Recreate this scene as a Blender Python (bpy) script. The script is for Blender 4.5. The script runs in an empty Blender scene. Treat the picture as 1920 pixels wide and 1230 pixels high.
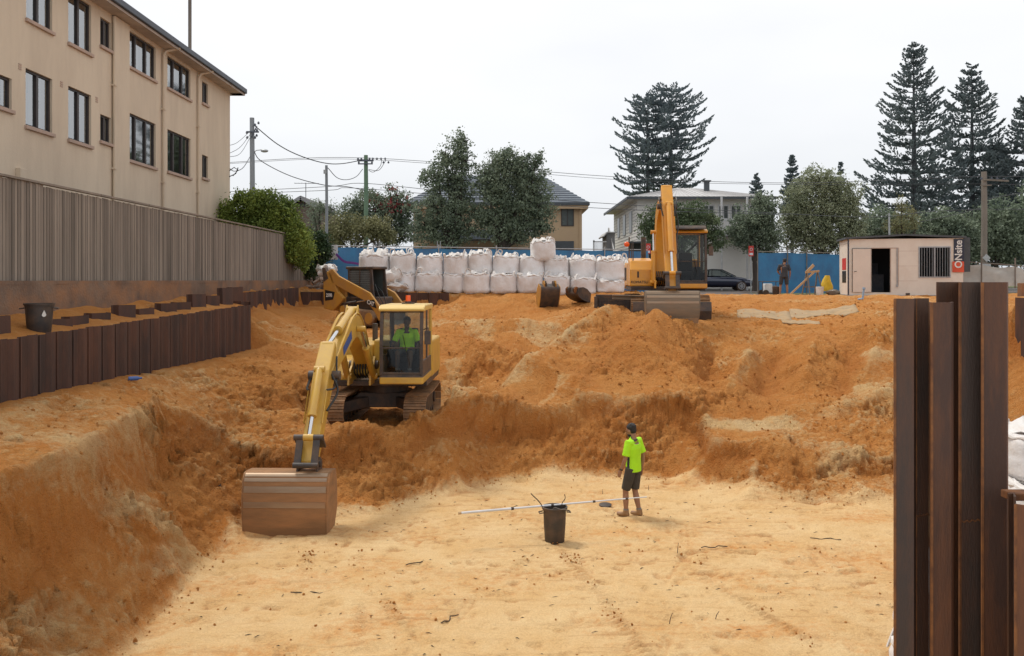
import bpy, bmesh, math, random
import numpy as np
from mathutils import Vector, Matrix, Quaternion
from mathutils.geometry import delaunay_2d_cdt

random.seed(7)
RNG = np.random.default_rng(11)
H = 4.43            # eye height above the pit floor (pit floor is z = 0)
F = 1600.0
PI = math.pi
R = math.radians
C = bpy.context.scene.collection

def W(px, py, Y):
    """surveyed sight line -> world point at distance Y"""
    return Vector(((px - 960) * Y / F, Y, H - (py - 525) * Y / F))

# ---------------------------------------------------------------- materials
MATS = {}
def nd(nt, typ, **kw):
    n = nt.nodes.new(typ)
    for k, v in kw.items():
        setattr(n, k, v)
    return n

def mat(name, c1, c2=None, scale=4.0, rough=0.6, metal=0.0, bump=0.0, bscale=30.0,
        dirt=None, dscale=1.2, damt=0.5, stretch=(1, 1, 1), island=0.0, trans=0.0, spec=0.5, coat=0.0):
    m = bpy.data.materials.new(name); m.use_nodes = True
    nt = m.node_tree; nt.nodes.clear()
    out = nd(nt, 'ShaderNodeOutputMaterial'); b = nd(nt, 'ShaderNodeBsdfPrincipled')
    nt.links.new(b.outputs[0], out.inputs[0])
    tc = nd(nt, 'ShaderNodeTexCoord'); mp = nd(nt, 'ShaderNodeMapping')
    mp.inputs['Scale'].default_value = stretch
    geo = nd(nt, 'ShaderNodeNewGeometry')
    nt.links.new(geo.outputs['Position'], mp.inputs[0])
    c2 = c2 or tuple(v * 0.75 for v in c1)
    nz = nd(nt, 'ShaderNodeTexNoise'); nz.inputs['Scale'].default_value = scale
    nz.inputs['Detail'].default_value = 6; nz.inputs['Roughness'].default_value = 0.65
    nt.links.new(mp.outputs[0], nz.inputs['Vector'])
    rp = nd(nt, 'ShaderNodeValToRGB')
    rp.color_ramp.elements[0].position = 0.34; rp.color_ramp.elements[1].position = 0.66
    rp.color_ramp.elements[0].color = (*c1, 1); rp.color_ramp.elements[1].color = (*c2, 1)
    nt.links.new(nz.outputs['Fac'], rp.inputs[0])
    col = rp.outputs[0]
    if island:
        mr = nd(nt, 'ShaderNodeMapRange'); mr.inputs[3].default_value = 1 - island; mr.inputs[4].default_value = 1 + island
        nt.links.new(geo.outputs['Random Per Island'], mr.inputs[0])
        hs = nd(nt, 'ShaderNodeHueSaturation')
        nt.links.new(mr.outputs[0], hs.inputs['Value']); nt.links.new(col, hs.inputs['Color'])
        col = hs.outputs[0]
    if dirt:
        n2 = nd(nt, 'ShaderNodeTexNoise'); n2.inputs['Scale'].default_value = dscale
        n2.inputs['Detail'].default_value = 8; n2.inputs['Roughness'].default_value = 0.7
        nt.links.new(mp.outputs[0], n2.inputs['Vector'])
        r2 = nd(nt, 'ShaderNodeMapRange'); r2.inputs[1].default_value = 0.42; r2.inputs[2].default_value = 0.7
        r2.inputs[3].default_value = damt * 0.15; r2.inputs[4].default_value = damt
        nt.links.new(n2.outputs['Fac'], r2.inputs[0])
        mx = nd(nt, 'ShaderNodeMix', data_type='RGBA')
        nt.links.new(r2.outputs[0], mx.inputs['Factor']); nt.links.new(col, mx.inputs['A'])
        mx.inputs['B'].default_value = (*dirt, 1); col = mx.outputs['Result']
    nt.links.new(col, b.inputs['Base Color'])
    b.inputs['Roughness'].default_value = rough; b.inputs['Metallic'].default_value = metal
    b.inputs['Specular IOR Level'].default_value = spec
    b.inputs['Coat Weight'].default_value = coat
    if trans:
        tl = nd(nt, 'ShaderNodeBsdfTranslucent'); mxs = nd(nt, 'ShaderNodeMixShader'); mxs.inputs[0].default_value = trans
        nt.links.new(col, tl.inputs[0]); nt.links.new(b.outputs[0], mxs.inputs[1]); nt.links.new(tl.outputs[0], mxs.inputs[2])
        nt.links.new(mxs.outputs[0], out.inputs[0])
    if bump:
        nb = nd(nt, 'ShaderNodeTexNoise'); nb.inputs['Scale'].default_value = bscale; nb.inputs['Detail'].default_value = 5
        nt.links.new(mp.outputs[0], nb.inputs['Vector'])
        bp = nd(nt, 'ShaderNodeBump'); bp.inputs['Strength'].default_value = bump; bp.inputs['Distance'].default_value = 0.03
        nt.links.new(nb.outputs['Fac'], bp.inputs['Height']); nt.links.new(bp.outputs[0], b.inputs['Normal'])
    MATS[name] = m
    return m

def glass_mat(name, tint=(0.6, 0.66, 0.66), alpha=0.55):
    """window glass: part mirror, part see-through"""
    m = bpy.data.materials.new(name); m.use_nodes = True
    nt = m.node_tree; nt.nodes.clear()
    out = nd(nt, 'ShaderNodeOutputMaterial')
    tr = nd(nt, 'ShaderNodeBsdfTransparent'); tr.inputs[0].default_value = (*tint, 1)
    gl = nd(nt, 'ShaderNodeBsdfGlossy'); gl.inputs['Roughness'].default_value = 0.04
    gl.inputs[0].default_value = (0.8, 0.82, 0.84, 1)
    fr = nd(nt, 'ShaderNodeFresnel'); fr.inputs[0].default_value = 1.5 if alpha == 0 else 1.28
    mr = nd(nt, 'ShaderNodeMath', operation='MULTIPLY'); mr.inputs[1].default_value = .8 if alpha == 0 else .45
    mx = nd(nt, 'ShaderNodeMixShader')
    nt.links.new(fr.outputs[0], mr.inputs[0]); nt.links.new(mr.outputs[0], mx.inputs[0])
    nt.links.new(tr.outputs[0], mx.inputs[1]); nt.links.new(gl.outputs[0], mx.inputs[2])
    nt.links.new(mx.outputs[0], out.inputs[0])
    MATS[name] = m
    return m

SAND = (0.50, 0.24, 0.085)
mat('render_wall', (0.67, 0.555, 0.415), (0.62, 0.51, 0.38), 0.5, 0.9, bump=0.25, bscale=60, dirt=(0.40, 0.31, 0.23), dscale=1.1, damt=0.45, stretch=(1, 1, .22))
mat('sill', (0.46, 0.33, 0.26), (0.38, 0.28, 0.22), 3, 0.8)
mat('soffit', (0.50, 0.42, 0.36), None, 3, 0.8)
mat('dark_frame', (0.045, 0.035, 0.032), None, 5, 0.5)
mat('gutter', (0.06, 0.07, 0.09), None, 5, 0.5)
mat('roof_dark', (0.09, 0.085, 0.085), None, 5, 0.8)
mat('curtain', (0.30, 0.29, 0.28), (0.20, 0.195, 0.19), 2.5, 0.9, stretch=(1, 6, .3))
mat('dark_room', (0.02, 0.02, 0.022), None, 5, 0.9)
glass_mat('glass', (0.55, 0.6, 0.6), 0.25)
glass_mat('cab_glass', (0.66, 0.70, 0.66), 0.0)
mat('paling', (0.28, 0.235, 0.19), (0.15, 0.125, 0.10), 1.6, 0.9, bump=0.3, bscale=40, stretch=(1, 1, .12), island=0.4, dirt=(0.2, 0.16, 0.13), dscale=2.0, damt=0.5)
mat('concrete_stained', (0.19, 0.14, 0.105), (0.10, 0.07, 0.055), 1.2, 0.95, bump=0.5, bscale=20, dirt=(0.36, 0.16, 0.06), dscale=1.1, damt=0.8)
mat('rust_steel', (0.032, 0.023, 0.021), (0.068, 0.036, 0.025), 1.5, 0.75, 0.15, bump=0.2, bscale=60, dirt=(0.16, 0.06, 0.03), dscale=2.2, damt=0.6, stretch=(1, 1, .25), island=0.22)
mat('rust_edge', (0.30, 0.12, 0.035), (0.12, 0.05, 0.025), 6, 0.85, 0.1, bump=0.2)
mat('rust_big', (0.075, 0.038, 0.025), (0.045, 0.03, 0.025), 1.2, 0.7, 0.15, bump=0.25, bscale=90, dirt=(0.20, 0.075, 0.028), dscale=2.6, damt=1.0, stretch=(1, 1, .18))
mat('rust_big_dark', (0.045, 0.038, 0.032), (0.06, 0.042, 0.032), 1.2, 0.6, 0.2, bump=0.25, bscale=90, dirt=(0.16, 0.065, 0.03), dscale=2.6, damt=0.9, stretch=(1, 1, .18))
mat('black_plastic', (0.022, 0.022, 0.024), (0.03, 0.028, 0.027), 6, 0.55, dirt=(0.28, 0.15, 0.07), dscale=5, damt=0.25)
mat('bin_plastic', (0.03, 0.028, 0.026), (0.045, 0.037, 0.03), 6, 0.6, dirt=(0.3, 0.17, 0.09), dscale=4, damt=0.3)
mat('rubber', (0.02, 0.02, 0.02), None, 8, 0.7, dirt=SAND, damt=0.3)
mat('tan_yellow', (0.62, 0.38, 0.05), (0.55, 0.33, 0.045), 2, 0.42, dirt=(0.42, 0.24, 0.08), dscale=3.5, damt=0.55, coat=0.15, bump=0.05)
mat('roof_yellow', (0.72, 0.50, 0.13), (0.68, 0.46, 0.12), 2, 0.4, dirt=(0.5, 0.32, 0.12), dscale=3.5, damt=0.3, coat=0.15)
mat('orange_yellow', (0.74, 0.33, 0.02), (0.68, 0.29, 0.015), 2, 0.38, dirt=(0.45, 0.24, 0.08), dscale=3.0, damt=0.45, coat=0.2, bump=0.05)
mat('loader_yellow', (0.52, 0.26, 0.03), (0.44, 0.22, 0.03), 2, 0.5, dirt=(0.34, 0.17, 0.07), dscale=2.5, damt=0.8)
mat('machine_dark', (0.03, 0.03, 0.032), (0.045, 0.04, 0.036), 4, 0.55, dirt=(0.25, 0.13, 0.06), dscale=4, damt=0.4)
mat('track_steel', (0.16, 0.10, 0.06), (0.27, 0.16, 0.085), 6, 0.7, 0.15, dirt=(0.42, 0.22, 0.09), dscale=3, damt=0.85, bump=0.3)
mat('bucket_steel', (0.28, 0.155, 0.07), (0.19, 0.105, 0.05), 2.2, 0.75, 0.1, dirt=(0.42, 0.2, 0.08), dscale=3, damt=0.8, stretch=(.3, 1, 1.5), bump=0.15)
mat('bucket_wear', (0.36, 0.30, 0.22), (0.27, 0.20, 0.14), 3, 0.38, 0.5, stretch=(.3, 1, 1.5), dirt=(0.40, 0.2, 0.09), damt=0.6)
mat('bucket_grey', (0.20, 0.165, 0.12), (0.14, 0.11, 0.08), 2.2, 0.5, 0.3, dirt=(0.35, 0.2, 0.09), dscale=3, damt=0.5, stretch=(.3, 1, 1.5))
mat('chrome', (0.7, 0.7, 0.7), (0.6, 0.6, 0.6), 5, 0.15, 1.0)
mat('hose', (0.02, 0.02, 0.02), None, 5, 0.5)
mat('beacon', (0.9, 0.14, 0.02), (0.8, 0.1, 0.02), 5, 0.25)
mat('decal_blue', (0.05, 0.10, 0.32), None, 5, 0.5)
mat('decal_white', (0.75, 0.75, 0.72), None, 5, 0.5)
mat('decal_black', (0.015, 0.015, 0.015), None, 5, 0.5)
mat('seat_dark', (0.02, 0.02, 0.022), None, 5, 0.8)
mat('bag', (0.86, 0.86, 0.87), (0.78, 0.77, 0.77), 1.6, 0.75, bump=0.35, bscale=14, dirt=(0.55, 0.42, 0.32), dscale=1.6, damt=0.5, trans=0.06)
mat('bag_white', (0.82, 0.81, 0.79), (0.72, 0.69, 0.66), 4, 0.6, bump=0.3, bscale=10, dirt=(0.55, 0.42, 0.33), dscale=4, damt=0.35, trans=0.1)
mat('bag_fill', (0.30, 0.20, 0.15), (0.22, 0.14, 0.1), 8, 0.95, bump=0.6, bscale=30)
mat('blue_cloth', (0.035, 0.19, 0.38), (0.045, 0.12, 0.25), 1.4, 0.8, bump=0.3, bscale=6, dirt=(0.07, 0.24, 0.45), dscale=0.6, damt=0.7, stretch=(1, 1, .6))
mat('purple', (0.16, 0.05, 0.28), None, 5, 0.7)
mat('galv', (0.42, 0.44, 0.45), (0.32, 0.33, 0.34), 8, 0.45, 0.5)
mat('white_cloth', (0.50, 0.50, 0.47), (0.38, 0.39, 0.37), 1.5, 0.8, bump=0.5, bscale=5, trans=0.3)
mat('sign_white', (0.72, 0.73, 0.74), None, 3, 0.5)
mat('sign_red', (0.62, 0.045, 0.03), None, 3, 0.5)
mat('onsite_black', (0.02, 0.025, 0.05), None, 3, 0.4)
mat('onsite_red', (0.72, 0.09, 0.03), None, 3, 0.4)
mat('hut_panel', (0.74, 0.675, 0.585), (0.70, 0.635, 0.55), 1.0, 0.6, dirt=(0.48, 0.35, 0.26), dscale=1.5, damt=0.3, bump=0.05)
mat('hut_door', (0.70, 0.60, 0.51), (0.64, 0.55, 0.47), 1.5, 0.55)
mat('timber', (0.55, 0.38, 0.2), (0.45, 0.3, 0.16), 5, 0.8, stretch=(1, 1, .3))
mat('timber_grey', (0.22, 0.19, 0.16), (0.15, 0.13, 0.11), 3, 0.9, stretch=(1, 1, .2), bump=.2)
mat('pole_grey', (0.27, 0.29, 0.31), (0.2, 0.215, 0.23), 3, 0.9, stretch=(1, 1, .15), bump=.2)
mat('pole_green', (0.16, 0.24, 0.16), (0.12, 0.2, 0.13), 3, 0.9, stretch=(1, 1, .15), bump=.2)
mat('wire', (0.07, 0.075, 0.085), None, 5, 0.6)
mat('insulator', (0.09, 0.1, 0.13), None, 5, 0.4)
mat('asphalt', (0.075, 0.075, 0.078), (0.055, 0.055, 0.057), 6, 0.9, bump=.3, bscale=80, dirt=(0.25, 0.15, 0.09), dscale=.4, damt=0.5)
mat('path', (0.30, 0.29, 0.27), None, 2, 0.9, bump=.2)
mat('grass', (0.07, 0.10, 0.03), (0.11, 0.10, 0.045), 0.7, 1, bump=.8, bscale=20)
mat('house_tan', (0.50, 0.36, 0.22), (0.46, 0.33, 0.21), 1, 0.9)
mat('house_white', (0.74, 0.72, 0.68), (0.68, 0.66, 0.62), 1, 0.8)
mat('house_grey', (0.34, 0.34, 0.35), None, 1, 0.8)
mat('roof_tile', (0.12, 0.145, 0.175), (0.085, 0.10, 0.125), 1.2, 0.6, bump=.3, bscale=10)
mat('roof_metal', (0.50, 0.49, 0.48), (0.44, 0.43, 0.43), 0.6, 0.45)
mat('fascia_dark', (0.07, 0.08, 0.09), None, 3, 0.6)
mat('brick', (0.20, 0.14, 0.11), (0.13, 0.095, 0.08), 8, 0.9, stretch=(.4, .4, 2.2))
mat('trim_white', (0.62, 0.62, 0.62), None, 3, 0.6)
mat('bark', (0.07, 0.055, 0.045), (0.045, 0.036, 0.03), 5, 0.95, stretch=(1, 1, .3), bump=.5)
mat('bark_pine', (0.09, 0.095, 0.10), (0.07, 0.073, 0.078), 5, 0.95)
def leafm(n, a, b, s=0.9, tr=0.25):
    mat(n, a, b, s, 0.55, island=0.26, trans=tr, spec=0.3)
leafm('leaf_dark', (0.125, 0.165, 0.115), (0.23, 0.275, 0.185), 0.55)  # base colour lifted to stand in for distance haze
leafm('leaf_mid', (0.08, 0.12, 0.06), (0.16, 0.20, 0.10), 0.8)
leafm('leaf_vine', (0.08, 0.13, 0.03), (0.26, 0.32, 0.06), 0.55)
leafm('leaf_olive', (0.17, 0.175, 0.085), (0.27, 0.26, 0.13), 0.6)
leafm('leaf_pale', (0.20, 0.23, 0.14), (0.33, 0.35, 0.22), 0.5)
leafm('leaf_hedge', (0.03, 0.06, 0.025), (0.07, 0.11, 0.04), 1.0)
leafm('leaf_pine', (0.14, 0.175, 0.185), (0.21, 0.25, 0.25), 0.25, 0.15)  # grey-blue haze painted into the needle colour
leafm('leaf_pine_far', (0.17, 0.21, 0.235), (0.23, 0.275, 0.29), 0.25, 0.15)  # farther pines, with more haze painted into the colour
leafm('leaf_red', (0.34, 0.05, 0.05), (0.22, 0.05, 0.05), 0.8)
mat('window_dark', (0.05, 0.062, 0.06), (0.10, 0.115, 0.11), .8, .3, spec=.3)
mat('skin', (0.32, 0.17, 0.10), (0.27, 0.14, 0.085), 12, 0.55)
mat('skin_dark', (0.10, 0.055, 0.035), None, 12, 0.6)
mat('hair', (0.012, 0.010, 0.010), None, 30, 0.6, bump=.5, bscale=200)
mat('hivis', (0.42, 0.86, 0.01), (0.36, 0.76, 0.01), 5, 0.7, bump=.3, bscale=18)
mat('navy', (0.035, 0.04, 0.05), (0.05, 0.052, 0.058), 6, 0.85, bump=.3, bscale=20)
mat('shorts_grey', (0.045, 0.042, 0.036), (0.06, 0.054, 0.045), 7, 0.9, bump=.3, bscale=20)
mat('boot_tan', (0.32, 0.19, 0.09), (0.26, 0.15, 0.07), 8, 0.85)
mat('sock', (0.2, 0.2, 0.2), None, 9, 0.9)
mat('car_blue', (0.012, 0.018, 0.045), (0.014, 0.02, 0.05), 2, 0.2, 0.3, coat=1.0)
mat('car_trim', (0.02, 0.02, 0.02), None, 2, 0.4)
mat('rim', (0.55, 0.55, 0.56), None, 5, 0.3, 0.8)
mat('yellow_plastic', (0.75, 0.5, 0.02), None, 4, 0.5)
mat('pipe_blue', (0.30, 0.42, 0.55), None, 4, 0.5)
mat('bottle_blue', (0.05, 0.12, 0.35), None, 4, 0.3)
mat('mat_grey', (0.36, 0.26, 0.15), (0.27, 0.2, 0.12), 6, 0.9, dirt=(0.45, 0.28, 0.13), dscale=2.5, damt=.8)
mat('stick_dark', (0.05, 0.035, 0.025), None, 6, 0.9)
mat('rubble', (0.30, 0.22, 0.17), (0.18, 0.13, 0.10), 3, 0.9, island=0.5)

# ---------------------------------------------------------------- mesh builder
class MB:
    def __init__(s): s.v = []; s.f = []; s.m = []; s.sm = []; s.mi = 0; s.smooth = False
    def add(s, vs, fs):
        o = len(s.v); s.v += [tuple(v) for v in vs]
        for f in fs: s.f.append(tuple(i + o for i in f)); s.m.append(s.mi); s.sm.append(s.smooth)
        return s
    def box(s, c, d, M=None):
        x, y, z = (d[0] / 2, d[1] / 2, d[2] / 2); c = Vector(c)
        vs = [Vector((sx * x, sy * y, sz * z)) for sz in (-1, 1) for sy in (-1, 1) for sx in (-1, 1)]
        if M is not None: vs = [M @ v for v in vs]
        return s.add([v + c for v in vs], [(0, 2, 3, 1), (4, 5, 7, 6), (0, 1, 5, 4), (2, 6, 7, 3), (0, 4, 6, 2), (1, 3, 7, 5)])
    def b2(s, x0, x1, y0, y1, z0, z1):
        return s.box(((x0 + x1) / 2, (y0 + y1) / 2, (z0 + z1) / 2), (abs(x1 - x0), abs(y1 - y0), abs(z1 - z0)))
    def bar(s, p0, p1, w, h=None, up=(0, 0, 1)):
        """square bar from p0 to p1"""
        h = h or w; p0 = Vector(p0); p1 = Vector(p1); d = (p1 - p0)
        if d.length < 1e-6: return s
        d = d.normalized(); u = Vector(up)
        if abs(d.dot(u)) > 0.98: u = Vector((0, 1, 0))
        a = d.cross(u).normalized() * w / 2; b = a.cross(d).normalized() * h / 2
        vs = [p0 - a - b, p0 + a - b, p0 + a + b, p0 - a + b, p1 - a - b, p1 + a - b, p1 + a + b, p1 - a + b]
        return s.add(vs, [(0, 1, 2, 3), (7, 6, 5, 4), (0, 4, 5, 1), (1, 5, 6, 2), (2, 6, 7, 3), (3, 7, 4, 0)])
    def tube(s, pts, r, n=10, cap=True, flat=None, ref=None):
        pts = [Vector(p) for p in pts]; k = len(pts)
        rs = r if isinstance(r, (list, tuple)) else [r] * k
        t0 = (pts[1] - pts[0]).normalized()
        a = Vector(ref) if ref is not None else (Vector((0, 0, 1)) if abs(t0.z) < 0.9 else Vector((0, 1, 0)))
        a = (a - t0 * a.dot(t0)).normalized()
        vs = []
        for i in range(k):
            if i == 0: t = t0
            elif i == k - 1: t = (pts[i] - pts[i - 1]).normalized()
            else: t = ((pts[i + 1] - pts[i]).normalized() + (pts[i] - pts[i - 1]).normalized()).normalized()
            a = (a - t * a.dot(t)).normalized(); b = t.cross(a)
            q = rs[i]; ra, rb = q if isinstance(q, (list, tuple)) else (q, q)
            for j in range(n):
                w = 2 * PI * j / n
                vs.append(pts[i] + a * math.cos(w) * ra + b * math.sin(w) * rb)
        fs = [(i * n + j, i * n + (j + 1) % n, (i + 1) * n + (j + 1) % n, (i + 1) * n + j) for i in range(k - 1) for j in range(n)]
        if cap: fs += [tuple(range(n - 1, -1, -1)), tuple((k - 1) * n + j for j in range(n))]
        sm = s.smooth; s.smooth = True; s.add(vs, fs); s.smooth = sm
        return s
    def cyl(s, p0, p1, r0, r1=None, n=16): return s.tube([p0, p1], [r0, r0 if r1 is None else r1], n)
    def ball(s, c, r, n=10, m=7, nz=0.0):
        c = Vector(c); r = r if isinstance(r, (tuple, list)) else (r, r, r)
        vs = [c + Vector((0, 0, -r[2]))]
        for i in range(1, m):
            p = -PI / 2 + PI * i / m
            for j in range(n):
                w = 2 * PI * j / n; k = 1 + random.uniform(-nz, nz)
                vs.append(c + Vector((math.cos(p) * math.cos(w) * r[0], math.cos(p) * math.sin(w) * r[1], math.sin(p) * r[2])) * k)
        vs.append(c + Vector((0, 0, r[2]))); L = len(vs) - 1
        fs = [(0, 1 + (j + 1) % n, 1 + j) for j in range(n)]
        fs += [(1 + i * n + j, 1 + i * n + (j + 1) % n, 1 + (i + 1) * n + (j + 1) % n, 1 + (i + 1) * n + j) for i in range(m - 2) for j in range(n)]
        fs += [(1 + (m - 2) * n + j, 1 + (m - 2) * n + (j + 1) % n, L) for j in range(n)]
        sm = s.smooth; s.smooth = True; s.add(vs, fs); s.smooth = sm
        return s
    def prism(s, poly, x0, x1, ax='x'):
        """poly: list of 2D points in the plane across ax, pushed from x0 to x1"""
        def P(a, t):
            return {'x': (t, a[0], a[1]), 'y': (a[0], t, a[1]), 'z': (a[0], a[1], t)}[ax]
        n = len(poly); vs = [P(a, x0) for a in poly] + [P(a, x1) for a in poly]
        fs = [tuple(range(n)), tuple(range(2 * n - 1, n - 1, -1))] + [(i, i + n, (i + 1) % n + n, (i + 1) % n) for i in range(n)]
        return s.add(vs, fs)
    def plate(s, line, z0, z1, t=0.012):
        """folded vertical plate following plan polyline"""
        line = [Vector((p[0], p[1], 0)) for p in line]; n = len(line); L = []; Rr = []
        for i in range(n):
            d = Vector((0, 0, 0))
            if i: d += (line[i] - line[i - 1]).normalized()
            if i < n - 1: d += (line[i + 1] - line[i]).normalized()
            d.normalize(); q = Vector((-d.y, d.x, 0)) * t / 2
            L.append(line[i] + q); Rr.append(line[i] - q)
        for i in range(n - 1):
            q = [L[i], L[i + 1], Rr[i + 1], Rr[i]]
            s.add([p + Vector((0, 0, z0)) for p in q] + [p + Vector((0, 0, z1)) for p in q],
                  [(3, 2, 1, 0), (4, 5, 6, 7), (0, 1, 5, 4), (1, 2, 6, 5), (2, 3, 7, 6), (3, 0, 4, 7)])
        return s
    def mesh(s, name, mats):
        me = bpy.data.meshes.new(name); me.from_pydata(s.v, [], s.f)
        for m in (mats if isinstance(mats, (list, tuple)) else [mats]): me.materials.append(MATS[m] if isinstance(m, str) else m)
        if len(me.polygons) == len(s.m):
            me.polygons.foreach_set('material_index', s.m); me.polygons.foreach_set('use_smooth', s.sm)
        me.validate(); return me
    def build(s, name, mats, parent=None, bevel=0, fix=True, label=None, seg=2, subsurf=0, angle=35):
        me = s.mesh(name, mats)
        if fix:
            bm = bmesh.new(); bm.from_mesh(me); bmesh.ops.recalc_face_normals(bm, faces=bm.faces); bm.to_mesh(me); bm.free()
        if any(s.sm): me.set_sharp_from_angle(angle=R(angle))
        o = bpy.data.objects.new(name, me); C.objects.link(o)
        if parent is not None: o.parent = parent
        if bevel:
            b = o.modifiers.new('Bevel', 'BEVEL'); b.width = bevel; b.segments = seg; b.limit_method = 'ANGLE'; b.angle_limit = R(40)
        if label: o['label'] = label
        return o

def thing(name, label, cat, loc=(0, 0, 0), rz=0, group=None):
    o = bpy.data.objects.new(name, None); C.objects.link(o); o.location = loc; o.rotation_euler = (0, 0, rz)
    o.empty_display_size = 0.2
    return tag(o, label, cat, group)
def tag(o, label, cat, group=None, kind=None):
    o['label'] = label; o['category'] = cat
    if group: o['group'] = group
    if kind: o['kind'] = kind
    return o
def struct(o): o['kind'] = 'structure'; return o
def kids(o): return [c for c in bpy.data.objects if c.parent == o]
def copy_tree(o, parent=None, table=None):
    c = o.copy(); C.objects.link(c); c.parent = parent
    for ch in (table[o.name] if table else kids(o)): copy_tree(ch, c)
    return c
def text_mesh(txt, size, name, material, extrude=0.004, bold=0.0):
    cu = bpy.data.curves.new(name, 'FONT'); cu.body = txt; cu.size = size; cu.extrude = extrude; cu.offset = bold
    cu.align_x = 'CENTER'; cu.align_y = 'CENTER'
    t = bpy.data.objects.new(name, cu); C.objects.link(t)
    bpy.context.view_layer.update()
    dg = bpy.context.evaluated_depsgraph_get()
    me = bpy.data.meshes.new_from_object(t.evaluated_get(dg)); bpy.data.objects.remove(t); bpy.data.curves.remove(cu)
    me.name = name; me.materials.clear(); me.materials.append(MATS[material])
    o = bpy.data.objects.new(name, me); C.objects.link(o)
    return o
def ordinal(i):
    return ['first', 'second', 'third', 'fourth', 'fifth', 'sixth', 'seventh', 'eighth', 'ninth', 'tenth', 'eleventh', 'twelfth', 'thirteenth', 'fourteenth', 'fifteenth', 'sixteenth'][i]

# ---------------------------------------------------------------- noise on arrays
def vnoise(x, y, seed=0):
    xi = np.floor(x).astype(np.int64); yi = np.floor(y).astype(np.int64); xf = x - xi; yf = y - yi
    def h(a, b):
        n = (a * 374761393 + b * 668265263 + seed * 1274126177) & 0xffffffff
        n = ((n ^ (n >> 13)) * 1103515245) & 0xffffffff
        n = ((n ^ (n >> 16)) * 2654435761) & 0xffffffff
        return ((n ^ (n >> 15)) & 0xffff) / 65535.0
    u = xf * xf * xf * (xf * (xf * 6 - 15) + 10); v = yf * yf * yf * (yf * (yf * 6 - 15) + 10)
    a = h(xi, yi); b = h(xi + 1, yi); c = h(xi, yi + 1); d = h(xi + 1, yi + 1)
    return (a + (b - a) * u + (c - a) * v + (a - b - c + d) * u * v) * 2 - 1
def fbm(x, y, oct=5, seed=0, gain=0.5):
    s = 0; a = 1.0
    for i in range(oct):
        s = s + a * vnoise(x * 2 ** i * 1.03 ** i + 13.7 * i, y * 2 ** i + 7.1 * i, seed + i); a *= gain
    return s
# ---------------------------------------------------------------- excavated sand ground
pts = []
def rel(x, y, z): pts.append((x, y, z + H))
def pp(px, py, Y): w = W(px, py, Y); pts.append(tuple(w))
def fe(px, py):
    Y = F * H / (py - 525); return ((px - 960) * Y / F, Y, 0.0)
def dens(poly, st=0.16):
    out = []
    for a, b in zip(poly[:-1], poly[1:]):
        a = np.array(a); b = np.array(b); n = max(1, int(np.linalg.norm((b - a)[:2]) / st))
        for i in range(n): out.append(tuple(a + (b - a) * i / n))
    out.append(tuple(poly[-1])); return out
def jit(poly, amp, seed, f=1.1, zamp=0.0):
    out = []
    for i, (x, y, z) in enumerate(poly):
        s = i * 0.16 * f
        n1 = float(fbm(np.array(s), np.array(seed * 1.7), 3, seed)); n2 = float(fbm(np.array(s), np.array(seed * 3.1 + 9), 3, seed + 5))
        out.append((x + n1 * amp, y + n2 * amp, z + zamp * float(fbm(np.array(s * 1.3), np.array(seed + .5), 3, seed + 9))))
    return out
base = [(-4.25, 4.5, 0), (-4.35, 8, 0)] + [fe(*q) for q in ((250, 1230), (325, 1130), (385, 1060), (425, 1010), (470, 980), (640, 968), (740, 950), (860, 925), (930, 910), (1050, 899), (1160, 895), (1290, 905), (1380, 920), (1450, 935), (1560, 945), (1680, 952), (1820, 950))] + [(9.6, 15.2, 0)]
lip = [(-5.75, 4.5, H - 2.2), (-5.75, 7, H - 2.2)] + [tuple(W(*q)) for q in (
    (0, 885, 9.5), (100, 852, 10.4), (170, 818, 11.4), (240, 770, 13.2), (290, 742, 15.2), (370, 775, 16.2), (450, 828, 16.7), (530, 838, 16.9),
    (620, 815, 17.4), (700, 790, 18.1), (735, 808, 18.2), (770, 800, 18.4), (830, 762, 18.9), (900, 745, 19.5), (960, 742, 19.9), (1005, 765, 19.9), (1060, 762, 20.2),
    (1085, 735, 20.4), (1180, 735, 20.6), (1290, 728, 20.6), (1325, 790, 19.9), (1335, 832, 18.9), (1390, 828, 18.7), (1440, 820, 18.5), (1490, 845, 18.2), (1530, 862, 17.9), (1570, 850, 18.2),
    (1610, 846, 18.3), (1680, 852, 18.3), (1820, 850, 18.4))] + [(10.4, 17.2, H - 3.2)]
based = jit(dens(base), 0.10, 3)
lipd = jit(dens(lip), 0.10, 8, 1.6, 0.05)
bA = np.array([(b[0], b[1]) for b in based])
pts += based
pts += lipd
for i, (x, y, z) in enumerate(lipd):
    d = bA - np.array([x, y]); k = int(np.argmin((d ** 2).sum(1))); vx, vy = d[k]
    if math.hypot(vx, vy) > 0.3:
        st = 0.20 + 0.05 * math.sin(i * 0.7); dr = 0.42 + 0.14 * math.sin(i * 0.23 + 1)
        pts.append((x + vx * st, y + vy * st, z * (1 - dr)))
        pts.append((x - vx * 0.25, y - vy * 0.25, z + 0.06))
# pit floor
for x in np.arange(-3.9, 4.4, 0.8):
    for y in np.arange(4.5, 15.0, 0.9):
        if y < 8 or x > -4.0 + max(0, 0): pts.append((x, y, 0.02 * math.sin(x * 2 + y)))
for x, y in ((5, 10.5), (5.4, 12), (6.2, 13.5), (7, 15), (5, 15), (8.5, 15.6), (3, 16.5), (1, 17.3), (4.5, 9.4), (4.5, 7), (4.6, 5)): pts.append((x, y, 0))
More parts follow.
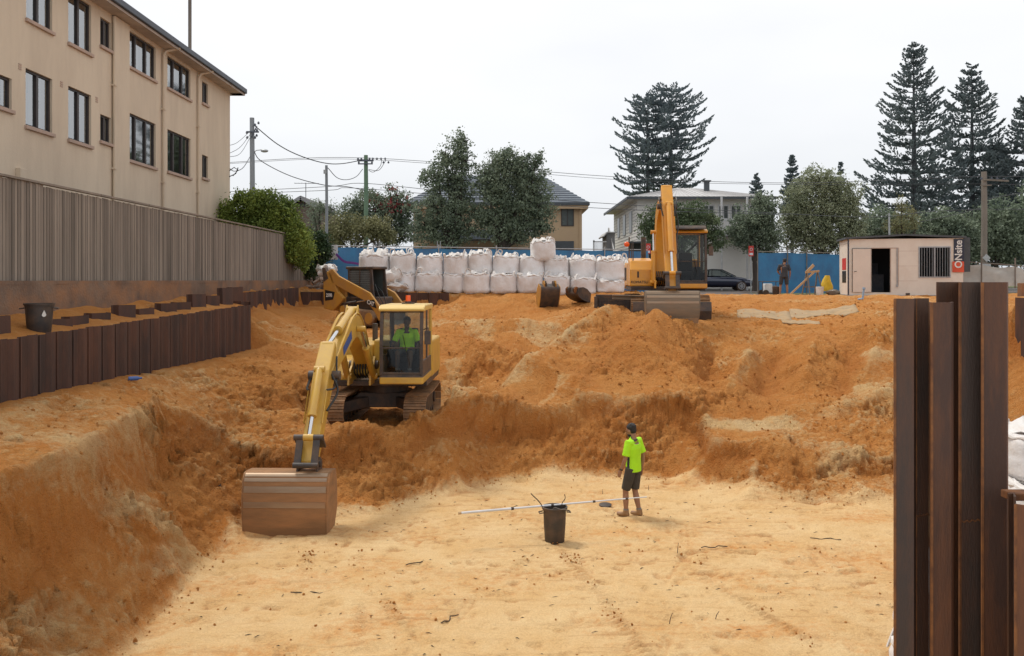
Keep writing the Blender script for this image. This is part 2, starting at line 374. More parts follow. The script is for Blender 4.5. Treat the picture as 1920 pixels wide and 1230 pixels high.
# top of left bench along the pile wall
for y in np.arange(4.5, 24.7, .25):
    z = np.interp(y, (4.5, 11, 14, 17, 20, 22.5, 24.6), (-1.8, -1.78, -1.8, -1.86, -1.93, -1.96, -1.96)); rel(-7.55, y, z); rel(-7.2, y, z - .03)
for y in np.arange(4.5, 24.6, .3):
    z = np.interp(y, (4.5, 10, 13, 16, 20, 22, 24.5), (-.97, -.95, -.92, -.86, -.8, -.76, -.72)); j_ = .06 * math.sin(y * 2.3) + .04 * math.sin(y * 5.1)
    rel(-7.64, y, z - .03); rel(-8.0, y, z + 0.05 + j_ * .3); rel(-8.45, y, z + .16 + j_); rel(-8.75, y, z + 0.3 + j_ * .6); rel(-9.6, y, z + .32)
for y, z in ((25.2, -.5), (26, -.4), (27, -.36), (28.5, -.34), (30, -.33), (31.5, -.33), (33.4, -.33), (36, -.33)): rel(-8.46, y, z); rel(-8.8, y, z + 0.12); rel(-9.6, y, z + .15)
rel(-8.0, 24.9, -.75)
for y in np.arange(25.2, 33.4, .3): rel(-8.28, y, np.interp(y, (25.2, 26.4, 28, 30, 33.4), (-1.65, -1.1, -.95, -1.0, -1.05)))
for q in ((60, 800, 11.5), (120, 770, 13.3), (200, 745, 15.2), (250, 725, 17), (300, 722, 17.5), (360, 730, 17.8), (400, 745, 17.6), (300, 700, 20), (430, 690, 22), (560, 700, 22), (480, 725, 19.8),
          (470, 775, 18.2), (560, 770, 18.8), (600, 780, 18.8), (540, 735, 20.4), (475, 655, 24.6), (520, 640, 25.2), (560, 652, 25.3), (520, 622, 26.6), (580, 632, 26.7), (560, 606, 28.7), (490, 600, 26.3), (500, 585, 27.5), (500, 598, 28.8),
          (620, 612, 29.5), (700, 612, 30), (600, 600, 31), (760, 605, 30), (840, 600, 30.2), (700, 582, 32.6), (800, 580, 32.8), (640, 640, 26.5), (700, 650, 25.5), (640, 668, 24.3),
          (900, 592, 31), (1000, 582, 31.3), (1080, 580, 31), (950, 602, 30.2), (880, 606, 28.8), (950, 625, 27), (1010, 608, 27.6), (1050, 610, 27.5),
          (850, 645, 26), (880, 628, 27.3), (960, 650, 25.4), (900, 690, 23.6), (850, 700, 23.2), (860, 738, 21.8), (920, 716, 22.2), (960, 700, 22.8), (1000, 668, 24.2), (900, 660, 25),
          (1120, 574, 28.3), (1160, 571, 27.6), (1195, 578, 26.8), (1140, 590, 26.2), (1080, 640, 24.4), (1045, 665, 23.6), (1010, 692, 22.6), (960, 735, 21), (1100, 655, 23.6), (1050, 700, 22.2),
          (1180, 600, 25.2), (1235, 600, 24.5), (1290, 618, 24.3), (1330, 632, 24.2), (1370, 618, 25), (1420, 622, 25), (1470, 625, 24.8), (1540, 632, 24.4), (1560, 620, 24.6), (1600, 603, 24.5), (1675, 597, 24.5), (1800, 600, 24.5), (1900, 600, 24.5),
          (1230, 672, 22.4), (1130, 690, 21.8), (1180, 650, 23), (1300, 690, 22.2), (1360, 700, 22), (1250, 712, 21.3), (1350, 735, 21.2), (1420, 745, 21), (1330, 660, 23.2), (1430, 680, 22.7), (1500, 722, 21.8), (1510, 670, 23), (1600, 690, 22.4), (1660, 660, 23), (1640, 755, 20.6), (1560, 770, 20.4),
          (1370, 806, 19.6), (1470, 800, 19.8), (1420, 790, 20.1), (1560, 808, 19.5), (1640, 782, 20.2), (1660, 815, 19.3), (1780, 760, 20.8), (1700, 700, 22), (1600, 830, 18.9), (1760, 810, 19.6)):
    pp(*q)
# bench the near excavator stands on
for x in np.arange(-4.7, -1.4, 0.6):
    for y in (18.9, 19.8, 21, 22.2, 23.2): rel(x, y, -3.42)
rel(-5.3, 19.5, -3.15); rel(-5.4, 21.5, -2.8); rel(-5.2, 23.3, -2.5); rel(-1.2, 20.5, -3.3); rel(-1.1, 22.4, -3.1); rel(-3, 24.3, -2.5)
# berm in front of its tracks
rel(-3.2, 18.35, -3.08); rel(-2.6, 18.3, -3.2)
# platform of the far excavator and upper ground
for x in (3.6, 4.6, 5.6, 6.6):
    for y in (26.6, 28, 29.6): rel(x, y, -1.25)
for x, y, z in ((4.6, 25.3, -1.2), (5.4, 25.4, -1.22), (6.8, 25.6, -1.3), (4.9, 24.9, -1.12)): rel(x, y, z)
for x, y, z in ((7.6, 27, -1.15), (8.6, 28, -1.2), (10.6, 28, -1.18), (8, 30, -.92), (10, 31, -.85), (11.5, 29.5, -.78), (11.9, 27.5, -.9), (6, 32, -.78), (3, 31.5, -.85),
                (8.6, 26.3, -1.3), (10.4, 26.1, -1.3), (1.5, 32.3, -.85), (9, 34, -.72), (11, 34, -.7), (14, 34, -.66), (12.6, 30, -.7), (12.1, 25.5, -1.0)): rel(x, y, z)
# back step below the bulk bags
for x in np.arange(-8.2, -2.2, 0.25): rel(x, 33.45, -1.05); rel(x, 33.78, -.5)
for x in np.arange(-2.0, 4.9, 0.7): rel(x, 33.9, -.5); rel(x, 32.9, -.66)
for x in np.arange(-8.2, 4.9, 0.8):
    for y in (34.5, 35.6, 36.8): rel(x, y, -.48)
for x in np.arange(-9.6, 22, 1.5):
    for y in (38.5, 40, 42, 46): rel(x, y, -.7)
for x in np.arange(6, 22, 1.5): rel(x, 36.5, -.66); rel(x, 35.0, -.68)
# right side: raised ground outside the stacked piles, and the right perimeter wall
for x, y in ((5.0, 4.5), (5.1, 7), (5.35, 8.2), (6.0, 9.5), (7.2, 11.5), (9.3, 14.3)): rel(x, y, -2.15); rel(x + .8, y, -2.05); rel(x + 2.5, y, -2.05); rel(x + 6, y, -2)
for x, y in ((4.65, 5.5), (4.75, 7.5), (5.2, 9.2), (6.3, 11.2), (8.0, 13.9)): rel(x, y, -4.43)
rel(10.6, 16.5, -2.9)
for y in np.arange(14.5, 20.9, .3): rel(12.13, y, -1.75); rel(12.24, y, -.5); rel(15, y, -.5); rel(22, y, -.5)
for y, z in ((21.6, -1.6), (24, -1.2), (27, -1.0), (30, -.8), (33, -.7)): rel(12.2, y, z); rel(14, y, z * .8); rel(22, y, -.66)
rel(14, 13, -1.5); rel(22, 4.5, -1.5); rel(22, 10, -1.2); rel(11.2, 19.5, -2.6); rel(11.4, 21.5, -2.1)
for y in np.arange(4, 41, 2): rel(26.2, y, -.62)
rel(-9.6, 4.2, -.7); rel(22, 4.2, -1.4); rel(0, 4.2, -4.43); rel(-4.3, 4.2, -4.43)

uniq = {}
for p in pts: uniq[(round(p[0], 2), round(p[1], 2))] = p
P3 = np.array(list(uniq.values()))
res = delaunay_2d_cdt([Vector((a[0], a[1])) for a in P3], [], [], 0, 1e-5)
TV = np.array([(v.x, v.y) for v in res[0]]); TF = res[2]
TZ = np.array([P3[o[0]][2] if o else 0 for o in res[3]])
gx = np.concatenate([np.arange(-9.4, 13.0, 0.036), np.arange(13.0, 26.1, 0.2)])
ys = [4.6]
while ys[-1] < 40.5: ys.append(ys[-1] + max(0.036, 0.0030 * ys[-1]))
gy = np.array(ys); NX, NY = len(gx), len(gy)
GZ = np.full((NY, NX), -99.0)
for f in TF:
    a, b, c = [TV[i] for i in f]; za, zb, zc = [TZ[i] for i in f]
    x0, x1 = min(a[0], b[0], c[0]), max(a[0], b[0], c[0]); y0, y1 = min(a[1], b[1], c[1]), max(a[1], b[1], c[1])
    i0, i1 = np.searchsorted(gx, x0 - 1e-6), np.searchsorted(gx, x1 + 1e-6); j0, j1 = np.searchsorted(gy, y0 - 1e-6), np.searchsorted(gy, y1 + 1e-6)
    if i1 <= i0 or j1 <= j0: continue
    X, Y = np.meshgrid(gx[i0:i1], gy[j0:j1]); D = (b[1] - c[1]) * (a[0] - c[0]) + (c[0] - b[0]) * (a[1] - c[1])
    if abs(D) < 1e-9: continue
    l1 = ((b[1] - c[1]) * (X - c[0]) + (c[0] - b[0]) * (Y - c[1])) / D; l2 = ((c[1] - a[1]) * (X - c[0]) + (a[0] - c[0]) * (Y - c[1])) / D; l3 = 1 - l1 - l2
    m = (l1 >= -1e-4) & (l2 >= -1e-4) & (l3 >= -1e-4)
    sub = GZ[j0:j1, i0:i1]; sub[m] = (l1 * za + l2 * zb + l3 * zc)[m]
bad = GZ < -50
GZ[bad] = 3.7
def blur(A, k):
    for _ in range(k):
        A = A.copy(); B = np.pad(A, 1, mode='edge')
        A = (B[:-2, 1:-1] + B[2:, 1:-1] + B[1:-1, :-2] + B[1:-1, 2:] + 4 * A) / 8
    return A
XX, YY = np.meshgrid(gx, gy)
S1 = blur(GZ, 2); S2 = blur(GZ, 18)
# keep pile-wall steps crisp, soften the open country
wallmask = ((np.abs(XX + 7.58) < .5) & (YY < 25)) | ((np.abs(XX + 8.37) < .45) & (YY > 24.5) & (YY < 34)) | ((np.abs(XX - 12.1) < .35) & (YY < 21)) | ((np.abs(YY - 33.6) < .4) & (XX < -2.1))
steep = np.hypot(np.gradient(S1, axis=0) / np.gradient(YY, axis=0), np.gradient(S1, axis=1) / np.gradient(XX, axis=1))
sb = blur(np.clip(steep * 1.2 - 0.1, 0, 1), 14)
k = np.clip(blur(np.clip(steep - .4, 0, 1), 8) * 2.6, 0, 1)
GZ2 = np.where(wallmask, GZ, S1 * k + S2 * (1 - k))
base0 = GZ2.copy()
XS = XX - .9 * GZ2; YS = YY + .9 * GZ2      # sheared so layers do not smear down the banks
floor = np.clip(1 - (blur(S1, 6) - 0.03) / 0.22, 0, 1) * (S2 < .5)
rough = (1 - floor) * (0.35 + 0.65 * sb)
wx = XS + 0.25 * fbm(XX * 1.1, YY * 1.1, 2, 31); wy = YS + 0.25 * fbm(XX * 1.1 + 5, YY * 1.1, 2, 37)
ridg = 1 - np.abs(fbm(wx * 1.5, wy * 1.5, 4, 3))
big = fbm(wx * .55, wy * .55, 3, 2)
n = 0.06 * big + 0.03 * fbm(wx * 1.3, wy * 1.3, 3, 1) + 0.055 * (ridg * ridg - .6) 
clod = np.clip(fbm(XX * 9, YY * 9, 2, 41) - .3, 0, 1) * (fbm(wx * .9, wy * .9, 3, 43) > -.1)
near_wall = np.clip((XX + 7.45) / .6, 0.12, 1) * (XX > -7.55) + .15 * (XX <= -7.55)
rough = rough * np.where((YY < 34), near_wall, 1)
# drivers' spoil: long ridges and ramps dropped over the slopes
def ridge(p0, p1, hgt, wd, s):
    global GZ2
    a = W(*p0); b = W(*p1); t = np.clip(((XX - a.x) * (b.x - a.x) + (YY - a.y) * (b.y - a.y)) / ((b.x - a.x) ** 2 + (b.y - a.y) ** 2), 0, 1)
    d = np.hypot(XX - a.x - t * (b.x - a.x), YY - a.y - t * (b.y - a.y)) * (1 + .35 * fbm(XX * 1.3, YY * 1.3, 3, s)); e = np.clip(np.minimum(t, 1 - t) * 5, 0, 1)
    GZ2 = GZ2 + .62 * hgt * np.exp(-(d / (wd * .95)) ** 1.25) * np.clip(e + .25, 0, 1)
for a_ in (((1165, 590, 26.2), (945, 748, 20.8), 1.05, .50, 1), ((1060, 607, 27.6), (885, 728, 22.7), -1.0, .95, 21), ((1120, 640, 23.9), (1010, 745, 21), .4, .7, 48), ((1235, 610, 24.2), (1235, 665, 22.7), .38, .9, 49),  ((1235, 605, 24.3), (1190, 680, 22.2), .50, .55, 2), ((1230, 600, 24.6), (1300, 690, 22.4), .22, .35, 31), ((1110, 690, 22), (1045, 765, 20.3), .22, .22, 32),
           ((1340, 630, 24.2), (1320, 715, 21.8), -.75, .45, 3), ((1412, 640, 23.8), (1360, 742, 21.2), .38, .24, 4),
           ((1460, 640, 24), (1420, 730, 21.4), -.75, .45, 5), ((1540, 635, 24.2), (1500, 745, 21.4), .6, .45, 6), ((1610, 640, 23.6), (1570, 760, 20.8), -.25, .3, 33), ((1660, 610, 24), (1620, 720, 21.6), .5, .6, 7), ((1010, 605, 28), (880, 622, 28.2), .40, .45, 8), ((860, 650, 25.6), (990, 640, 25.8), .35, .32, 9), ((850, 700, 23.6), (905, 640, 25.8), .3, .25, 34), ((830, 630, 27.4), (990, 615, 27.6), -.3, .3, 35),
           ((870, 690, 23.7), (930, 660, 24.8), -.35, .35, 10), ((1560, 775, 20.3), (1720, 740, 21), .34, .30, 11), ((500, 700, 20.8), (570, 740, 20), .3, .35, 12), ((420, 740, 18.6), (270, 750, 15.6), .24, .35, 13), ((1420, 826, 18.4), (1400, 915, 17), .30, .35, 14), ((1500, 850, 18), (1530, 930, 16.9), -.25, .3, 36), ((1570, 862, 17.8), (1630, 930, 16.9), .28, .35, 15), ((1090, 760, 20), (1010, 890, 18.6), .22, .4, 37), ((1230, 760, 20.2), (1260, 890, 18.8), -.2, .45, 38), ((1330, 800, 19.4), (1280, 900, 18.4), .28, .3, 39), ((820, 790, 18.5), (870, 900, 17.6), .3, .35, 40), ((740, 810, 18), (700, 930, 16.4), -.2, .35, 41),
           ((60, 900, 9.6), (150, 1000, 9.5), -.30, .35, 16), ((250, 820, 12.2), (350, 960, 12.1), .25, .25, 17), ((340, 800, 14.2), (400, 900, 13.6), -.25, .3, 42), ((170, 850, 11), (240, 1010, 10.4), -.2, .25, 43), ((430, 850, 15.6), (440, 940, 14.6), .25, .3, 44), ((480, 600, 26), (600, 615, 27), .2, .25, 45), ((480, 625, 25), (560, 640, 25.3), .15, .2, 46), ((640, 640, 26.4), (800, 650, 26.2), .15, .5, 47)):
    ridge(*a_)
GZ2 = GZ2 + (n - 0.03) * rough + 0.06 * clod * rough
# rills running down the cut faces
gyx = np.gradient(S2, axis=1) / np.gradient(XX, axis=1); gyy = np.gradient(S2, axis=0) / np.gradient(YY, axis=0); gl = np.hypot(gyx, gyy) + 1e-5
tdir = (XX * gyy / gl - YY * gyx / gl)
ril = fbm(tdir * 2.6, (XX + YY) * .35, 4, 53, .6)
GZ2 += 0.015 * ril * np.clip(steep - .4, 0, 1) * (1 - floor) * (~wallmask)
# bench: undulation, wheel and track ruts
bench = (1 - floor) * (1 - sb)
GZ2 += near_wall * bench * (0.06 * fbm(wx * 1.2, wy * 1.2, 4, 61) + .02 * fbm(XX * 5, YY * 5, 3, 67))
# pit floor: faint scrape ridges, footprints, crawler ruts
fl = floor
GZ2 += fl * (0.012 * fbm(XX * .5, YY * 5.5, 4, 71) + 0.020 * np.clip(.3 + fbm(XX * .4, YY * .5, 2, 75) * 1.5, 0, 1.3) * fbm(XX * 2.2, YY * 2.2, 3, 73) + 0.006 * fbm(XX * 12, YY * 12, 2, 79))
foot = np.clip(fbm(XX * 3.6, YY * 4.4, 2, 83) - .62, 0, 1)
GZ2 -= fl * 0.10 * foot
tmask = np.zeros_like(GZ2)
for (x0, y0, x1, y1) in ((-3.3, 13.8, -2.4, 8.5), (-2.9, 14.2, -1.2, 10.5), (.2, 13.5, -1.6, 9.5), (3.2, 14.4, 2.4, 10), (-2.5, 14.0, -1.5, 8.5), (0.6, 15.2, 2.0, 8.0), (1.9, 15.6, 4.0, 9.4)):
    t = np.clip(((XX - x0) * (x1 - x0) + (YY - y0) * (y1 - y0)) / ((x1 - x0) ** 2 + (y1 - y0) ** 2), 0, 1)
    d = np.hypot(XX - x0 - t * (x1 - x0), YY - y0 - t * (y1 - y0))
    s = t * math.hypot(x1 - x0, y1 - y0); g = np.clip(1 - d / .16, 0, 1) * np.clip(fbm(XX * .8, YY * .8, 2, int(abs(x0) * 10)) + .25, 0, 1)
    tmask = np.maximum(tmask, fl * g * (np.sin(s * 2 * PI / .13) > -.2))
    GZ2 += fl * g * 0.09 * (np.sin(s * 2 * PI / .13) * .5) * (1 - 0.3 * vnoise(XX * 9, YY * 9, 5))
def line_mark(x0, y0, x1, y1, dpt, wd, s):
    global GZ2
    t = np.clip(((XX - x0) * (x1 - x0) + (YY - y0) * (y1 - y0)) / ((x1 - x0) ** 2 + (y1 - y0) ** 2), 0, 1); d = np.hypot(XX - x0 - t * (x1 - x0), YY - y0 - t * (y1 - y0))
    GZ2 = GZ2 - fl * dpt * np.clip(1 - np.abs(d - wd) / wd, -0.6, 1) * (d < 2.2 * wd) * np.clip(fbm(XX * 1.3, YY * 1.3, 2, s) + .45, 0, 1)
for q_ in range(26):
    x0 = -3.5 + 7.5 * random.random(); y0 = 9 + 6.5 * random.random(); a = random.choice((-.12, .05, .2, 1.35, 1.2)) + random.uniform(-.12, .12); L_ = random.uniform(.7, 3.0); line_mark(x0, y0, x0 + L_ * math.cos(a), y0 + L_ * math.sin(a), random.uniform(.015, .035), random.uniform(.04, .07), 200 + q_)
marks = fl * np.clip((blur(GZ2, 6) - GZ2) / .012, 0, 1)
# level pads under machines, hut
def pad(cx, cy, hx, hy, z, soft=.35):
    global GZ2
    d = np.maximum(np.abs(XX - cx) - hx, np.abs(YY - cy) - hy); w = np.clip(1 - d / soft, 0, 1); w = w * w * (3 - 2 * w)
    GZ2 = GZ2 * (1 - w) + (z + 0.02 * fbm(XX * 3, YY * 3, 3, 91)) * w
pad(-2.15, 21, .4, 1.7, H - 3.44); pad(-4.05, 21, .4, 1.7, H - 3.44); pad(5.2, 28.8, 1.2, 1.6, H - 1.25)
# gritty relief pushed out along the surface normal, so cut faces crumble instead of streaking
gxn = -np.gradient(GZ2, axis=1) / np.gradient(XX, axis=1); gyn = -np.gradient(GZ2, axis=0) / np.gradient(YY, axis=0); gn = np.sqrt(gxn ** 2 + gyn ** 2 + 1)
ZS = GZ2; ax = XX - .9 * ZS; ay = YY + .9 * ZS
patch = np.clip(.7 + 1.1 * fbm(ax * .8, ay * .8, 3, 19), .15, 1.5)
dn = rough * patch * (0.085 * (np.abs(fbm(ax * 3.1, ay * 3.1, 2, 5, .6)) - .3) + 0.060 * (np.abs(fbm(ax * 7.3, ay * 7.3, 2, 17, .7)) - .3) + .022 * fbm(ax * 15, ay * 15, 1, 29))
blk = fbm(ax * 2.4, ay * 2.4, 2, 23); dn += rough * .03 * np.clip((blk - .15) * 6, 0, 1) * np.clip(steep - .2, 0, 1)
dn *= (XX < 13)
GX3 = XX + gxn / gn * dn; GY3 = YY + gyn / gn * dn; GZ2 = GZ2 + dn / gn
grit = dn
def gz(x, y):
    i = min(max(np.searchsorted(gx, x), 0), NX - 1); j = min(max(np.searchsorted(gy, y), 0), NY - 1); return float(GZ2[j, i])

# sand layer colour with painted light and shade added, kept per vertex
pale = np.clip(floor * 1.0, 0, 1) * (0.78 + .22 * fbm(XX * .6, YY * 1.2, 3, 101))
edge = blur(floor, 30)
pale *= np.clip(1.5 * edge, 0, 1)
pale += 0.34 * np.clip(fbm(XS * .55, YS * .55, 4, 103) + .1, 0, 1) * (1 - floor)
def blob(cx, cy, rx, ry, a, s):
    global pale
    d = ((XX - cx) / rx) ** 2 + ((YY - cy) / ry) ** 2
    pale = pale + a * np.clip(1 - d + .6 * fbm(XS * 1.1, YS * 1.1, 4, s), 0, 1)
blob(-5.0, 12.3, .45, 1.7, .42, 1); blob(-5.0, 9.6, .6, .6, .25, 2)
for px, py, Y, rx, ry, a in ((1400, 805, 19.8, 1.1, .4, .9), (1660, 740, 21.5, 1.3, 2, .35), (1040, 670, 23.4, .9, 2.0, .45), (880, 610, 29, 1.6, 1.6, .5), (1500, 880, 17.6, 2.6, .8, .4), (1640, 575, 28, 1.4, 2, .3), (870, 700, 23, 1.1, 1.6, .5),
                         (900, 610, 29.5, .7, .8, .6), (1010, 615, 27.5, 1, .5, .5), (150, 800, 12.4, 1.2, 2.2, .35), (540, 645, 25.3, 1.2, .35, .4), (1640, 870, 18, 1.2, .9, .35), (1450, 600, 28, 2, 1.5, .3)):
    w = W(px, py, Y); blob(w.x, w.y, rx, ry, a, int(px))
pale = np.clip(pale, 0, 1)
st2 = blur(np.hypot(np.gradient(S2, axis=0) / np.gradient(YY, axis=0), np.gradient(S2, axis=1) / np.gradient(XX, axis=1)), 3)
face = np.clip((-np.gradient(S2, axis=0) / np.gradient(YY, axis=0)) * -1.0, 0, 2)      # slopes dug from the pit side
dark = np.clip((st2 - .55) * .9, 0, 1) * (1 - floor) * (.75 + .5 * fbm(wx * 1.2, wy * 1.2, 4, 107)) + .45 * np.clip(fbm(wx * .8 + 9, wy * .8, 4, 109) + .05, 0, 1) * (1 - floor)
cv = np.clip((GZ2 - blur(GZ2, 22)) / .07, -1, 1) * (1 - floor); cv2 = np.clip((GZ2 - blur(GZ2, 4)) / .02, -1, 1) * (1 - .4 * floor)  # curvature, used to paint ambient shade in hollows and light on crests
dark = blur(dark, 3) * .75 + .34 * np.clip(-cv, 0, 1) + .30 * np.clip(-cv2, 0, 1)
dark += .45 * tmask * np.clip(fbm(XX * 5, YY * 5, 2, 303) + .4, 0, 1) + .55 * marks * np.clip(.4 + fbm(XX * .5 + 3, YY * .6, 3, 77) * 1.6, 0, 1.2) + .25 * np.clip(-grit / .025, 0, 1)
pale = np.clip(pale + .16 * np.clip(cv, 0, 1) + .16 * np.clip(cv2, 0, 1) * (1 - floor), 0, 1)  # crests paled as if catching more light
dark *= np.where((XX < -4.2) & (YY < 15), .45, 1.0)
def stroke(p0, p1, wd, dp, dd, s):  # paints lit flanks and shaded valleys into the colour, plus some pale sand
    global pale, dark
    a = W(*p0); b = W(*p1); t = np.clip(((XX - a.x) * (b.x - a.x) + (YY - a.y) * (b.y - a.y)) / ((b.x - a.x) ** 2 + (b.y - a.y) ** 2), 0, 1)
    d = np.hypot(XX - a.x - t * (b.x - a.x), YY - a.y - t * (b.y - a.y)) + wd * .45 * fbm(XX * 1.7, YY * 1.7, 4, s); m_ = np.clip(1.6 * (1 - d / wd), 0, 1)
    pale = pale * (1 - m_ * (dp > 0)) + m_ * np.maximum(pale, dp) if dp > 0 else pale * (1 - .8 * m_); dark = dark * (1 - m_ * (dp > 0)) + dd * m_
for q_ in (((1120, 612, 25.2), (955, 735, 21.2), .42, .62, 0, 1), ((1090, 606, 26), (1010, 650, 24.6), .3, .7, 0, 2), ((1180, 620, 24.2), (1090, 735, 21.2), .55, 0, .45, 3), ((1420, 655, 23.6), (1372, 740, 21.4), .2, .42, 0, 4), ((1455, 650, 23.8), (1425, 735, 21.4), .4, 0, .5, 5),
           ((1060, 730, 21.2), (1015, 762, 20.2), .14, .5, 0, 6), ((905, 612, 28.4), (915, 640, 27), .5, .55, 0, 7), ((985, 608, 28), (1010, 628, 27), .4, .6, 0, 8), ((880, 650, 25.8), (960, 640, 26), .3, 0, .5, 9), ((850, 660, 25), (840, 740, 22), .5, .5, 0, 10),
           ((1340, 806, 19.8), (1475, 799, 20), .34, .75, 0, 11), ((1560, 780, 20.3), (1680, 745, 21), .35, .5, 0, 12), ((1325, 650, 23.6), (1310, 720, 21.7), .4, 0, .5, 13), ((1600, 640, 23.6), (1575, 730, 21.4), .4, 0, .45, 14), ((475, 640, 25.2), (600, 645, 25.6), .35, .45, 0, 15)): stroke(*q_)
pale = np.clip(pale, 0, 1)
me = bpy.data.meshes.new('ground')
co = np.stack([GX3, GY3, GZ2], -1).reshape(-1, 3)
idx = np.arange(NX * NY).reshape(NY, NX)
q = np.stack([idx[:-1, :-1], idx[:-1, 1:], idx[1:, 1:], idx[1:, :-1]], -1).reshape(-1, 4)
me.vertices.add(len(co)); me.vertices.foreach_set('co', co.ravel())
me.loops.add(q.size); me.loops.foreach_set('vertex_index', q.ravel())
me.polygons.add(len(q)); me.polygons.foreach_set('loop_start', np.arange(len(q)) * 4); me.polygons.foreach_set('loop_total', np.full(len(q), 4))
me.polygons.foreach_set('use_smooth', np.ones(len(q), bool))
me.update(calc_edges=True)
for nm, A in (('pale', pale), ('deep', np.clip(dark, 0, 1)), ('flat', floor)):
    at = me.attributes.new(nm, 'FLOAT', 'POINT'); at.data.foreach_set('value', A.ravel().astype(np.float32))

def sand_material():
    m = bpy.data.materials.new('sand'); m.use_nodes = True; nt = m.node_tree; nt.nodes.clear()
    L = nt.links.new
    out = nd(nt, 'ShaderNodeOutputMaterial'); b = nd(nt, 'ShaderNodeBsdfPrincipled'); L(b.outputs[0], out.inputs[0])
    b.inputs['Roughness'].default_value = .95; b.inputs['Specular IOR Level'].default_value = .15
    geo = nd(nt, 'ShaderNodeNewGeometry'); pos = geo.outputs['Position']
    def attr(n): a = nd(nt, 'ShaderNodeAttribute'); a.attribute_name = n; return a.outputs['Fac']
    def noise(sc, det=6, ro=.65, st=None):
        n = nd(nt, 'ShaderNodeTexNoise'); n.inputs['Scale'].default_value = sc; n.inputs['Detail'].default_value = det; n.inputs['Roughness'].default_value = ro
        if st:
            mp = nd(nt, 'ShaderNodeMapping'); mp.inputs['Scale'].default_value = st; L(pos, mp.inputs[0]); L(mp.outputs[0], n.inputs['Vector'])
        else: L(pos, n.inputs['Vector'])
        return n.outputs['Fac']
    def mr(v, a, b_, c, d):
        n = nd(nt, 'ShaderNodeMapRange'); L(v, n.inputs[0])
        for i, x in enumerate((a, b_, c, d)): n.inputs[i + 1].default_value = x
        return n.outputs[0]
    def math_(op, a, b_):
        n = nd(nt, 'ShaderNodeMath', operation=op)
        for i, x in enumerate((a, b_)):
            if isinstance(x, (int, float)): n.inputs[i].default_value = x
            else: L(x, n.inputs[i])
        return n.outputs[0]
    def mix(f, a, b_, typ='MIX'):
        n = nd(nt, 'ShaderNodeMix', data_type='RGBA', blend_type=typ)
        for k_, x in (('Factor', f), ('A', a), ('B', b_)):
            if isinstance(x, tuple): n.inputs[k_].default_value = (*x, 1)
            elif isinstance(x, (int, float)): n.inputs[k_].default_value = x
            else: L(x, n.inputs[k_])
        return n.outputs['Result']
    n1 = noise(1.3, 8, .7); n2 = noise(7, 8, .75); n3 = noise(45, 4, .7)
    orange = mix(mr(n1, .35, .65, 0, 1), (0.59, 0.225, 0.048), (0.66, 0.30, 0.085))
    orange = mix(mr(n2, .5, .75, 0, .55), orange, (0.72, 0.41, 0.16))
    palec = mix(mr(n1, .38, .62, 0, 1), (0.77, 0.545, 0.28), (0.71, 0.46, 0.205))
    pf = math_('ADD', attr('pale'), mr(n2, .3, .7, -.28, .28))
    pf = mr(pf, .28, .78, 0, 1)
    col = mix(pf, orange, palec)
    col = mix(mr(attr('deep'), 0, 1, 0, .62), col, (0.42, 0.138, 0.028))  # includes the painted hollow and valley shade
    # scrape streaks and damp marks on the pit floor
    st = noise(1.0, 7, .7, (.45, 4.2, 1)); col = mix(math_('MULTIPLY', mr(st, .55, .66, 0, .6), attr('flat')), col, (0.50, 0.285, 0.12))
    bl = noise(2.6, 6, .8); col = mix(math_('MULTIPLY', mr(bl, .57, .66, 0, .6), attr('flat')), col, (0.40, 0.22, 0.10))
    wh = noise(.7, 5, .6); col = mix(math_('MULTIPLY', mr(wh, .5, .7, 0, .5), attr('flat')), col, (0.83, 0.63, 0.345))
    col = mix(mr(n3, .35, .62, .28, 0), col, (0.30, 0.14, 0.06))
    L(col, b.inputs['Base Color'])
    def voro(sc):
        v = nd(nt, 'ShaderNodeTexVoronoi'); v.inputs['Scale'].default_value = sc; L(pos, v.inputs['Vector']); return v.outputs['Distance']
    vv = math_('ADD', math_('MULTIPLY', voro(16), -.55), math_('MULTIPLY', voro(42), -.4))
    bp = nd(nt, 'ShaderNodeBump'); bp.inputs['Distance'].default_value = .06
    h = math_('ADD', math_('MULTIPLY', noise(11, 9, .85), 1.3), math_('MULTIPLY', n3, .5)); h = math_('ADD', h, vv); L(h, bp.inputs['Height'])
    L(mr(attr('flat'), 0, 1, 1.0, .6), bp.inputs['Strength']); L(bp.outputs[0], b.inputs['Normal'])
    MATS['sand'] = m; return m
me.materials.append(sand_material())
ground = bpy.data.objects.new('ground', me); C.objects.link(ground); struct(ground)
tag(ground, 'excavated orange and pale sand pit ground with cut banks and mounds', 'ground', kind='structure')

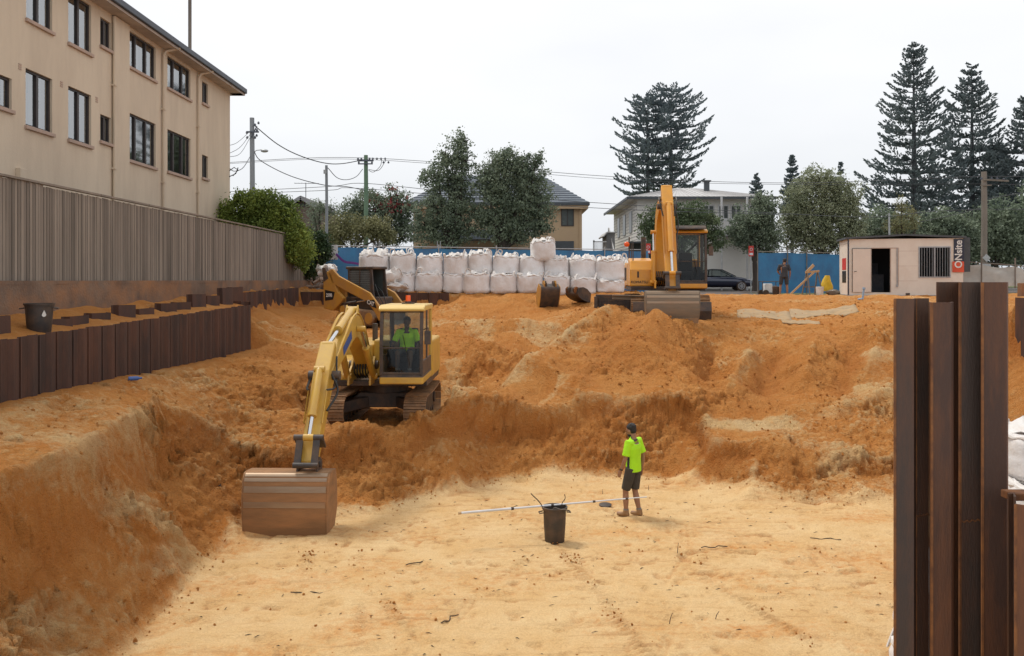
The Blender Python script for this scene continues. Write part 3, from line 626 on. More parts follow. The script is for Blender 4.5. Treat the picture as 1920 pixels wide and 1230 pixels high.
# loose clods of sand on slopes and along the foot of the banks
ico = []
bm = bmesh.new(); bmesh.ops.create_icosphere(bm, subdivisions=1, radius=1); iv = np.array([v.co[:] for v in bm.verts]); ifc = np.array([[v.index for v in f.verts] for f in bm.faces]); bm.free()
wgt = (rough * .7 + .9 * np.clip(edge * (1 - edge) * 4, 0, 1) * (YY < 20) + .012 * floor + 1.1 * tmask * np.clip(2.5 * fbm(XX * 2, YY * 2, 2, 301), 0, 1) / np.clip(clod * 3 + .25, .25, 1)) * (~wallmask) * (XX > -7.4) * np.clip(clod * 3 + .25, 0, 1) * (YY < 31) * (np.gradient(YY, axis=0))
wgt = np.where((XX / YY > .56), 0, wgt)
pr = (wgt / wgt.sum()).ravel(); sel = RNG.choice(NX * NY, 17000, p=pr)
Vs = []; Fs = []
for kk, s_ in enumerate(sel):
    j, i = divmod(int(s_), NX); r = (0.006 + 0.024 * RNG.random() ** 6) * (1 if YY[j, i] < 20 else 1.35)
    if floor[j, i] > .8: r = .008 + .012 * RNG.random()
    sc = r * (0.7 + .6 * RNG.random(3)); v = iv * sc * (1 + .9 * (RNG.random((12, 1)) - .5))
    a = RNG.random() * 6.28; v = v @ np.array([[math.cos(a), math.sin(a), 0], [-math.sin(a), math.cos(a), 0], [0, 0, 1]])
    Vs.append(v + np.array([XX[j, i] + .05 * RNG.normal(), YY[j, i] + .05 * RNG.normal(), GZ2[j, i] + r * .05])); Fs.append(ifc + 12 * kk)
me = bpy.data.meshes.new('sand_clods'); me.from_pydata(np.concatenate(Vs).tolist(), [], np.concatenate(Fs).tolist())
mat('clod', (0.44, 0.19, 0.06), (0.54, 0.28, 0.11), 1.5, .95, island=.35, bump=.4)
me.materials.append(MATS['sand']); o = bpy.data.objects.new('sand_clods', me); C.objects.link(o)
tag(o, 'loose clods of orange sand scattered over banks and mounds', 'sand clods', kind='stuff')

# litter of fine roots and bark flecks over the floor and benches
v_ = []; f_ = []
for k_ in range(260):
    if k_ < 300: x = -4.2 + 9.5 * random.random(); y = 8.6 + 8.6 * random.random()
    else: x = -7 + 14 * random.random(); y = 9 + 16 * random.random()
    if x / y > .50 or x / y < -.6: continue
    z = gz(x, y) + .006; a = random.gauss(.1, .7); L_ = random.uniform(.02, .10); w = random.uniform(.003, .007); dx, dy = math.cos(a), math.sin(a); b = len(v_)
    x2, y2 = x + dx * L_, y + dy * L_; z2 = gz(x2, y2) + .008; nx, ny = -dy * w, dx * w
    v_ += [(x - nx, y - ny, z), (x + nx, y + ny, z), (x2, y2, z2), ((x + x2) / 2, (y + y2) / 2, (z + z2) / 2 + w * 2)]; f_ += [(b, b + 2, b + 3), (b + 1, b + 3, b + 2), (b, b + 3, b + 1)]
me = bpy.data.meshes.new('root_litter'); me.from_pydata(v_, [], f_); me.materials.append(MATS['stick_dark']); o = bpy.data.objects.new('root_litter', me); C.objects.link(o)
tag(o, 'fine dark root and bark flecks littering the pit floor', 'litter', kind='stuff')

# ground beyond the site, street, footpath
def sheet(name, x0, x1, y0, y1, z, m, label, cat):
    o = MB().add([(x0, y0, z), (x1, y0, z), (x1, y1, z), (x0, y1, z)], [(0, 1, 2, 3)]).build(name, m, fix=False); tag(o, label, cat, kind='structure'); return o
G0 = H - .72
mat('grit', (0.34, 0.22, 0.13), (0.24, 0.18, 0.13), .6, .95, bump=.4)
sheet('far_ground', -600, 600, 40.45, 900, G0 - .03, 'grass', 'grassy ground stretching away beyond the street', 'ground')
sheet('side_ground', 25.9, 60, 4, 40.45, H - .66, 'grit', 'bare gritty ground right of the pit', 'ground')
sheet('yard_ground', -60, -9.35, 4, 40.45, H - .75, 'path', 'paved yard below the apartment building', 'ground')
sheet('driveway', 5.2, 12.9, 40.4, 49.5, G0 + .004, 'asphalt', 'sandy asphalt driveway leading from the pit to the street', 'driveway')
sheet('road', -120, 160, 49.5, 59.8, G0 - .012, 'asphalt', 'asphalt street behind the building site', 'road')
k = MB().b2(-120, 160, 59.8, 60.0, G0 - .02, G0 + .12).build('kerb', 'path'); tag(k, 'concrete kerb along the far side of the street', 'kerb', kind='structure')
sheet('footpath', -120, 160, 60.0, 62.0, G0 + .115, 'path', 'concrete footpath beyond the street', 'footpath')
# ---------------------------------------------------------------- apartment building (plane x = -11.5)
BX = -11.5
def yb(px): return -BX * F / (960 - px)
apt = thing('apartment_building', 'beige rendered three storey apartment block with dark framed windows behind timber fence', 'building', (BX, 24, H - .75))
def A(x, y, z): return (x - BX, y - 24, z - (H - .75))
def abox(m, x0, x1, y0, y1, z0, z1): m.b2(x0 - BX, x1 - BX, y0 - 24, y1 - 24, z0 - H + .75, z1 - H + .75); return m
WT = H + 7.62
wins = []  # y0, y1, z0, z1, style
for (p0, p1, z0, z1, st) in ((49, 98, 6.2, 7.5, 'c'), (128, 171, 6.17, 7.5, 'b'), (188, 208, 6.57, 7.36, 's'), (240, 292, 6.43, 7.5, 'w'), (314, 357, 6.44, 7.5, 'w'), (379, 390, 6.6, 7.39, 's'),
                            (-20, 22, 3.9, 4.62, 's2'), (48, 98, 3.66, 5.02, 'c'), (128, 171, 3.66, 5.04, 'c'), (188, 208, 3.9, 4.64, 's'), (240, 292, 3.62, 5.03, 'd'), (314, 357, 3.65, 5.04, 'd'), (379, 390, 3.82, 4.66, 's')):
    wins.append((yb(p0), yb(p1), H + z0, H + z1, st))
# wall with real openings: split the facade into cells
ysplit = sorted({15.0, 34.8} | {w[0] for w in wins} | {w[1] for w in wins}); zsplit = sorted({H - .75, WT} | {w[2] for w in wins} | {w[3] for w in wins})
wl = MB(); n0 = len(ysplit)
for a, b in zip(ysplit[:-1], ysplit[1:]):
    run = None
    for c, d in zip(zsplit[:-1], zsplit[1:]):
        hole = any(w[0] <= a + 1e-5 and w[1] >= b - 1e-5 and w[2] <= c + 1e-5 and w[3] >= d - 1e-5 for w in wins)
        if not hole: wl.add([A(BX, a, c), A(BX, b, c), A(BX, b, d), A(BX, a, d)], [(0, 3, 2, 1)])
for w in wins:
    a, b, c, d = w[:4]; t = .14
    for q in (((a, c), (b, c)), ((b, c), (b, d)), ((b, d), (a, d)), ((a, d), (a, c))):
        (y0, z0), (y1, z1) = q; wl.add([A(BX, y0, z0), A(BX, y1, z1), A(BX - t, y1, z1), A(BX - t, y0, z0)], [(0, 1, 2, 3)])
wl.add([A(BX, 34.8, H - .75), A(-24, 34.8, H - .75), A(-24, 34.8, WT), A(BX, 34.8, WT)], [(0, 1, 2, 3)])
wl.add([A(BX, 15, H - .75), A(-24, 15, H - .75), A(-24, 15, WT), A(BX, 15, WT)], [(3, 2, 1, 0)])
wl.add([A(-24, 34.8, H - .75), A(-24, 15, H - .75), A(-24, 15, WT), A(-24, 34.8, WT)], [(3, 2, 1, 0)])
wall = wl.build('wall', 'render_wall', apt, fix=False)
abox(MB(), BX - .001, BX + .10, yb(210) + .02, yb(240) - .1, H - .75, WT - .02).build('pilaster', 'render_wall', apt, bevel=.01)
abox(MB(), BX - .001, BX + .12, yb(29), yb(41), H - .75, H + 2.6).build('pilaster', 'render_wall', apt, bevel=.01)
for (a, b, c, d, st) in wins:
    fr = MB(); x0, x1 = BX - .12, BX - .06; t = .055
    abox(fr, x0, x1, a, b, d - t, d); abox(fr, x0, x1, a, b, c, c + t); abox(fr, x0, x1, a, a + t, c + t, d - t); abox(fr, x0, x1, b - t, b, c + t, d - t)
    mids = {'c': [.5], 'b': [.5], 's': [.5], 's2': [.5], 'w': [.3, .68], 'd': [.3, .68]}[st]
    for m_ in mids: y = a + (b - a) * m_; abox(fr, x0 - .002, x1 + .012, y - .045, y + .045, c + t, d - t)
    win = fr.build('window', 'dark_frame', apt)
    ed = [a + t] + [a + (b - a) * m_ for m_ in mids] + [b - t]
    for i in range(len(ed) - 1):
        y0, y1 = ed[i] + (.045 if i else 0), ed[i + 1] - (.045 if i < len(ed) - 2 else 0)
        MB().add([A(BX - .095, y0, c + t), A(BX - .095, y1, c + t), A(BX - .095, y1, d - t), A(BX - .095, y0, d - t)], [(0, 3, 2, 1)]).build('pane', 'glass', win, fix=False)
        light = (st in 'cb') or (st == 'w' and i == 1) or (st == 's2' and i == 1)
        bk = MB(); n = 24; vs = []
        for k_ in range(n + 1):
            y = y0 - .03 + (y1 - y0 + .06) * k_ / n; x = BX - .30 + (.025 * math.sin(k_ * 1.3 + i) if light else -.35)
            vs += [A(x, y, c - .05), A(x, y, d + .05)]
        bk.add(vs, [(2 * k_, 2 * k_ + 1, 2 * k_ + 3, 2 * k_ + 2) for k_ in range(n)]); bk.smooth = True
        if st == 'b' and i == 0:
            bk = MB()
            for z in np.arange(c, d, .07): bk.box(A(BX - .28, (y0 + y1) / 2, z), (.004, y1 - y0, .055), Matrix.Rotation(.5, 3, 'Y'))
            bk.build('blind', 'curtain', win)
            bk = MB().add([A(BX - .6, y0 - .1, c), A(BX - .6, y1 + .1, c), A(BX - .6, y1 + .1, d), A(BX - .6, y0 - .1, d)], [(0, 3, 2, 1)])
            bk.build('room_backing', 'dark_room', win, fix=False); continue
        bk.build('curtain' if light else 'room_backing', 'curtain' if (light and not (st in 'c' and i == 0)) else ('dark_room' if not light else 'house_grey'), win, fix=False)
    abox(MB(), BX - .13, BX + .07, a - .05, b + .05, c - .09, c).build('sill', 'sill', win, bevel=.012)
rf = MB()
ex0, ex1, ey0, ey1 = BX + .47, -24.5, 14.5, 35.27
rz = WT + .02
ridge = 2.6
V_ = [A(ex0, ey0, rz + .22), A(ex0, ey1, rz + .22), A(ex1, ey1, rz + .22), A(ex1, ey0, rz + .22), A(-17.7, 20, rz + .22 + ridge), A(-17.7, 29, rz + .22 + ridge)]
rf.add(V_, [(0, 1, 5, 4), (1, 2, 5), (2, 3, 4, 5), (3, 0, 4)])
roof = rf.build('roof', 'roof_dark', apt)
abox(MB(), ex0 - .01, ex0 - .5, ey0, ey1 - .01, rz - .02, rz + .0).build('soffit', 'soffit', roof)
g = MB(); abox(g, ex0, ex0 + .09, ey0, ey1, rz + .05, rz + .24); abox(g, ex0 - 12, ex0, ey1, ey1 + .09, rz + .05, rz + .24); g.build('gutter', 'gutter', roof, bevel=.02)
f_ = MB(); abox(f_, ex0 - .02, ex0 - .002, ey0, ey1, rz - .03, rz + .05); abox(f_, ex0 - 12, ex0 - .03, ey1 - .03, ey1 - .004, rz - .03, rz + .05); abox(f_, ex0 - 12, ex0 - .03, 34.81, ey1 - .04, rz - .02, rz); f_.build('fascia', 'soffit', roof)
for px, side in ((303, 1), (369, 1), (210, 0)):
    y = yb(px); p = MB(); p.tube([A(BX + .07, y, H - .7), A(BX + .07, y, WT - .25), A(BX + .12, y + .05, WT - .1), A(BX + .5, y + .28 * side, WT + .06)] if side else [A(BX + .07, y, H - .7), A(BX + .07, y, WT - .05)], .045, 10)
    for z in (1.5, 3.2, 5.6): p.box(A(BX + .06, y, H + z), (.13, .13, .05))
    p.build('downpipe', 'render_wall', apt)
for px, py in ((37, 125), (115, 158), (181, 187), (232, 208)):
    y = yb(px); z = H + (525 - py) * y / F; v = MB()
    for q_ in range(3): abox(v, BX - .01, BX + .012, y - .06, y + .06, z - .07 + q_ * .055, z - .035 + q_ * .055)
    v.build('air_vent', 'sill', apt)
fl_ = MB(); fl_.tube([A(BX - .1, yb(367) - 0.3, WT + .3), A(BX - .1, yb(367) - .3, H + 10.15)], .06, 10); fl_.build('flue_pipe', 'timber_grey', apt)
fl_ = MB(); fl_.tube([A(BX - .6, yb(287), WT + .3), A(BX - .6, yb(287), H + 8.55)], .09, 10); fl_.build('flue_pipe', 'brick', apt)
wb = MB(); wb.tube([A(BX + .02, 34.7, H + 4.45), A(BX + .15, 34.85, H + 4.6), A(BX + .3, 34.9, H + 4.5), A(BX + .1, 34.85, H + 4.25)], .02, 6); wb.tube([A(BX, 34.7, H + 4.2), A(BX + .2, 34.9, H + 4.35), A(BX + .3, 34.9, H + 4.6)], .02, 6); wb.build('cable_bracket', 'wire', apt)

# ---------------------------------------------------------------- timber fence on concrete wall
FX = -8.8
fen = thing('timber_fence', 'tall weathered grey-brown timber paling fence on top of concrete wall', 'fence', (FX, 24, H))
m = MB(); y = 11.0
while y < 37.5:
    w = .075 + random.uniform(-.006, .006); d = random.uniform(-.006, .006)
    top = 1.80 + random.uniform(-.01, .01) - (0.0 if y < 16 else .03)
    m.box((d, y - 24, top / 2 - .03), (.022, w, top + .02)); y += w + random.uniform(.012, .02)
m.build('palings', 'paling', fen)
m = MB(); m.b2(-.04, -.018, -13, 13.5, 0.01, 1.74); m.build('backing_boards', 'dark_frame', fen)
y = 11.0
while y < 37.4:
    L_ = min(2.4, 37.5 - y); MB().b2(-.05, .05, y - 24, y + L_ - .02 - 24, 1.79, 1.83).build('top_rail', 'paling', fen); y += 2.4
cw = MB(); ny, nz = 110, 8; vs = []
for j in range(nz + 1):
    for i in range(ny + 1):
        yy = 4.6 + 33 * i / ny; z = H - 1.3 + 1.22 * j / nz; vs.append((FX + .1 + .015 * float(vnoise(np.array(yy * 2), np.array(z * 4), 3)), yy, z))
cw.add(vs, [(j * (ny + 1) + i, j * (ny + 1) + i + 1, (j + 1) * (ny + 1) + i + 1, (j + 1) * (ny + 1) + i) for j in range(nz) for i in range(ny)]); cw.smooth = True
cw.b2(FX - .18, FX + .10, 4.6, 37.6, H - .082, H - .012); cw.b2(FX - .3, FX + .05, 4.6, 37.6, H - 1.3, H - .084)
tag(cw.build('retaining_wall', 'concrete_stained', fix=False), 'low stained concrete retaining wall under the timber fence', 'wall')

# ---------------------------------------------------------------- sheet pile walls
def pile_wall(label, x0, y0, x1, y1, ztop, zbot, out, pitch=.40, depth=.14, step=0.0, ms='rust_steel'):
    d = Vector((x1 - x0, y1 - y0, 0)); L_ = d.length; d.normalize(); nrm = Vector((-d.y, d.x, 0)) * out
    t = thing('sheet_pile_wall', label, 'sheet pile wall', (x0, y0, 0)); n_ = int(L_ / pitch); tp = 0
    for i in range(n_):
        s0 = i * pitch; o_ = lambda s, q: tuple(((d * s) + nrm * q)[:2])
        if i % 2 == 0: line = [o_(s0 + .004, 0), o_(s0 + .07, depth), o_(s0 + pitch - .07, depth), o_(s0 + pitch - .004, 0)]
        else: line = [o_(s0 + .004, 0), o_(s0 + .05, 0), o_(s0 + .052, .02), o_(s0 + .075, .02), o_(s0 + .077, 0), o_(s0 + pitch - .004, 0)]
        zt = (ztop(s0 / L_) if callable(ztop) else ztop) + random.uniform(-.014, .014) * (1 + step)
        zb = zbot(s0 / L_) if callable(zbot) else zbot
        MB().plate(line, zb, zt, .014).build('sheet_pile', ms, t, fix=True)
    return t
pile_wall('rusty dark sheet pile wall along left side of pit below the fence', -7.5, 10.6, -7.5, 24.6, lambda t: H - .9 + .2 * t, lambda t: H - 2.3, -1, pitch=.26, depth=.05)
pile_wall('short return of sheet piles where the left wall steps back', -7.55, 24.66, -8.38, 24.66, H - .62, H - 2.2, -1, pitch=.27, depth=.06)
pile_wall('farther rusty sheet pile wall left of the tracked loader', -8.38, 25.0, -8.38, 33.4, lambda t: H - .40 + .1 * t, H - 2.0, -1, pitch=.27, depth=.05)
pile_wall('dark sheet pile wall at back of pit below the bulk bags', -8.35, 33.6, -2.1, 33.6, lambda t: H - .46 - .05 * t, H - 1.6, -1, pitch=.42, depth=.1)
pile_wall('rusty sheet pile wall on right side of pit beyond the tall piles', 12.15, 15.0, 12.15, 20.8, lambda t: H - .42, H - 2.9, 1, pitch=.4)

# cut-off pile heads on the ledge
stubs = ((-30, 592, 32, 34), (75, 598, 45, 26), (110, 592, 42, 22), (155, 586, 38, 20), (205, 572, 36, 34), (245, 578, 30, 24), (290, 568, 28, 26), (318, 566, 28, 16), (348, 552, 26, 24), (377, 554, 23, 20), (403, 540, 24, 27), (425, 538, 18, 24))
names = ['leftmost', 'second', 'third', 'fourth', 'fifth', 'sixth', 'seventh', 'eighth', 'ninth', 'tenth', 'eleventh', 'rightmost']
for i, (px, py, wd, hh) in enumerate(stubs):
    xx = -8.25; Y = -xx * F / (960 - px - wd / 2); x0 = xx; hm = hh * Y / F; zt = H - (py - 525) * Y / F
    wy = wd * Y / F * Y / 8.25 * .86; wy = min(wy, .62)
    m = MB(); l = [(0, 0), (.02, .04), (.13, .06), (.15, wy - .06), (.03, wy - .04), (0, wy)]
    m.plate([(a, b - wy / 2) for a, b in l], -hm - .12, 0, .014)
    o = m.build('pile_stub', 'rust_steel'); o.location = (x0 + .05, Y, zt); o.rotation_euler = (random.uniform(-.03, .03), random.uniform(-.05, .05), random.uniform(-.1, .1) - .25)
    tag(o, 'cut-off pile head in sand below the fence, %s of twelve from left' % names[i], 'pile stub', 'cut-off pile heads on the left ledge')

# ---------------------------------------------------------------- black round bins
def make_bin(label, loc, hgt=.61, rt=.205, rb=.165, m='black_plastic', rz=0):
    t = thing('rubbish_bin', label, 'bin', loc, rz)
    b = MB(); n = 36; prof = [(rb * .3, 0), (rb - .01, 0), (rb, .02), (rb + (rt - rb) * .5, hgt * .5), (rt - .012, hgt * .9), (rt, hgt * .905), (rt, hgt * .94), (rt + .012, hgt * .945), (rt + .014, hgt), (rt - .008, hgt), (rt - .012, hgt * .9), (rb - .015, .03), (rb * .3, .03)]
    vs = []
    for (r, z) in prof:
        for j in range(n): a = 2 * PI * j / n; vs.append((r * math.cos(a), r * math.sin(a), z))
    K = len(prof); b.smooth = True
    b.add(vs, [(i * n + j, i * n + (j + 1) % n, (i + 1) * n + (j + 1) % n, (i + 1) * n + j) for i in range(K - 1) for j in range(n)] + [tuple(range(n)), tuple((K - 1) * n + j for j in range(n))])
    b.build('bin_body', m, t)
    for s in (-1, 1):
        h = MB(); h.tube([(s * (rt - .01), -.06, hgt * .86), (s * (rt + .06), -.05, hgt * .84), (s * (rt + .06), .05, hgt * .84), (s * (rt - .01), .06, hgt * .86)], .011, 8); h.build('handle', m, t)
    return t
b1 = make_bin('black round bin with white drop emblem on the ledge below timber fence', (-7.95, 14.35, H - .94), .55, .225, .175, rz=R(20))
d = MB(); pl = []
for k_ in range(24):
    a = 2 * PI * k_ / 24; r = .034; x = r * math.cos(a); z = r * math.sin(a)
    if z > 0: x *= (1 - z / .05) if z < .05 else 0; z *= 2.2
    pl.append((x, z))
th = R(-62)
d.prism(pl, 0, .004, 'y'); o = d.build('drop_emblem', 'decal_white', b1); o.location = (.216 * math.cos(th), .216 * math.sin(th), .36); o.rotation_euler = (R(5), 0, th + PI / 2)
# small blue bottle lying on sand
p = W(232, 712, 15.9); o = MB(); o.tube([(0, 0, 0), (.16, 0, 0), (.2, 0, 0), (.24, 0, 0)], [.04, .04, .018, .018], 12); o = o.build('bottle', 'bottle_blue'); o.location = (-7.15, 15.9, gz(-7.15, 15.9) + .045); o.rotation_euler = (0, 0, .6)
tag(o, 'small blue bottle lying on sand by the left pile wall', 'bottle')
# ---------------------------------------------------------------- crawler excavators (local +y = forward, cab on -x side)
def crawler(t, x, L_, hgt, w, steel='track_steel', y0=0.0, shoes=38, side=1):
    """one track frame with its belt, sprocket, idler and rollers; returns frame"""
    r = hgt / 2; a = L_ / 2 - r
    fr = MB(); fr.prism([(-a, r - .12), (-a, r + .12), (-a * .6, r + .2), (a * .6, r + .2), (a, r + .12), (a, r - .12), (a * .85, .1), (-a * .85, .1)], x - .09, x + .09)
    f = fr.build('track_frame', 'machine_dark', t, bevel=.02)
    belt = MB(); per = 4 * a + 2 * PI * r; n = shoes
    def path(s):
        s %= per
        if s < 2 * a: return (-a + s, hgt - .03 * math.sin(PI * s / (2 * a)), 0)
        s -= 2 * a
        if s < PI * r: q = s / r; return (a + r * math.sin(q), r + r * math.cos(q), q)
        s -= PI * r
        if s < 2 * a: return (a - s, 0, PI)
        s -= 2 * a; q = s / r; return (-a - r * math.sin(q), r - r * math.cos(q), PI + q)
    sp = per / n
    for i in range(n):
        yy, zz, q = path(i * sp); M = Matrix.Rotation(-q, 3, 'X')
        c = Vector((x, yy, zz)); jx = random.uniform(-.004, .004)
        belt.box(c + M @ Vector((jx, 0, -.018)), (w, sp * .9, .03), M)
        belt.box(c + M @ Vector((jx, -sp * .28, .008)), (w, .018, .05), M); belt.box(c + M @ Vector((jx, sp * .12, .004)), (w, .014, .035), M)
        belt.box(c + M @ Vector((0, 0, -.06)), (.14, sp * .7, .06), M)
    belt.build('track_belt', steel, t)
    for yy, rr, nm in ((a, r - .09, 'idler'), (-a, r - .08, 'sprocket')):
        m = MB(); m.cyl((x - .06, yy, r), (x + .06, yy, r), rr, n=28); m.cyl((x - .13, yy, r), (x + .13, yy, r), rr * .45, n=18); m.build(nm, 'track_steel' if nm == 'idler' else 'machine_dark', t)
    m = MB()
    for i in range(6): yy = -a * .8 + i * a * 1.6 / 5; m.cyl((x - .12, yy, .13), (x + .12, yy, .13), .075, n=14)
    m.build('track_rollers', 'machine_dark', f)
    return f

def cyl_ram(t, p0, p1, r, split=.6, paint='tan_yellow', name='hydraulic_cylinder'):
    p0 = Vector(p0); p1 = Vector(p1); q = p0.lerp(p1, split)
    m = MB(); m.tube([p0, p0.lerp(q, .03), q.lerp(p0, .06), q.lerp(p0, .059), q], [r * .8, r, r, r * 1.12, r * 1.12], 16); m.cyl(p0 - Vector((r * 1.3, 0, 0)), p0 + Vector((r * 1.3, 0, 0)), r * .8, n=12)
    o = m.build(name, paint, t)
    m = MB(); m.cyl(q, p1, r * .5, n=12); m.build('rod', 'chrome', o)
    m = MB(); m.cyl(p1 - Vector((r * 1.2, 0, 0)), p1 + Vector((r * 1.2, 0, 0)), r * .85, n=12); m.build('rod_eye', paint, o)
    return o

def thickline(cen, ws):
    """2D ribbon polygon along a centre line with half widths"""
    L_ = []; Q = []
    for i, p in enumerate(cen):
        d = Vector((0, 0))
        if i: d += (Vector(p) - Vector(cen[i - 1])).normalized()
        if i < len(cen) - 1: d += (Vector(cen[i + 1]) - Vector(p)).normalized()
        d.normalize(); n_ = Vector((-d.y, d.x)); L_.append(tuple(Vector(p) + n_ * ws[i])); Q.append(tuple(Vector(p) - n_ * ws[i]))
    return L_ + Q[::-1]
def spline(ctrl, n=8):
    out = []; c = [Vector(p) for p in ctrl]; c = [c[0] * 2 - c[1]] + c + [c[-1] * 2 - c[-2]]
    for i in range(1, len(c) - 2):
        for k_ in range(n):
            t = k_ / n; a, b, d, e = c[i - 1], c[i], c[i + 1], c[i + 2]
            out.append(.5 * ((2 * b) + (-a + d) * t + (2 * a - 5 * b + 4 * d - e) * t * t + (-a + 3 * b - 3 * d + e) * t ** 3))
    out.append(c[-2]); return out

def bucket(t, pin, w, s=1.0, xo=0.0, ms='bucket_steel', ang=0.0, wear=True, name='bucket', prof=None):
    prof = prof or [(-.22, .05), (.12, .05), (.235, .0), (.30, -.13), (.335, -.38), (.335, -.62), (.31, -.86), (.265, -1.06), (.21, -1.22)]
    px_, py_, pz_ = pin; ca, sa = math.cos(ang), math.sin(ang)
    def T(p, f=1.0): y, z = p[0] * s, p[1] * s; return (py_ + y * ca - z * sa, pz_ + y * sa + z * ca)
    m = MB(); sp_ = [tuple(v) for v in spline(prof, 5)]
    n = len(sp_); x0, x1 = px_ + xo - w / 2, px_ + xo + w / 2; th = .022
    outer = [T(p) for p in sp_]; inner = []
    for i, p in enumerate(sp_):
        a = Vector(sp_[max(0, i - 1)]); b = Vector(sp_[min(n - 1, i + 1)]); d = (b - a).normalized(); inner.append(T((p[0] + d.y * th, p[1] - d.x * th)))
    tp = lambda i: 1.0 - .055 * (i / (n - 1)) ** 2
    vs = []
    cx = (x0 + x1) / 2; hw = w / 2
    for i in range(n):
        vs += [(cx - hw * tp(i), *outer[i]), (cx + hw * tp(i), *outer[i]), (cx + hw * tp(i), *inner[i]), (cx - hw * tp(i), *inner[i])]
    fs = []
    for i in range(n - 1):
        a, b = i * 4, i * 4 + 4
        fs += [(a, a + 1, b + 1, b), (a + 1, a + 2, b + 2, b + 1), (a + 2, a + 3, b + 3, b + 2), (a + 3, a, b, b + 3)]
    fs += [(0, 3, 2, 1), (4 * n - 4, 4 * n - 3, 4 * n - 2, 4 * n - 1)]
    m.add(vs, fs)
    o = m.build(name, ms, t, label=None)
    for sx in (-1, 1):
        sd = MB(); vs = []
        for i in range(n):
            y, z = outer[i]; e = 0.012; vs.append((cx + sx * (hw * tp(i) + .004), y, z)); 
        open_ = [T((-.30, -1.05)), T((-.42, -.62)), T((-.38, -.25))]
        k_ = len(vs); vs += [(cx + sx * (hw * (.945 if j == 0 else .985) + .004), y, z) for j, (y, z) in enumerate(open_)]
        allv = vs + [(v[0] + sx * .022, v[1], v[2]) for v in vs]; N = len(vs)
        sd.add(allv, [tuple(range(N)), tuple(range(2 * N - 1, N - 1, -1))] + [(i, i + N, (i + 1) % N + N, (i + 1) % N) for i in range(N)])
        sd.build('side_plate', ms, o)
    if wear:
        for fq in (0.20, .31, .42, .53):
            i0 = int(fq * (n - 1)); i1 = i0 + 2 + (fq < .25); wr = MB(); vs = []
            for i in range(i0, i1 + 1):
                a = Vector(outer[max(0, i - 1)]); b = Vector(outer[min(n - 1, i + 1)]); d = (b - a).normalized(); nn = Vector((-d.y, d.x)) * .009; p = Vector(outer[i])
                if (p + nn - Vector((py_, pz_))).length < (p - nn - Vector((py_, pz_))).length: nn = -nn
                vs += [(cx - hw * tp(i) * .985, *(p + nn)), (cx + hw * tp(i) * .985, *(p + nn)), (cx - hw * tp(i) * .985, *(p - nn)), (cx + hw * tp(i) * .985, *(p - nn))]
            f2 = []
            for q in range(i1 - i0): a = q * 4; b = a + 4; f2 += [(a, a + 1, b + 1, b), (a + 2, b + 2, b + 3, a + 3), (a, b, b + 2, a + 2), (a + 1, a + 3, b + 3, b + 1)]
            f2 += [(0, 2, 3, 1), (4 * (i1 - i0), 4 * (i1 - i0) + 1, 4 * (i1 - i0) + 3, 4 * (i1 - i0) + 2)]
            wr.add(vs, f2); wr.build('wear_strip', 'bucket_wear', o)
    # lip, lug plates
    lp = MB(); a = Vector(outer[-1]); b = Vector(outer[-2]); d = (a - b).normalized(); lp.bar((cx, *(a - d * .06)), (cx, *(a + d * .10)), w * .95, .045, up=(0, 0, 1)); lp.build('cutting_edge', 'bucket_wear' if wear else ms, o)
    lg = MB()
    for sx in (-.17, .17): lg.prism([T((-.2, .04)), T((-.2, .2)), T((-.06, .27)), T((.1, .2)), T((.14, .04))], px_ + sx * s ** .5 - .018, px_ + sx * s ** .5 + .018)
    lg.build('bucket_ears', 'machine_dark', o, bevel=.006)
    return o

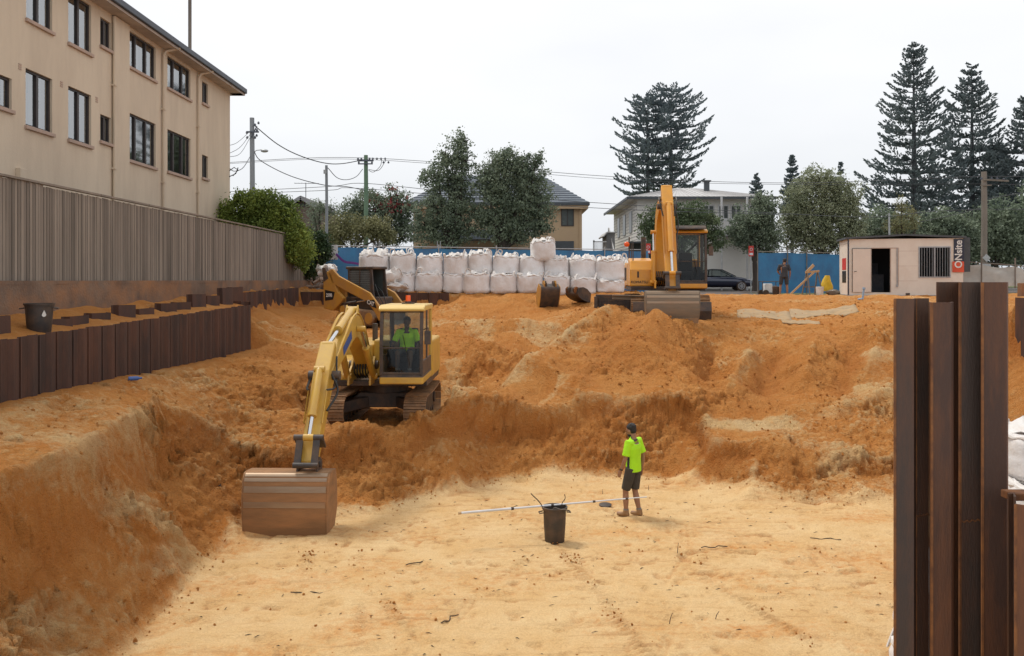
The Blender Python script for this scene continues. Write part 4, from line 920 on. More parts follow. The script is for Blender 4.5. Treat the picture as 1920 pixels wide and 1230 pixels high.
def cab(t, x0, x1, y0, y1, z0, z1, paint, roofm):
    """rounded box cab with open glass faces; front is +y"""
    c = MB(); P_ = .075
    zb = z0 + .2
    c.b2(x0, x1, y0, y1, z0, zb)                                        # sill box
    fx = .10                                                             # front slope
    top = z1 - .12
    for (xa, ya, xb, yb_) in ((x0 + P_ / 2, y0 + P_ / 2, x0 + P_ / 2, y0 + P_ / 2), (x1 - P_ / 2, y0 + P_ / 2, x1 - P_ / 2, y0 + P_ / 2), (x0 + P_ / 2, y0 + (y1 - y0) * .48, x0 + P_ / 2, y0 + (y1 - y0) * .48)):
        c.bar((xa, ya, zb), (xb, yb_, top), P_, P_)
    frame = c.build('cab', 'machine_dark', t, bevel=.025)
    sb = MB(); sb.b2(x0 - .004, x1 + .004, y0 - .004, y1 + .004, z0 - .004, zb - .03); sb.bar((x0 + .03, y0 + .03, zb), (x0 + .03, y0 + .03, top), .09, .09); sb.build('sill_panel', paint, frame, bevel=.03)
    fr = MB()
    for xx in (x0 + P_ / 2, x1 - P_ / 2):
        pts_ = [(xx, y1 - .035, zb), (xx, y1 - .03, zb + (top - zb) * .45), (xx, y1 - .12, top - .05), (xx, y1 - .2, top)]
        for a, b in zip(pts_[:-1], pts_[1:]): fr.bar(a, b, P_, .07, up=(0, 1, 0))
    fr.bar((x0 + .03, y1 - .06, zb + .03), (x1 - .03, y1 - .06, zb + .03), .06, .06); fr.bar((x0 + .03, y1 - .16, top - .02), (x1 - .03, y1 - .16, top - .02), .09, .06)
    fr.bar((x0 + .04, y1 - .045, zb + (top - zb) * .42), (x1 - .04, y1 - .045, zb + (top - zb) * .42), .03, .03)
    fr.b2(x0 + .001, x0 + .03, y0 + .05, y1 - .1, zb, zb + .32)
    fr.build('window_frame', 'machine_dark', frame, bevel=.01)
    r = MB(); r.prism([(y0 - .04, top), (y0 - .05, top + .1), (y0, z1), (y1 - .25, z1), (y1 - .1, z1 - .04), (y1 - .03, top + .03), (y1 - .05, top - .02)], x0 - .03, x1 + .03)
    r.build('cab_roof', roofm, frame, bevel=.045, seg=3)
    g = MB(); zm = zb + (top - zb) * .45
    g.add([(x0 + .07, y1 - .04, zb), (x1 - .07, y1 - .04, zb), (x1 - .07, y1 - .035, zm), (x0 + .07, y1 - .035, zm), (x1 - .07, y1 - .18, top), (x0 + .07, y1 - .18, top)], [(0, 1, 2, 3), (3, 2, 4, 5)])
    g.build('windscreen', 'cab_glass', frame, fix=False)
    for xx, nm in ((x0 + .02, 'door_glass'), (x1 - .02, 'side_glass')):
        MB().add([(xx, y0 + .08, zb + .3), (xx, y1 - .08, zb + .3), (xx, y1 - .2, top), (xx, y0 + .08, top)], [(0, 1, 2, 3)]).build(nm, 'cab_glass', frame, fix=False)
    MB().add([(x0 + .07, y0 + .03, zb + .5), (x1 - .07, y0 + .03, zb + .5), (x1 - .07, y0 + .03, top), (x0 + .07, y0 + .03, top)], [(0, 1, 2, 3)]).build('rear_glass', 'cab_glass', frame, fix=False)
    bk = MB(); bk.b2(x0 + .05, x1 - .05, y0 + .05, y0 + .09, zb, zb + .5); bk.b2(x1 - .06, x1 - .045, y0 + .1, y1 - .25, zb, zb + .42); bk.build('inner_panel', 'machine_dark', frame)
    xm = (x0 + x1) / 2 + .02
    s = MB(); s.b2(xm - .24, xm + .24, y0 + .35, y0 + .85, zb + .22, zb + .36); s.b2(xm - .23, xm + .23, y0 + .27, y0 + .4, zb + .36, zb + .98); s.b2(xm - .16, xm + .16, y0 + .22, y0 + .7, zb - .02, zb + .22)
    s.build('driver_seat', 'seat_dark', frame, bevel=.04)
    for sx in (-1, 1):
        l = MB(); l.b2(xm + sx * .34 - .07, xm + sx * .34 + .07, y0 + .5, y0 + .95, zb + .1, zb + .5); l.tube([(xm + sx * .34, y0 + .9, zb + .5), (xm + sx * .33, y0 + .95, zb + .66)], .016, 8); l.ball((xm + sx * .33, y0 + .955, zb + .68), .03, 8, 6); l.build('control_lever', 'seat_dark', frame)
    l = MB()
    for sx in (-.1, .1): l.tube([(xm + sx, y1 - .35, zb), (xm + sx, y1 - .3, zb + .42)], .012, 6); l.box((xm + sx, y1 - .34, zb + .04), (.1, .2, .02))
    l.build('travel_pedals', 'seat_dark', frame)
    w_ = MB(); w_.tube([(x0 + .3, y1 + .0, zb + .2), (x0 + .45, y1 - .01, zb + .9)], .008, 5); w_.build('wiper', 'hose', frame)
    return frame, xm

def excavator(name, label, loc, rz, K):
    paint = K['paint']; roofm = K['roof']
    t = thing(name, label, 'excavator', loc, rz, 'excavators')
    w2 = K['width'] / 2; sw = .5; HT = .76
    for sx in (-1, 1): crawler(t, sx * (w2 - sw / 2), 3.4, HT, sw, 'track_steel')
    m = MB(); m.prism([(-w2 + .35, .42), (-w2 + .35, .5), (-.55, .72), (.55, .72), (w2 - .35, .5), (w2 - .35, .42), (.5, .36), (-.5, .36)], -.5, .5, 'y'); m.cyl((0, 0, .7), (0, 0, .92), .55, n=32)
    for s in (-1, 1): m.bar((s * .4, .45, .5), (s * (w2 - .25), 1.0, .42), .22, .26); m.bar((s * .4, -.45, .5), (s * (w2 - .25), -1.0, .42), .22, .26)
    m.build('carbody', 'machine_dark', t, bevel=.02)
    # upper structure
    bw = K['bodyw'] / 2; bx = .0
    d = MB(); d.b2(-bw + .05, bw - .05, -1.55, 1.0, .93, 1.06); d.build('deck', 'machine_dark', t, bevel=.02)
    cbx0, cbx1 = K['cabx']; cy0, cy1 = K['caby']; cz0, cz1 = K['cabz']
    h = MB(); h.prism([(-bw, -1.5), (-bw, .2 if K['right_box'] else .2), (cbx1 * 0 - bw, cy0 - .06), (.1, cy0 - .06), (.1, -.2), (.1, -1.5)], 1.07, 1.95, 'z')
    e = MB(); e.b2(-bw, .25, -1.45, cy0 - .06, 1.07, 1.98); e.build('engine_cover', paint, t, bevel=.06, seg=3)
    e = MB(); e.b2(.27, bw, -1.45, .15, 1.07, 1.86); eb = e.build('side_cover', paint, t, bevel=.06, seg=3)
    e = MB()
    for i in range(9): e.b2(bw - .002, bw + .012, -1.2 + i * .09, -1.15 + i * .09, 1.25, 1.7)
    e.build('louvre', 'machine_dark', eb)
    fx0 = K['boomx'] + .26
    if bw - fx0 > .3:
        e = MB(); e.prism([(.17, 1.06), (.17, 1.06 + K['rb_h']), (.8, 1.06 + K['rb_h'] - .1), (1.0, 1.06 + K['rb_h'] - .4), (1.02, 1.06)], fx0 + .02, bw - .01); rb = e.build('front_box', paint, t, bevel=.05, seg=3)
        e = MB(); e.b2(fx0 + .1, bw - .1, 1.0, 1.05, 1.02, 1.07); e.build('step_plate', 'machine_dark', rb)
        if K.get('far'):
            e = MB(); e.b2(bw - .3, bw - .25, 1.005, 1.024, 1.35, 1.55); e.build('door_slot', 'decal_black', rb)
            tt = text_mesh('KOMATSU', .12, 'brand_lettering', 'decal_black'); tt.parent = rb; tt.location = (bw - .32, 1.026, 1.2); tt.rotation_euler = (PI / 2, 0, PI)
    cwt = MB(); n = 12; pl = [(-bw + .02, -1.47)] + [((bw - .04) * math.sin(-PI / 2 + PI * i / n), -1.5 - .45 * math.cos(-PI / 2 + PI * i / n)) for i in range(n + 1)] + [(bw - .02, -1.47)]
    cwt.prism(pl, .98, 1.88, 'z'); cwt.build('counterweight', paint, t, bevel=.05, seg=3)
    c, xm = cab(t, cbx0, cbx1, cy0, cy1, cz0, cz1, paint, roofm)
    # mirror, beacon, lights, handrails
    m = MB(); m.tube([(cbx0, cy1 - .15, cz1 - .55), (cbx0 - .12, cy1 + .02, cz1 - .5), (cbx0 - .13, cy1 + .03, cz1 - .8)], .013, 6); m.box((cbx0 - .11, cy1 + .03, cz1 - .72), (.14, .05, .3)); m.build('mirror', 'machine_dark', t, bevel=.01)
    m = MB()
    if K['beacon'] == 'roof':
        m.cyl(((cbx0 + cbx1) / 2 + .0, cy0 + .55, cz1 + .06), ((cbx0 + cbx1) / 2 + .0, cy0 + .55, cz1 + .2), .062, .055, 16); bc = m.build('beacon', 'beacon', t)
        m = MB(); m.cyl(((cbx0 + cbx1) / 2, cy0 + .55, cz1 - .01), ((cbx0 + cbx1) / 2, cy0 + .55, cz1 + .06), .075, n=16); m.b2((cbx0 + cbx1) / 2 - .14, (cbx0 + cbx1) / 2 + .14, cy0 + .46, cy0 + .64, cz1 - .005, cz1 + .025); m.build('beacon_base', 'machine_dark', bc)
    for s in (0, 1):
        m = MB(); q = (cbx0 + .18, cbx1 - .18)[s]; m.b2(q - .07, q + .07, cy1 - .16, cy1 - .06, cz1 + (0 if K['beacon'] == 'roof' else .0), cz1 + (.04 if K['beacon'] == 'roof' else .1))
        if K['beacon'] != 'roof': m.build('work_light', 'galv', t, bevel=.01)
    if K.get('far'):
        v = MB(); pr = [(cy1 - .5, cz1 + .02), (cy1 + .05, cz1 + .02), (cy1 + .17, cz1 - .03), (cy1 + .15, cz1 + .02), (cy1 + .04, cz1 + .10), (cy1 - .5, cz1 + .10)]; v.prism(pr, cbx0 + .05, cbx1 + .02); v.build('sun_visor', 'machine_dark', t, bevel=.02)
        m = MB(); m.tube([(bw - .1, -.5, 1.9), (bw - .1, -.5, 2.75)], .022, 8); m.build('antenna_post', 'machine_dark', t)
        m = MB(); m.ball((bw - .02, -.5, 2.5), (.1, .06, .09), 10, 6); m.build('work_light', 'beacon', t)
        m = MB(); m.cyl((.62, -.95, 1.95), (.62, -.95, 2.75), .09, n=14); m.build('exhaust_pipe', 'machine_dark', t)
        m = MB(); m.tube([(bw - .12, .9, 1.9), (bw - .12, .9, 2.5), (bw - .12, .2, 2.5), (bw - .12, .2, 1.8)], .018, 8); m.build('handrail', 'machine_dark', t)
    else:
        m = MB(); m.tube([(bw - .1, -.3, 1.85), (bw - .1, -.3, 2.5), (bw - .1, .1, 2.5), (bw - .1, .1, 1.85)], .02, 8); m.build('handrail', 'machine_dark', t)
        m = MB(); m.cyl((.45, -1.0, 1.85), (.45, -1.0, 2.3), .07, n=14); m.build('exhaust_pipe', 'machine_dark', t)
    # boom
    X = K['boomx']; foot, knee, tip, end = K['foot'], K['knee'], K['tip'], K['end']
    cen = spline([foot, K['mid1'], knee, K['mid2'], tip], 5) if 'mid1' in K else spline([foot, knee, tip], 7)
    n = len(cen); ws = [.125 + .125 * math.sin(PI * min(1, (i / (n - 1)) * 1.15)) for i in range(n)]; ws[-1] = .12
    b = MB(); b.prism(thickline(cen, ws), X - K.get('boomw', .19), X + K.get('boomw', .19)); boom = b.build('boom', paint, t, bevel=.02)
    b = MB(); b.cyl((X - .3, *tip), (X + .3, *tip), .09, n=18); b.build('pivot_pin', 'machine_dark', boom); b = MB(); b.cyl((X - .34, *foot), (X + .34, *foot), .1, n=18); b.build('pivot_pin', 'machine_dark', boom)
    for sx in (-1, 1):
        b = MB(); b.prism([(foot[0] - .25, 1.0), (foot[0] - .2, foot[1] + .1), (foot[0] + .02, foot[1] + .2), (foot[0] + .2, foot[1]), (foot[0] + .55, 1.25), (foot[0] + .6, 1.0)], X + sx * .25 - .025, X + sx * .25 + .025); b.build('boom_bracket', paint, t, bevel=.01)
        km = cen[int(n * K.get('ramk', .52))]; rn = Vector((0, 0)); cyl_ram(t, (X + sx * .3, foot[0] + .45, 1.2), (X + sx * .26, km[0] + .02, km[1] - .06), .075, .62, paint, 'boom_cylinder')
    # decal on boom sides
    if K.get('decal'):
        dm = cen[int(n * .68)]; dn = (cen[int(n * .8)] - cen[int(n * .56)]).normalized(); nn = Vector((-dn.y, dn.x))
        for sx in (-1, 1):
            dd = MB(); q = [dm - dn * .42 - nn * .09, dm + dn * .42 - nn * .09, dm + dn * .42 + nn * .09, dm - dn * .42 + nn * .09]; dd.prism([tuple(v) for v in q], X + sx * .162, X + sx * .168); dd.build('decal', 'decal_blue', boom)
    # stick
    tp, en = Vector(tip), Vector(end); sd = (en - tp).normalized(); sn = Vector((-sd.y, sd.x)); sn = sn if sn.x < 0 else sn   # sn points up/forward
    up = sn if sn.y > 0 or K.get('far') else sn
    fw = Vector((abs(sd.y), -sd.x * (1 if sd.y < 0 else -1))); fw = Vector((-sd.y, sd.x)) if (-sd.y) > 0 else Vector((sd.y, -sd.x))   # forward-facing normal
    tail = tp - sd * K['tail'] + fw * .12
    st = MB(); poly = [tail + fw * .06 - sd * .05, tail - fw * .10 + sd * .02, tp - fw * .20, tp + sd * .3 - fw * .17, en - fw * .09, en + sd * .09, en + fw * .10, tp + sd * .5 + fw * .24, tp + sd * .05 + fw * .27]
    sw_ = K.get('stickw', .15); st.prism([tuple(v) for v in poly], X - sw_, X + sw_); stick = st.build('stick', paint, t, bevel=.02)
    # stick ram on top of boom
    rb_ = cen[int(n * .45)]; rbn = Vector((-(cen[int(n * .5)] - cen[int(n * .4)]).y, (cen[int(n * .5)] - cen[int(n * .4)]).x)).normalized(); rb_ = rb_ + rbn * .38
    cyl_ram(t, (X, *rb_), (X, *tail), .085, .62, paint, 'stick_cylinder')
    lg = MB()
    for sx in (-1, 1): lg.prism([tuple(rb_ + rbn * .1), tuple(rb_ - rbn * .22 + Vector((.2, 0))), tuple(rb_ - rbn * .22 - Vector((.2, 0)))], X + sx * .12 - .015, X + sx * .12 + .015)
    lg.build('cylinder_bracket', paint, boom)
    # bucket ram along the front of the stick and linkage
    j = en - sd * .36 + fw * .30; bp = Vector(end)
    bt = tp + sd * .12 + fw * .40
    cyl_ram(t, (X, *bt), (X, *j), .075, .70, paint, 'bucket_cylinder')
    lk = MB(); bp2 = Vector((end[0] + K['ear'][0], end[1] + K['ear'][1]))
    for sx in (-1, 1): lk.bar((X + sx * .2, *j), (X + sx * .2, *(en - sd * .34)), .04, .12, up=(1, 0, 0)); lk.bar((X + sx * .15, *j), (X + sx * .15, *bp2), .04, .12, up=(1, 0, 0))
    lk.cyl((X - .26, *j), (X + .26, *j), .055, n=14); lk.cyl((X - .22, *bp2), (X + .22, *bp2), .05, n=14); lk.cyl((X - .22, *end), (X + .22, *end), .055, n=14)
    lk.build('bucket_linkage', 'machine_dark', t)
    # hoses and pipes
    for sx, off in ((-1, .22), (1, .22), (1, .25)):
        hp = MB(); q = [(X + sx * (.02 + off * .6), *(cen[i] + Vector((-(cen[min(i + 1, n - 1)] - cen[i - 1]).y, (cen[min(i + 1, n - 1)] - cen[i - 1]).x)).normalized() * (ws[i] + .035))) for i in range(2, n - 2)]
        hp.tube(q, .021, 6); hp.build('hydraulic_pipe', paint, boom)
        hh = MB(); a = Vector(q[-1]); b_ = Vector((X + sx * .17, *(tp + sd * .5 + fw * .28))); mid = (a + b_) / 2 + Vector((sx * .1, .12, -.22 if not K.get('far') else .3)); hh.tube([tuple(v) for v in spline([a, mid, b_], 6)], .02, 6); hh.build('hydraulic_hose', 'hose', boom)
        pp_ = MB(); pp_.tube([(X + sx * .17, *(tp + sd * .5 + fw * .27)), (X + sx * .165, *(tp.lerp(en, .62) + fw * .19))], .014, 6); pp_.build('hydraulic_pipe', paint, stick)
        if sx == -1:
            hh = MB(); q0 = Vector((X - .19, *(tp + sd * .1 + fw * .2))); q1 = Vector((X - .19, *(tp.lerp(en, .45) + fw * .1))); hh.tube([tuple(v) for v in spline([q0, (q0 + q1) / 2 + Vector((-.12, -.16, 0)), q1], 6)], .022, 6); hh.build('hydraulic_hose', 'hose', stick)
    hh = MB()
    for q in range(6):
        x_ = X - .16 + q * .065; hh.tube([tuple(v) for v in spline([Vector((x_, foot[0] - .1, 1.1)), Vector((x_, foot[0] + .3, 1.25 + .04 * (q % 2))), Vector((x_, foot[0] + .18, foot[1] + .2))], 5)], .02, 6)
    hh.build('hose_bundle', 'hose', boom)
    # bucket
    bucket(t, (X, end[0], end[1] - .16 * K['bs']), K['bw'], K['bs'], K['bxo'], K['bmat'], K['bang'], K['wear'])
    if K.get('blade'):
        m = MB(); m.prism([(1.95, .02), (2.02, .02), (2.10, .3), (2.03, .58), (1.97, .58), (2.03, .3)], -1.22, 1.22); bl = m.build('dozer_blade', 'machine_dark', t, bevel=.01)
        m = MB()
        for s in (-1, 1): m.bar((s * .45, .3, .35), (s * .5, 2.0, .3), .12, .14)
        m.build('blade_arm', 'machine_dark', bl)
    return t

NEAR = dict(boomw=.16, paint='tan_yellow', roof='roof_yellow', width=2.36, bodyw=2.36, cabx=(-1.16, -.19), caby=(.35, 2.0), cabz=(1.1, 2.86), right_box=True, rb_h=.55, boomx=.38, beacon='roof', decal=True,
            foot=(.85, 1.42), knee=(2.45, 2.42), tip=(4.72, 1.60), mid1=(1.6, 2.05), mid2=(3.65, 2.03), end=(5.88, .16), tail=.62, ear=(.22, .02), bw=1.47, bs=1.03, bxo=.33, bmat='bucket_steel', bang=R(3), wear=True)
ex1 = excavator('excavator', 'pale yellow crawler excavator digging in the pit with driver in its cab', (-3.1, 21.0, H - 3.42), PI - R(1.2), NEAR)
FAR = dict(paint='orange_yellow', roof='orange_yellow', width=2.5, bodyw=2.5, cabx=(-1.2, -.2), caby=(-.25, 1.35), cabz=(1.0, 2.92), right_box=True, rb_h=.95, boomx=.2, beacon='none', far=True,
           foot=(.75, 1.35), knee=(.95, 3.2), tip=(2.35, 3.55), mid1=(.72, 2.35), mid2=(1.6, 3.6), end=(3.55, 1.02), tail=.62, ear=(.22, .02), bw=1.56, bs=.68, bxo=.0, bmat='bucket_grey', bang=R(6), wear=True, blade=True, ramk=.42, stickw=.17)
ex2 = excavator('excavator', 'orange-yellow crawler excavator parked with raised boom at top of sand mound', (5.15, 28.8, H - 1.27), PI - R(3.5), FAR)

# ---------------------------------------------------------------- compact track loader
ld = thing('track_loader', 'yellow compact track loader with black caged cab in front of bulk bags', 'loader', ((690 - 960) * 30.4 / F, 30.4, H - 1.62), R(-26)); ld.scale = (.76, .82, .98)
# local +x = forward (towards the bucket), arms along the side facing the camera (-y)
for sy in (-1, 1):
    r = .33; a = .75
    m = MB(); m.prism([(-a - .1, .05), (-a - .38, .32), (-a + .05, .78), (.15, .62), (a + .1, .58), (a + .36, .3), (a + .1, .03)], sy * .8 - .17, sy * .8 + .17, 'y')
    tr = m.build('track', 'track_steel', ld, bevel=.08, seg=3)
    g = MB()
    for i in range(26):
        q = i / 26 * 1.9 - .95; g.box((q, sy * .8, .03), (.03, .36, .03))
    g.build('track_lugs', 'rubber', tr)
    w = MB()
    for xx, zz, rr in ((-a - .06, .32, .2), (a + .04, .3, .2), (-.35, .2, .12), (0, .2, .12), (.35, .2, .12), (-a + .08, .6, .14)): w.cyl((xx, sy * .8 - .2, zz), (xx, sy * .8 + .2, zz), rr, n=18)
    w.build('track_wheel', 'loader_yellow', tr)
m = MB(); m.b2(-1.0, .95, -.6, .6, .35, 1.05); m.build('chassis', 'machine_dark', ld, bevel=.04)
m = MB(); m.prism([(-1.55, .55), (-1.6, 1.35), (-1.35, 1.6), (-.75, 1.55), (-.75, .5)], -.62, .62, 'y'); rear = m.build('engine_hood', 'loader_yellow', ld, bevel=.05)
for sy in (-1, 1):
    m = MB(); m.prism([(-1.75, .62), (-1.78, 1.75), (-1.55, 1.98), (-1.32, 1.9), (-.95, 1.25), (-.6, 1.0), (-.9, .75), (-1.2, .55)], sy * .9 - .09, sy * .9 + .09, 'y'); tw = m.build('rear_tower', 'loader_yellow', ld, bevel=.03)
    m = MB(); m.prism([(-1.75, 1.55), (-1.86, 2.1), (-1.66, 2.12), (-1.45, 1.7)], sy * .9 - .095, sy * .9 + .095, 'y'); m.build('tower_cap', 'machine_dark', tw, bevel=.03)
    m = MB(); m.prism([(-1.5, 1.98), (-1.25, 2.05), (-.9, 1.8), (.85, 1.2), (1.35, .75), (1.55, .35), (1.35, .22), (1.1, .55), (.7, .88), (-.6, 1.3), (-1.3, 1.55)], sy * .92 - .07, sy * .92 + .07, 'y'); arm = m.build('lift_arm', 'loader_yellow', ld, bevel=.025)
    m = MB(); m.prism([(.62, .93), (1.12, .96), (1.24, .66), (.98, .72)], sy * 1.0 - .006, sy * 1.0 + .006, 'y'); pan = m.build('black_decal', 'decal_black', arm)
    tt = text_mesh('CAT', .2, 'lettering', 'decal_white', bold=.006); tt.parent = arm; tt.location = (.92, sy * 1.012, .84); tt.rotation_euler = (PI / 2, R(14) if sy < 0 else 0, 0 if sy < 0 else PI)
    m = MB(); m.prism([(-1.66, 1.3), (-1.1, 1.22), (-1.2, .95), (-1.66, .9)], sy * .992 - .006, sy * .992 + .006, 'y'); m.build('black_decal', 'decal_black', tw)
    tt = text_mesh('259B', .17, 'lettering', 'decal_white', bold=.004); tt.parent = tw; tt.location = (-1.42, sy * 1.002, 1.1); tt.rotation_euler = (PI / 2, 0, 0 if sy < 0 else PI)
    cyl_ram(ld, (-1.15, sy * .8, .75), (.75, sy * .84, .95), .05, .6, 'machine_dark', 'lift_cylinder')
# caged cab
cg = MB()
for sy in (-1, 1):
    cg.bar((-.75, sy * .5, 1.0), (-.68, sy * .48, 2.08), .09, .07); cg.bar((.72, sy * .5, .85), (.55, sy * .48, 2.05), .1, .08); cg.bar((-.1, sy * .5, 1.0), (-.08, sy * .48, 2.06), .05, .05)
    cg.bar((-.75, sy * .5, 1.22), (.62, sy * .5, 1.08), .05, .1)
cabo = cg.build('cab', 'machine_dark', ld, bevel=.01)
m = MB(); m.b2(-.85, .68, -.55, .55, 2.04, 2.14); m.build('cab_roof', 'machine_dark', cabo, bevel=.035)
m = MB(); m.b2(-.72, -.66, -.46, .46, 1.05, 1.95); m.build('rear_panel', 'machine_dark', cabo)
for sy in (-1, 1):
    m = MB(); m.b2(-.72, -.6, sy * .46 - .01, sy * .46 + .01, 1.0, 2.05); m.b2(-.1, .62, sy * .46 - .01, sy * .46 + .01, 1.0, 1.3); m.b2(.42, .62, sy * .46 - .01, sy * .46 + .01, 1.3, 2.05); m.build('side_panel', 'machine_dark', cabo)
    MB().add([(-.62, sy * .44, 1.25), (.5, sy * .44, 1.25), (.5, sy * .44, 2.05), (-.62, sy * .44, 2.05)], [(0, 1, 2, 3)]).build('side_glass', 'window_dark', cabo, fix=False)
for sy in (-1, 1):
    g = MB()
    for i in range(9): g.box((-.62 + i * .065, sy * .5, 1.64), (.008, .006, .66))
    for i in range(9): g.box((.0 + i * .062, sy * .5, 1.6), (.008, .006, .7))
    for i in range(9): g.box((-.1, sy * .502, 1.32 + i * .08), (1.15, .006, .008))
    g.build('side_mesh', 'galv', cabo)
m = MB(); m.b2(-.35, .1, -.22, .22, 1.0, 1.15); m.b2(-.45, -.33, -.22, .22, 1.12, 1.7); m.build('seat', 'seat_dark', cabo, bevel=.03)
m = MB(); m.prism([(1.35, .1), (2.05, .02), (2.05, .05), (1.5, .2), (1.42, .62), (1.36, .62)], -.95, .95, 'y'); m.build('loader_bucket', 'machine_dark', ld, bevel=.01)
m = MB(); m.tube([tuple(v) for v in spline([Vector((.7, -.4, 1.5)), Vector((1.0, -.5, 1.1)), Vector((1.25, -.5, .8))], 5)], .02, 6); m.tube([tuple(v) for v in spline([Vector((.7, -.2, 1.4)), Vector((1.05, -.3, 1.2)), Vector((1.3, -.3, .7))], 5)], .02, 6); m.build('hydraulic_hose', 'hose', ld)

# ---------------------------------------------------------------- loose buckets lying by the bags
def loose_bucket(label, loc, rz, w, m1, m2, s, tilt):
    t = thing('excavator_bucket', label, 'bucket', loc, rz)
    bucket(t, (0, 0, 0), w, s, 0, m1, tilt, False, 'bucket_shell')
    for sx in (-.22, .22):
        m = MB(); p = [(-.25, .0), (-.2, .22), (-.02, .3), (.15, .2), (.2, .0)]; ca, sa = math.cos(tilt), math.sin(tilt); m.prism([((y * ca - z * sa) * s, (y * sa + z * ca) * s) for y, z in p], sx - .02, sx + .02); m.build('mounting_ear', m2, t, bevel=.005)
    return t
w = W(1032, 575, 31.2)
def at(px, Y, dz=0): x = (px - 960) * Y / F; return (x, Y, gz(x, Y) + dz)
loose_bucket('dark excavator bucket with yellow top and sides lying at foot of the bulk bags', at(1030, 31.6, .78), PI + R(14), .72, 'loader_yellow', 'loader_yellow', .72, R(-22)).children[0].data.materials[0] = MATS['machine_dark']
loose_bucket('dark rusty excavator bucket tipped over beside the yellow-topped bucket', at(1074, 31.6, .5), PI + R(-50), .6, 'machine_dark', 'rust_edge', .6, R(-65))
# lattice screening bucket beside the far excavator
t = thing('screening_crate', 'dark steel lattice screening crate half buried left of the orange excavator', 'crate', at(1148, 28.4, -.1), R(-8))
m = MB()
for i in range(11): m.b2(-.5 + i * .09, -.485 + i * .09, -.01, .01, .25, .72)
for i in range(5): m.b2(-.52, .43, -.012, .008, .27 + i * .1, .29 + i * .1)
m.build('lattice_panel', 'machine_dark', t)
m = MB(); m.b2(-.55, .47, -.03, .03, .70, .77); m.b2(-.6, -.5, -.03, .5, -.1, .7); m.b2(.43, .6, -.03, .5, .1, .76); m.b2(-.5, .43, .45, .5, .0, .7); m.build('crate_frame', 'machine_dark', t, bevel=.01)
m = MB(); m.b2(-.5, .43, -.02, .45, .05, .25); m.build('crate_floor', 'rust_steel', t)
# long grey steel beam resting by the crate
m = MB(); m.b2(-.85, .85, -.12, .12, 0, .025); m.b2(-.85, .85, -.02, .02, .025, .11); m.b2(-.85, .85, -.12, .12, .11, .135); o = m.build('steel_beam', 'bucket_grey', bevel=.006); o.location = at(1198, 27.4, .62); o.rotation_euler = (0, R(1.5), R(-3))
tag(o, 'short grey steel beam resting on the lattice crate left of the orange excavator', 'steel beam')
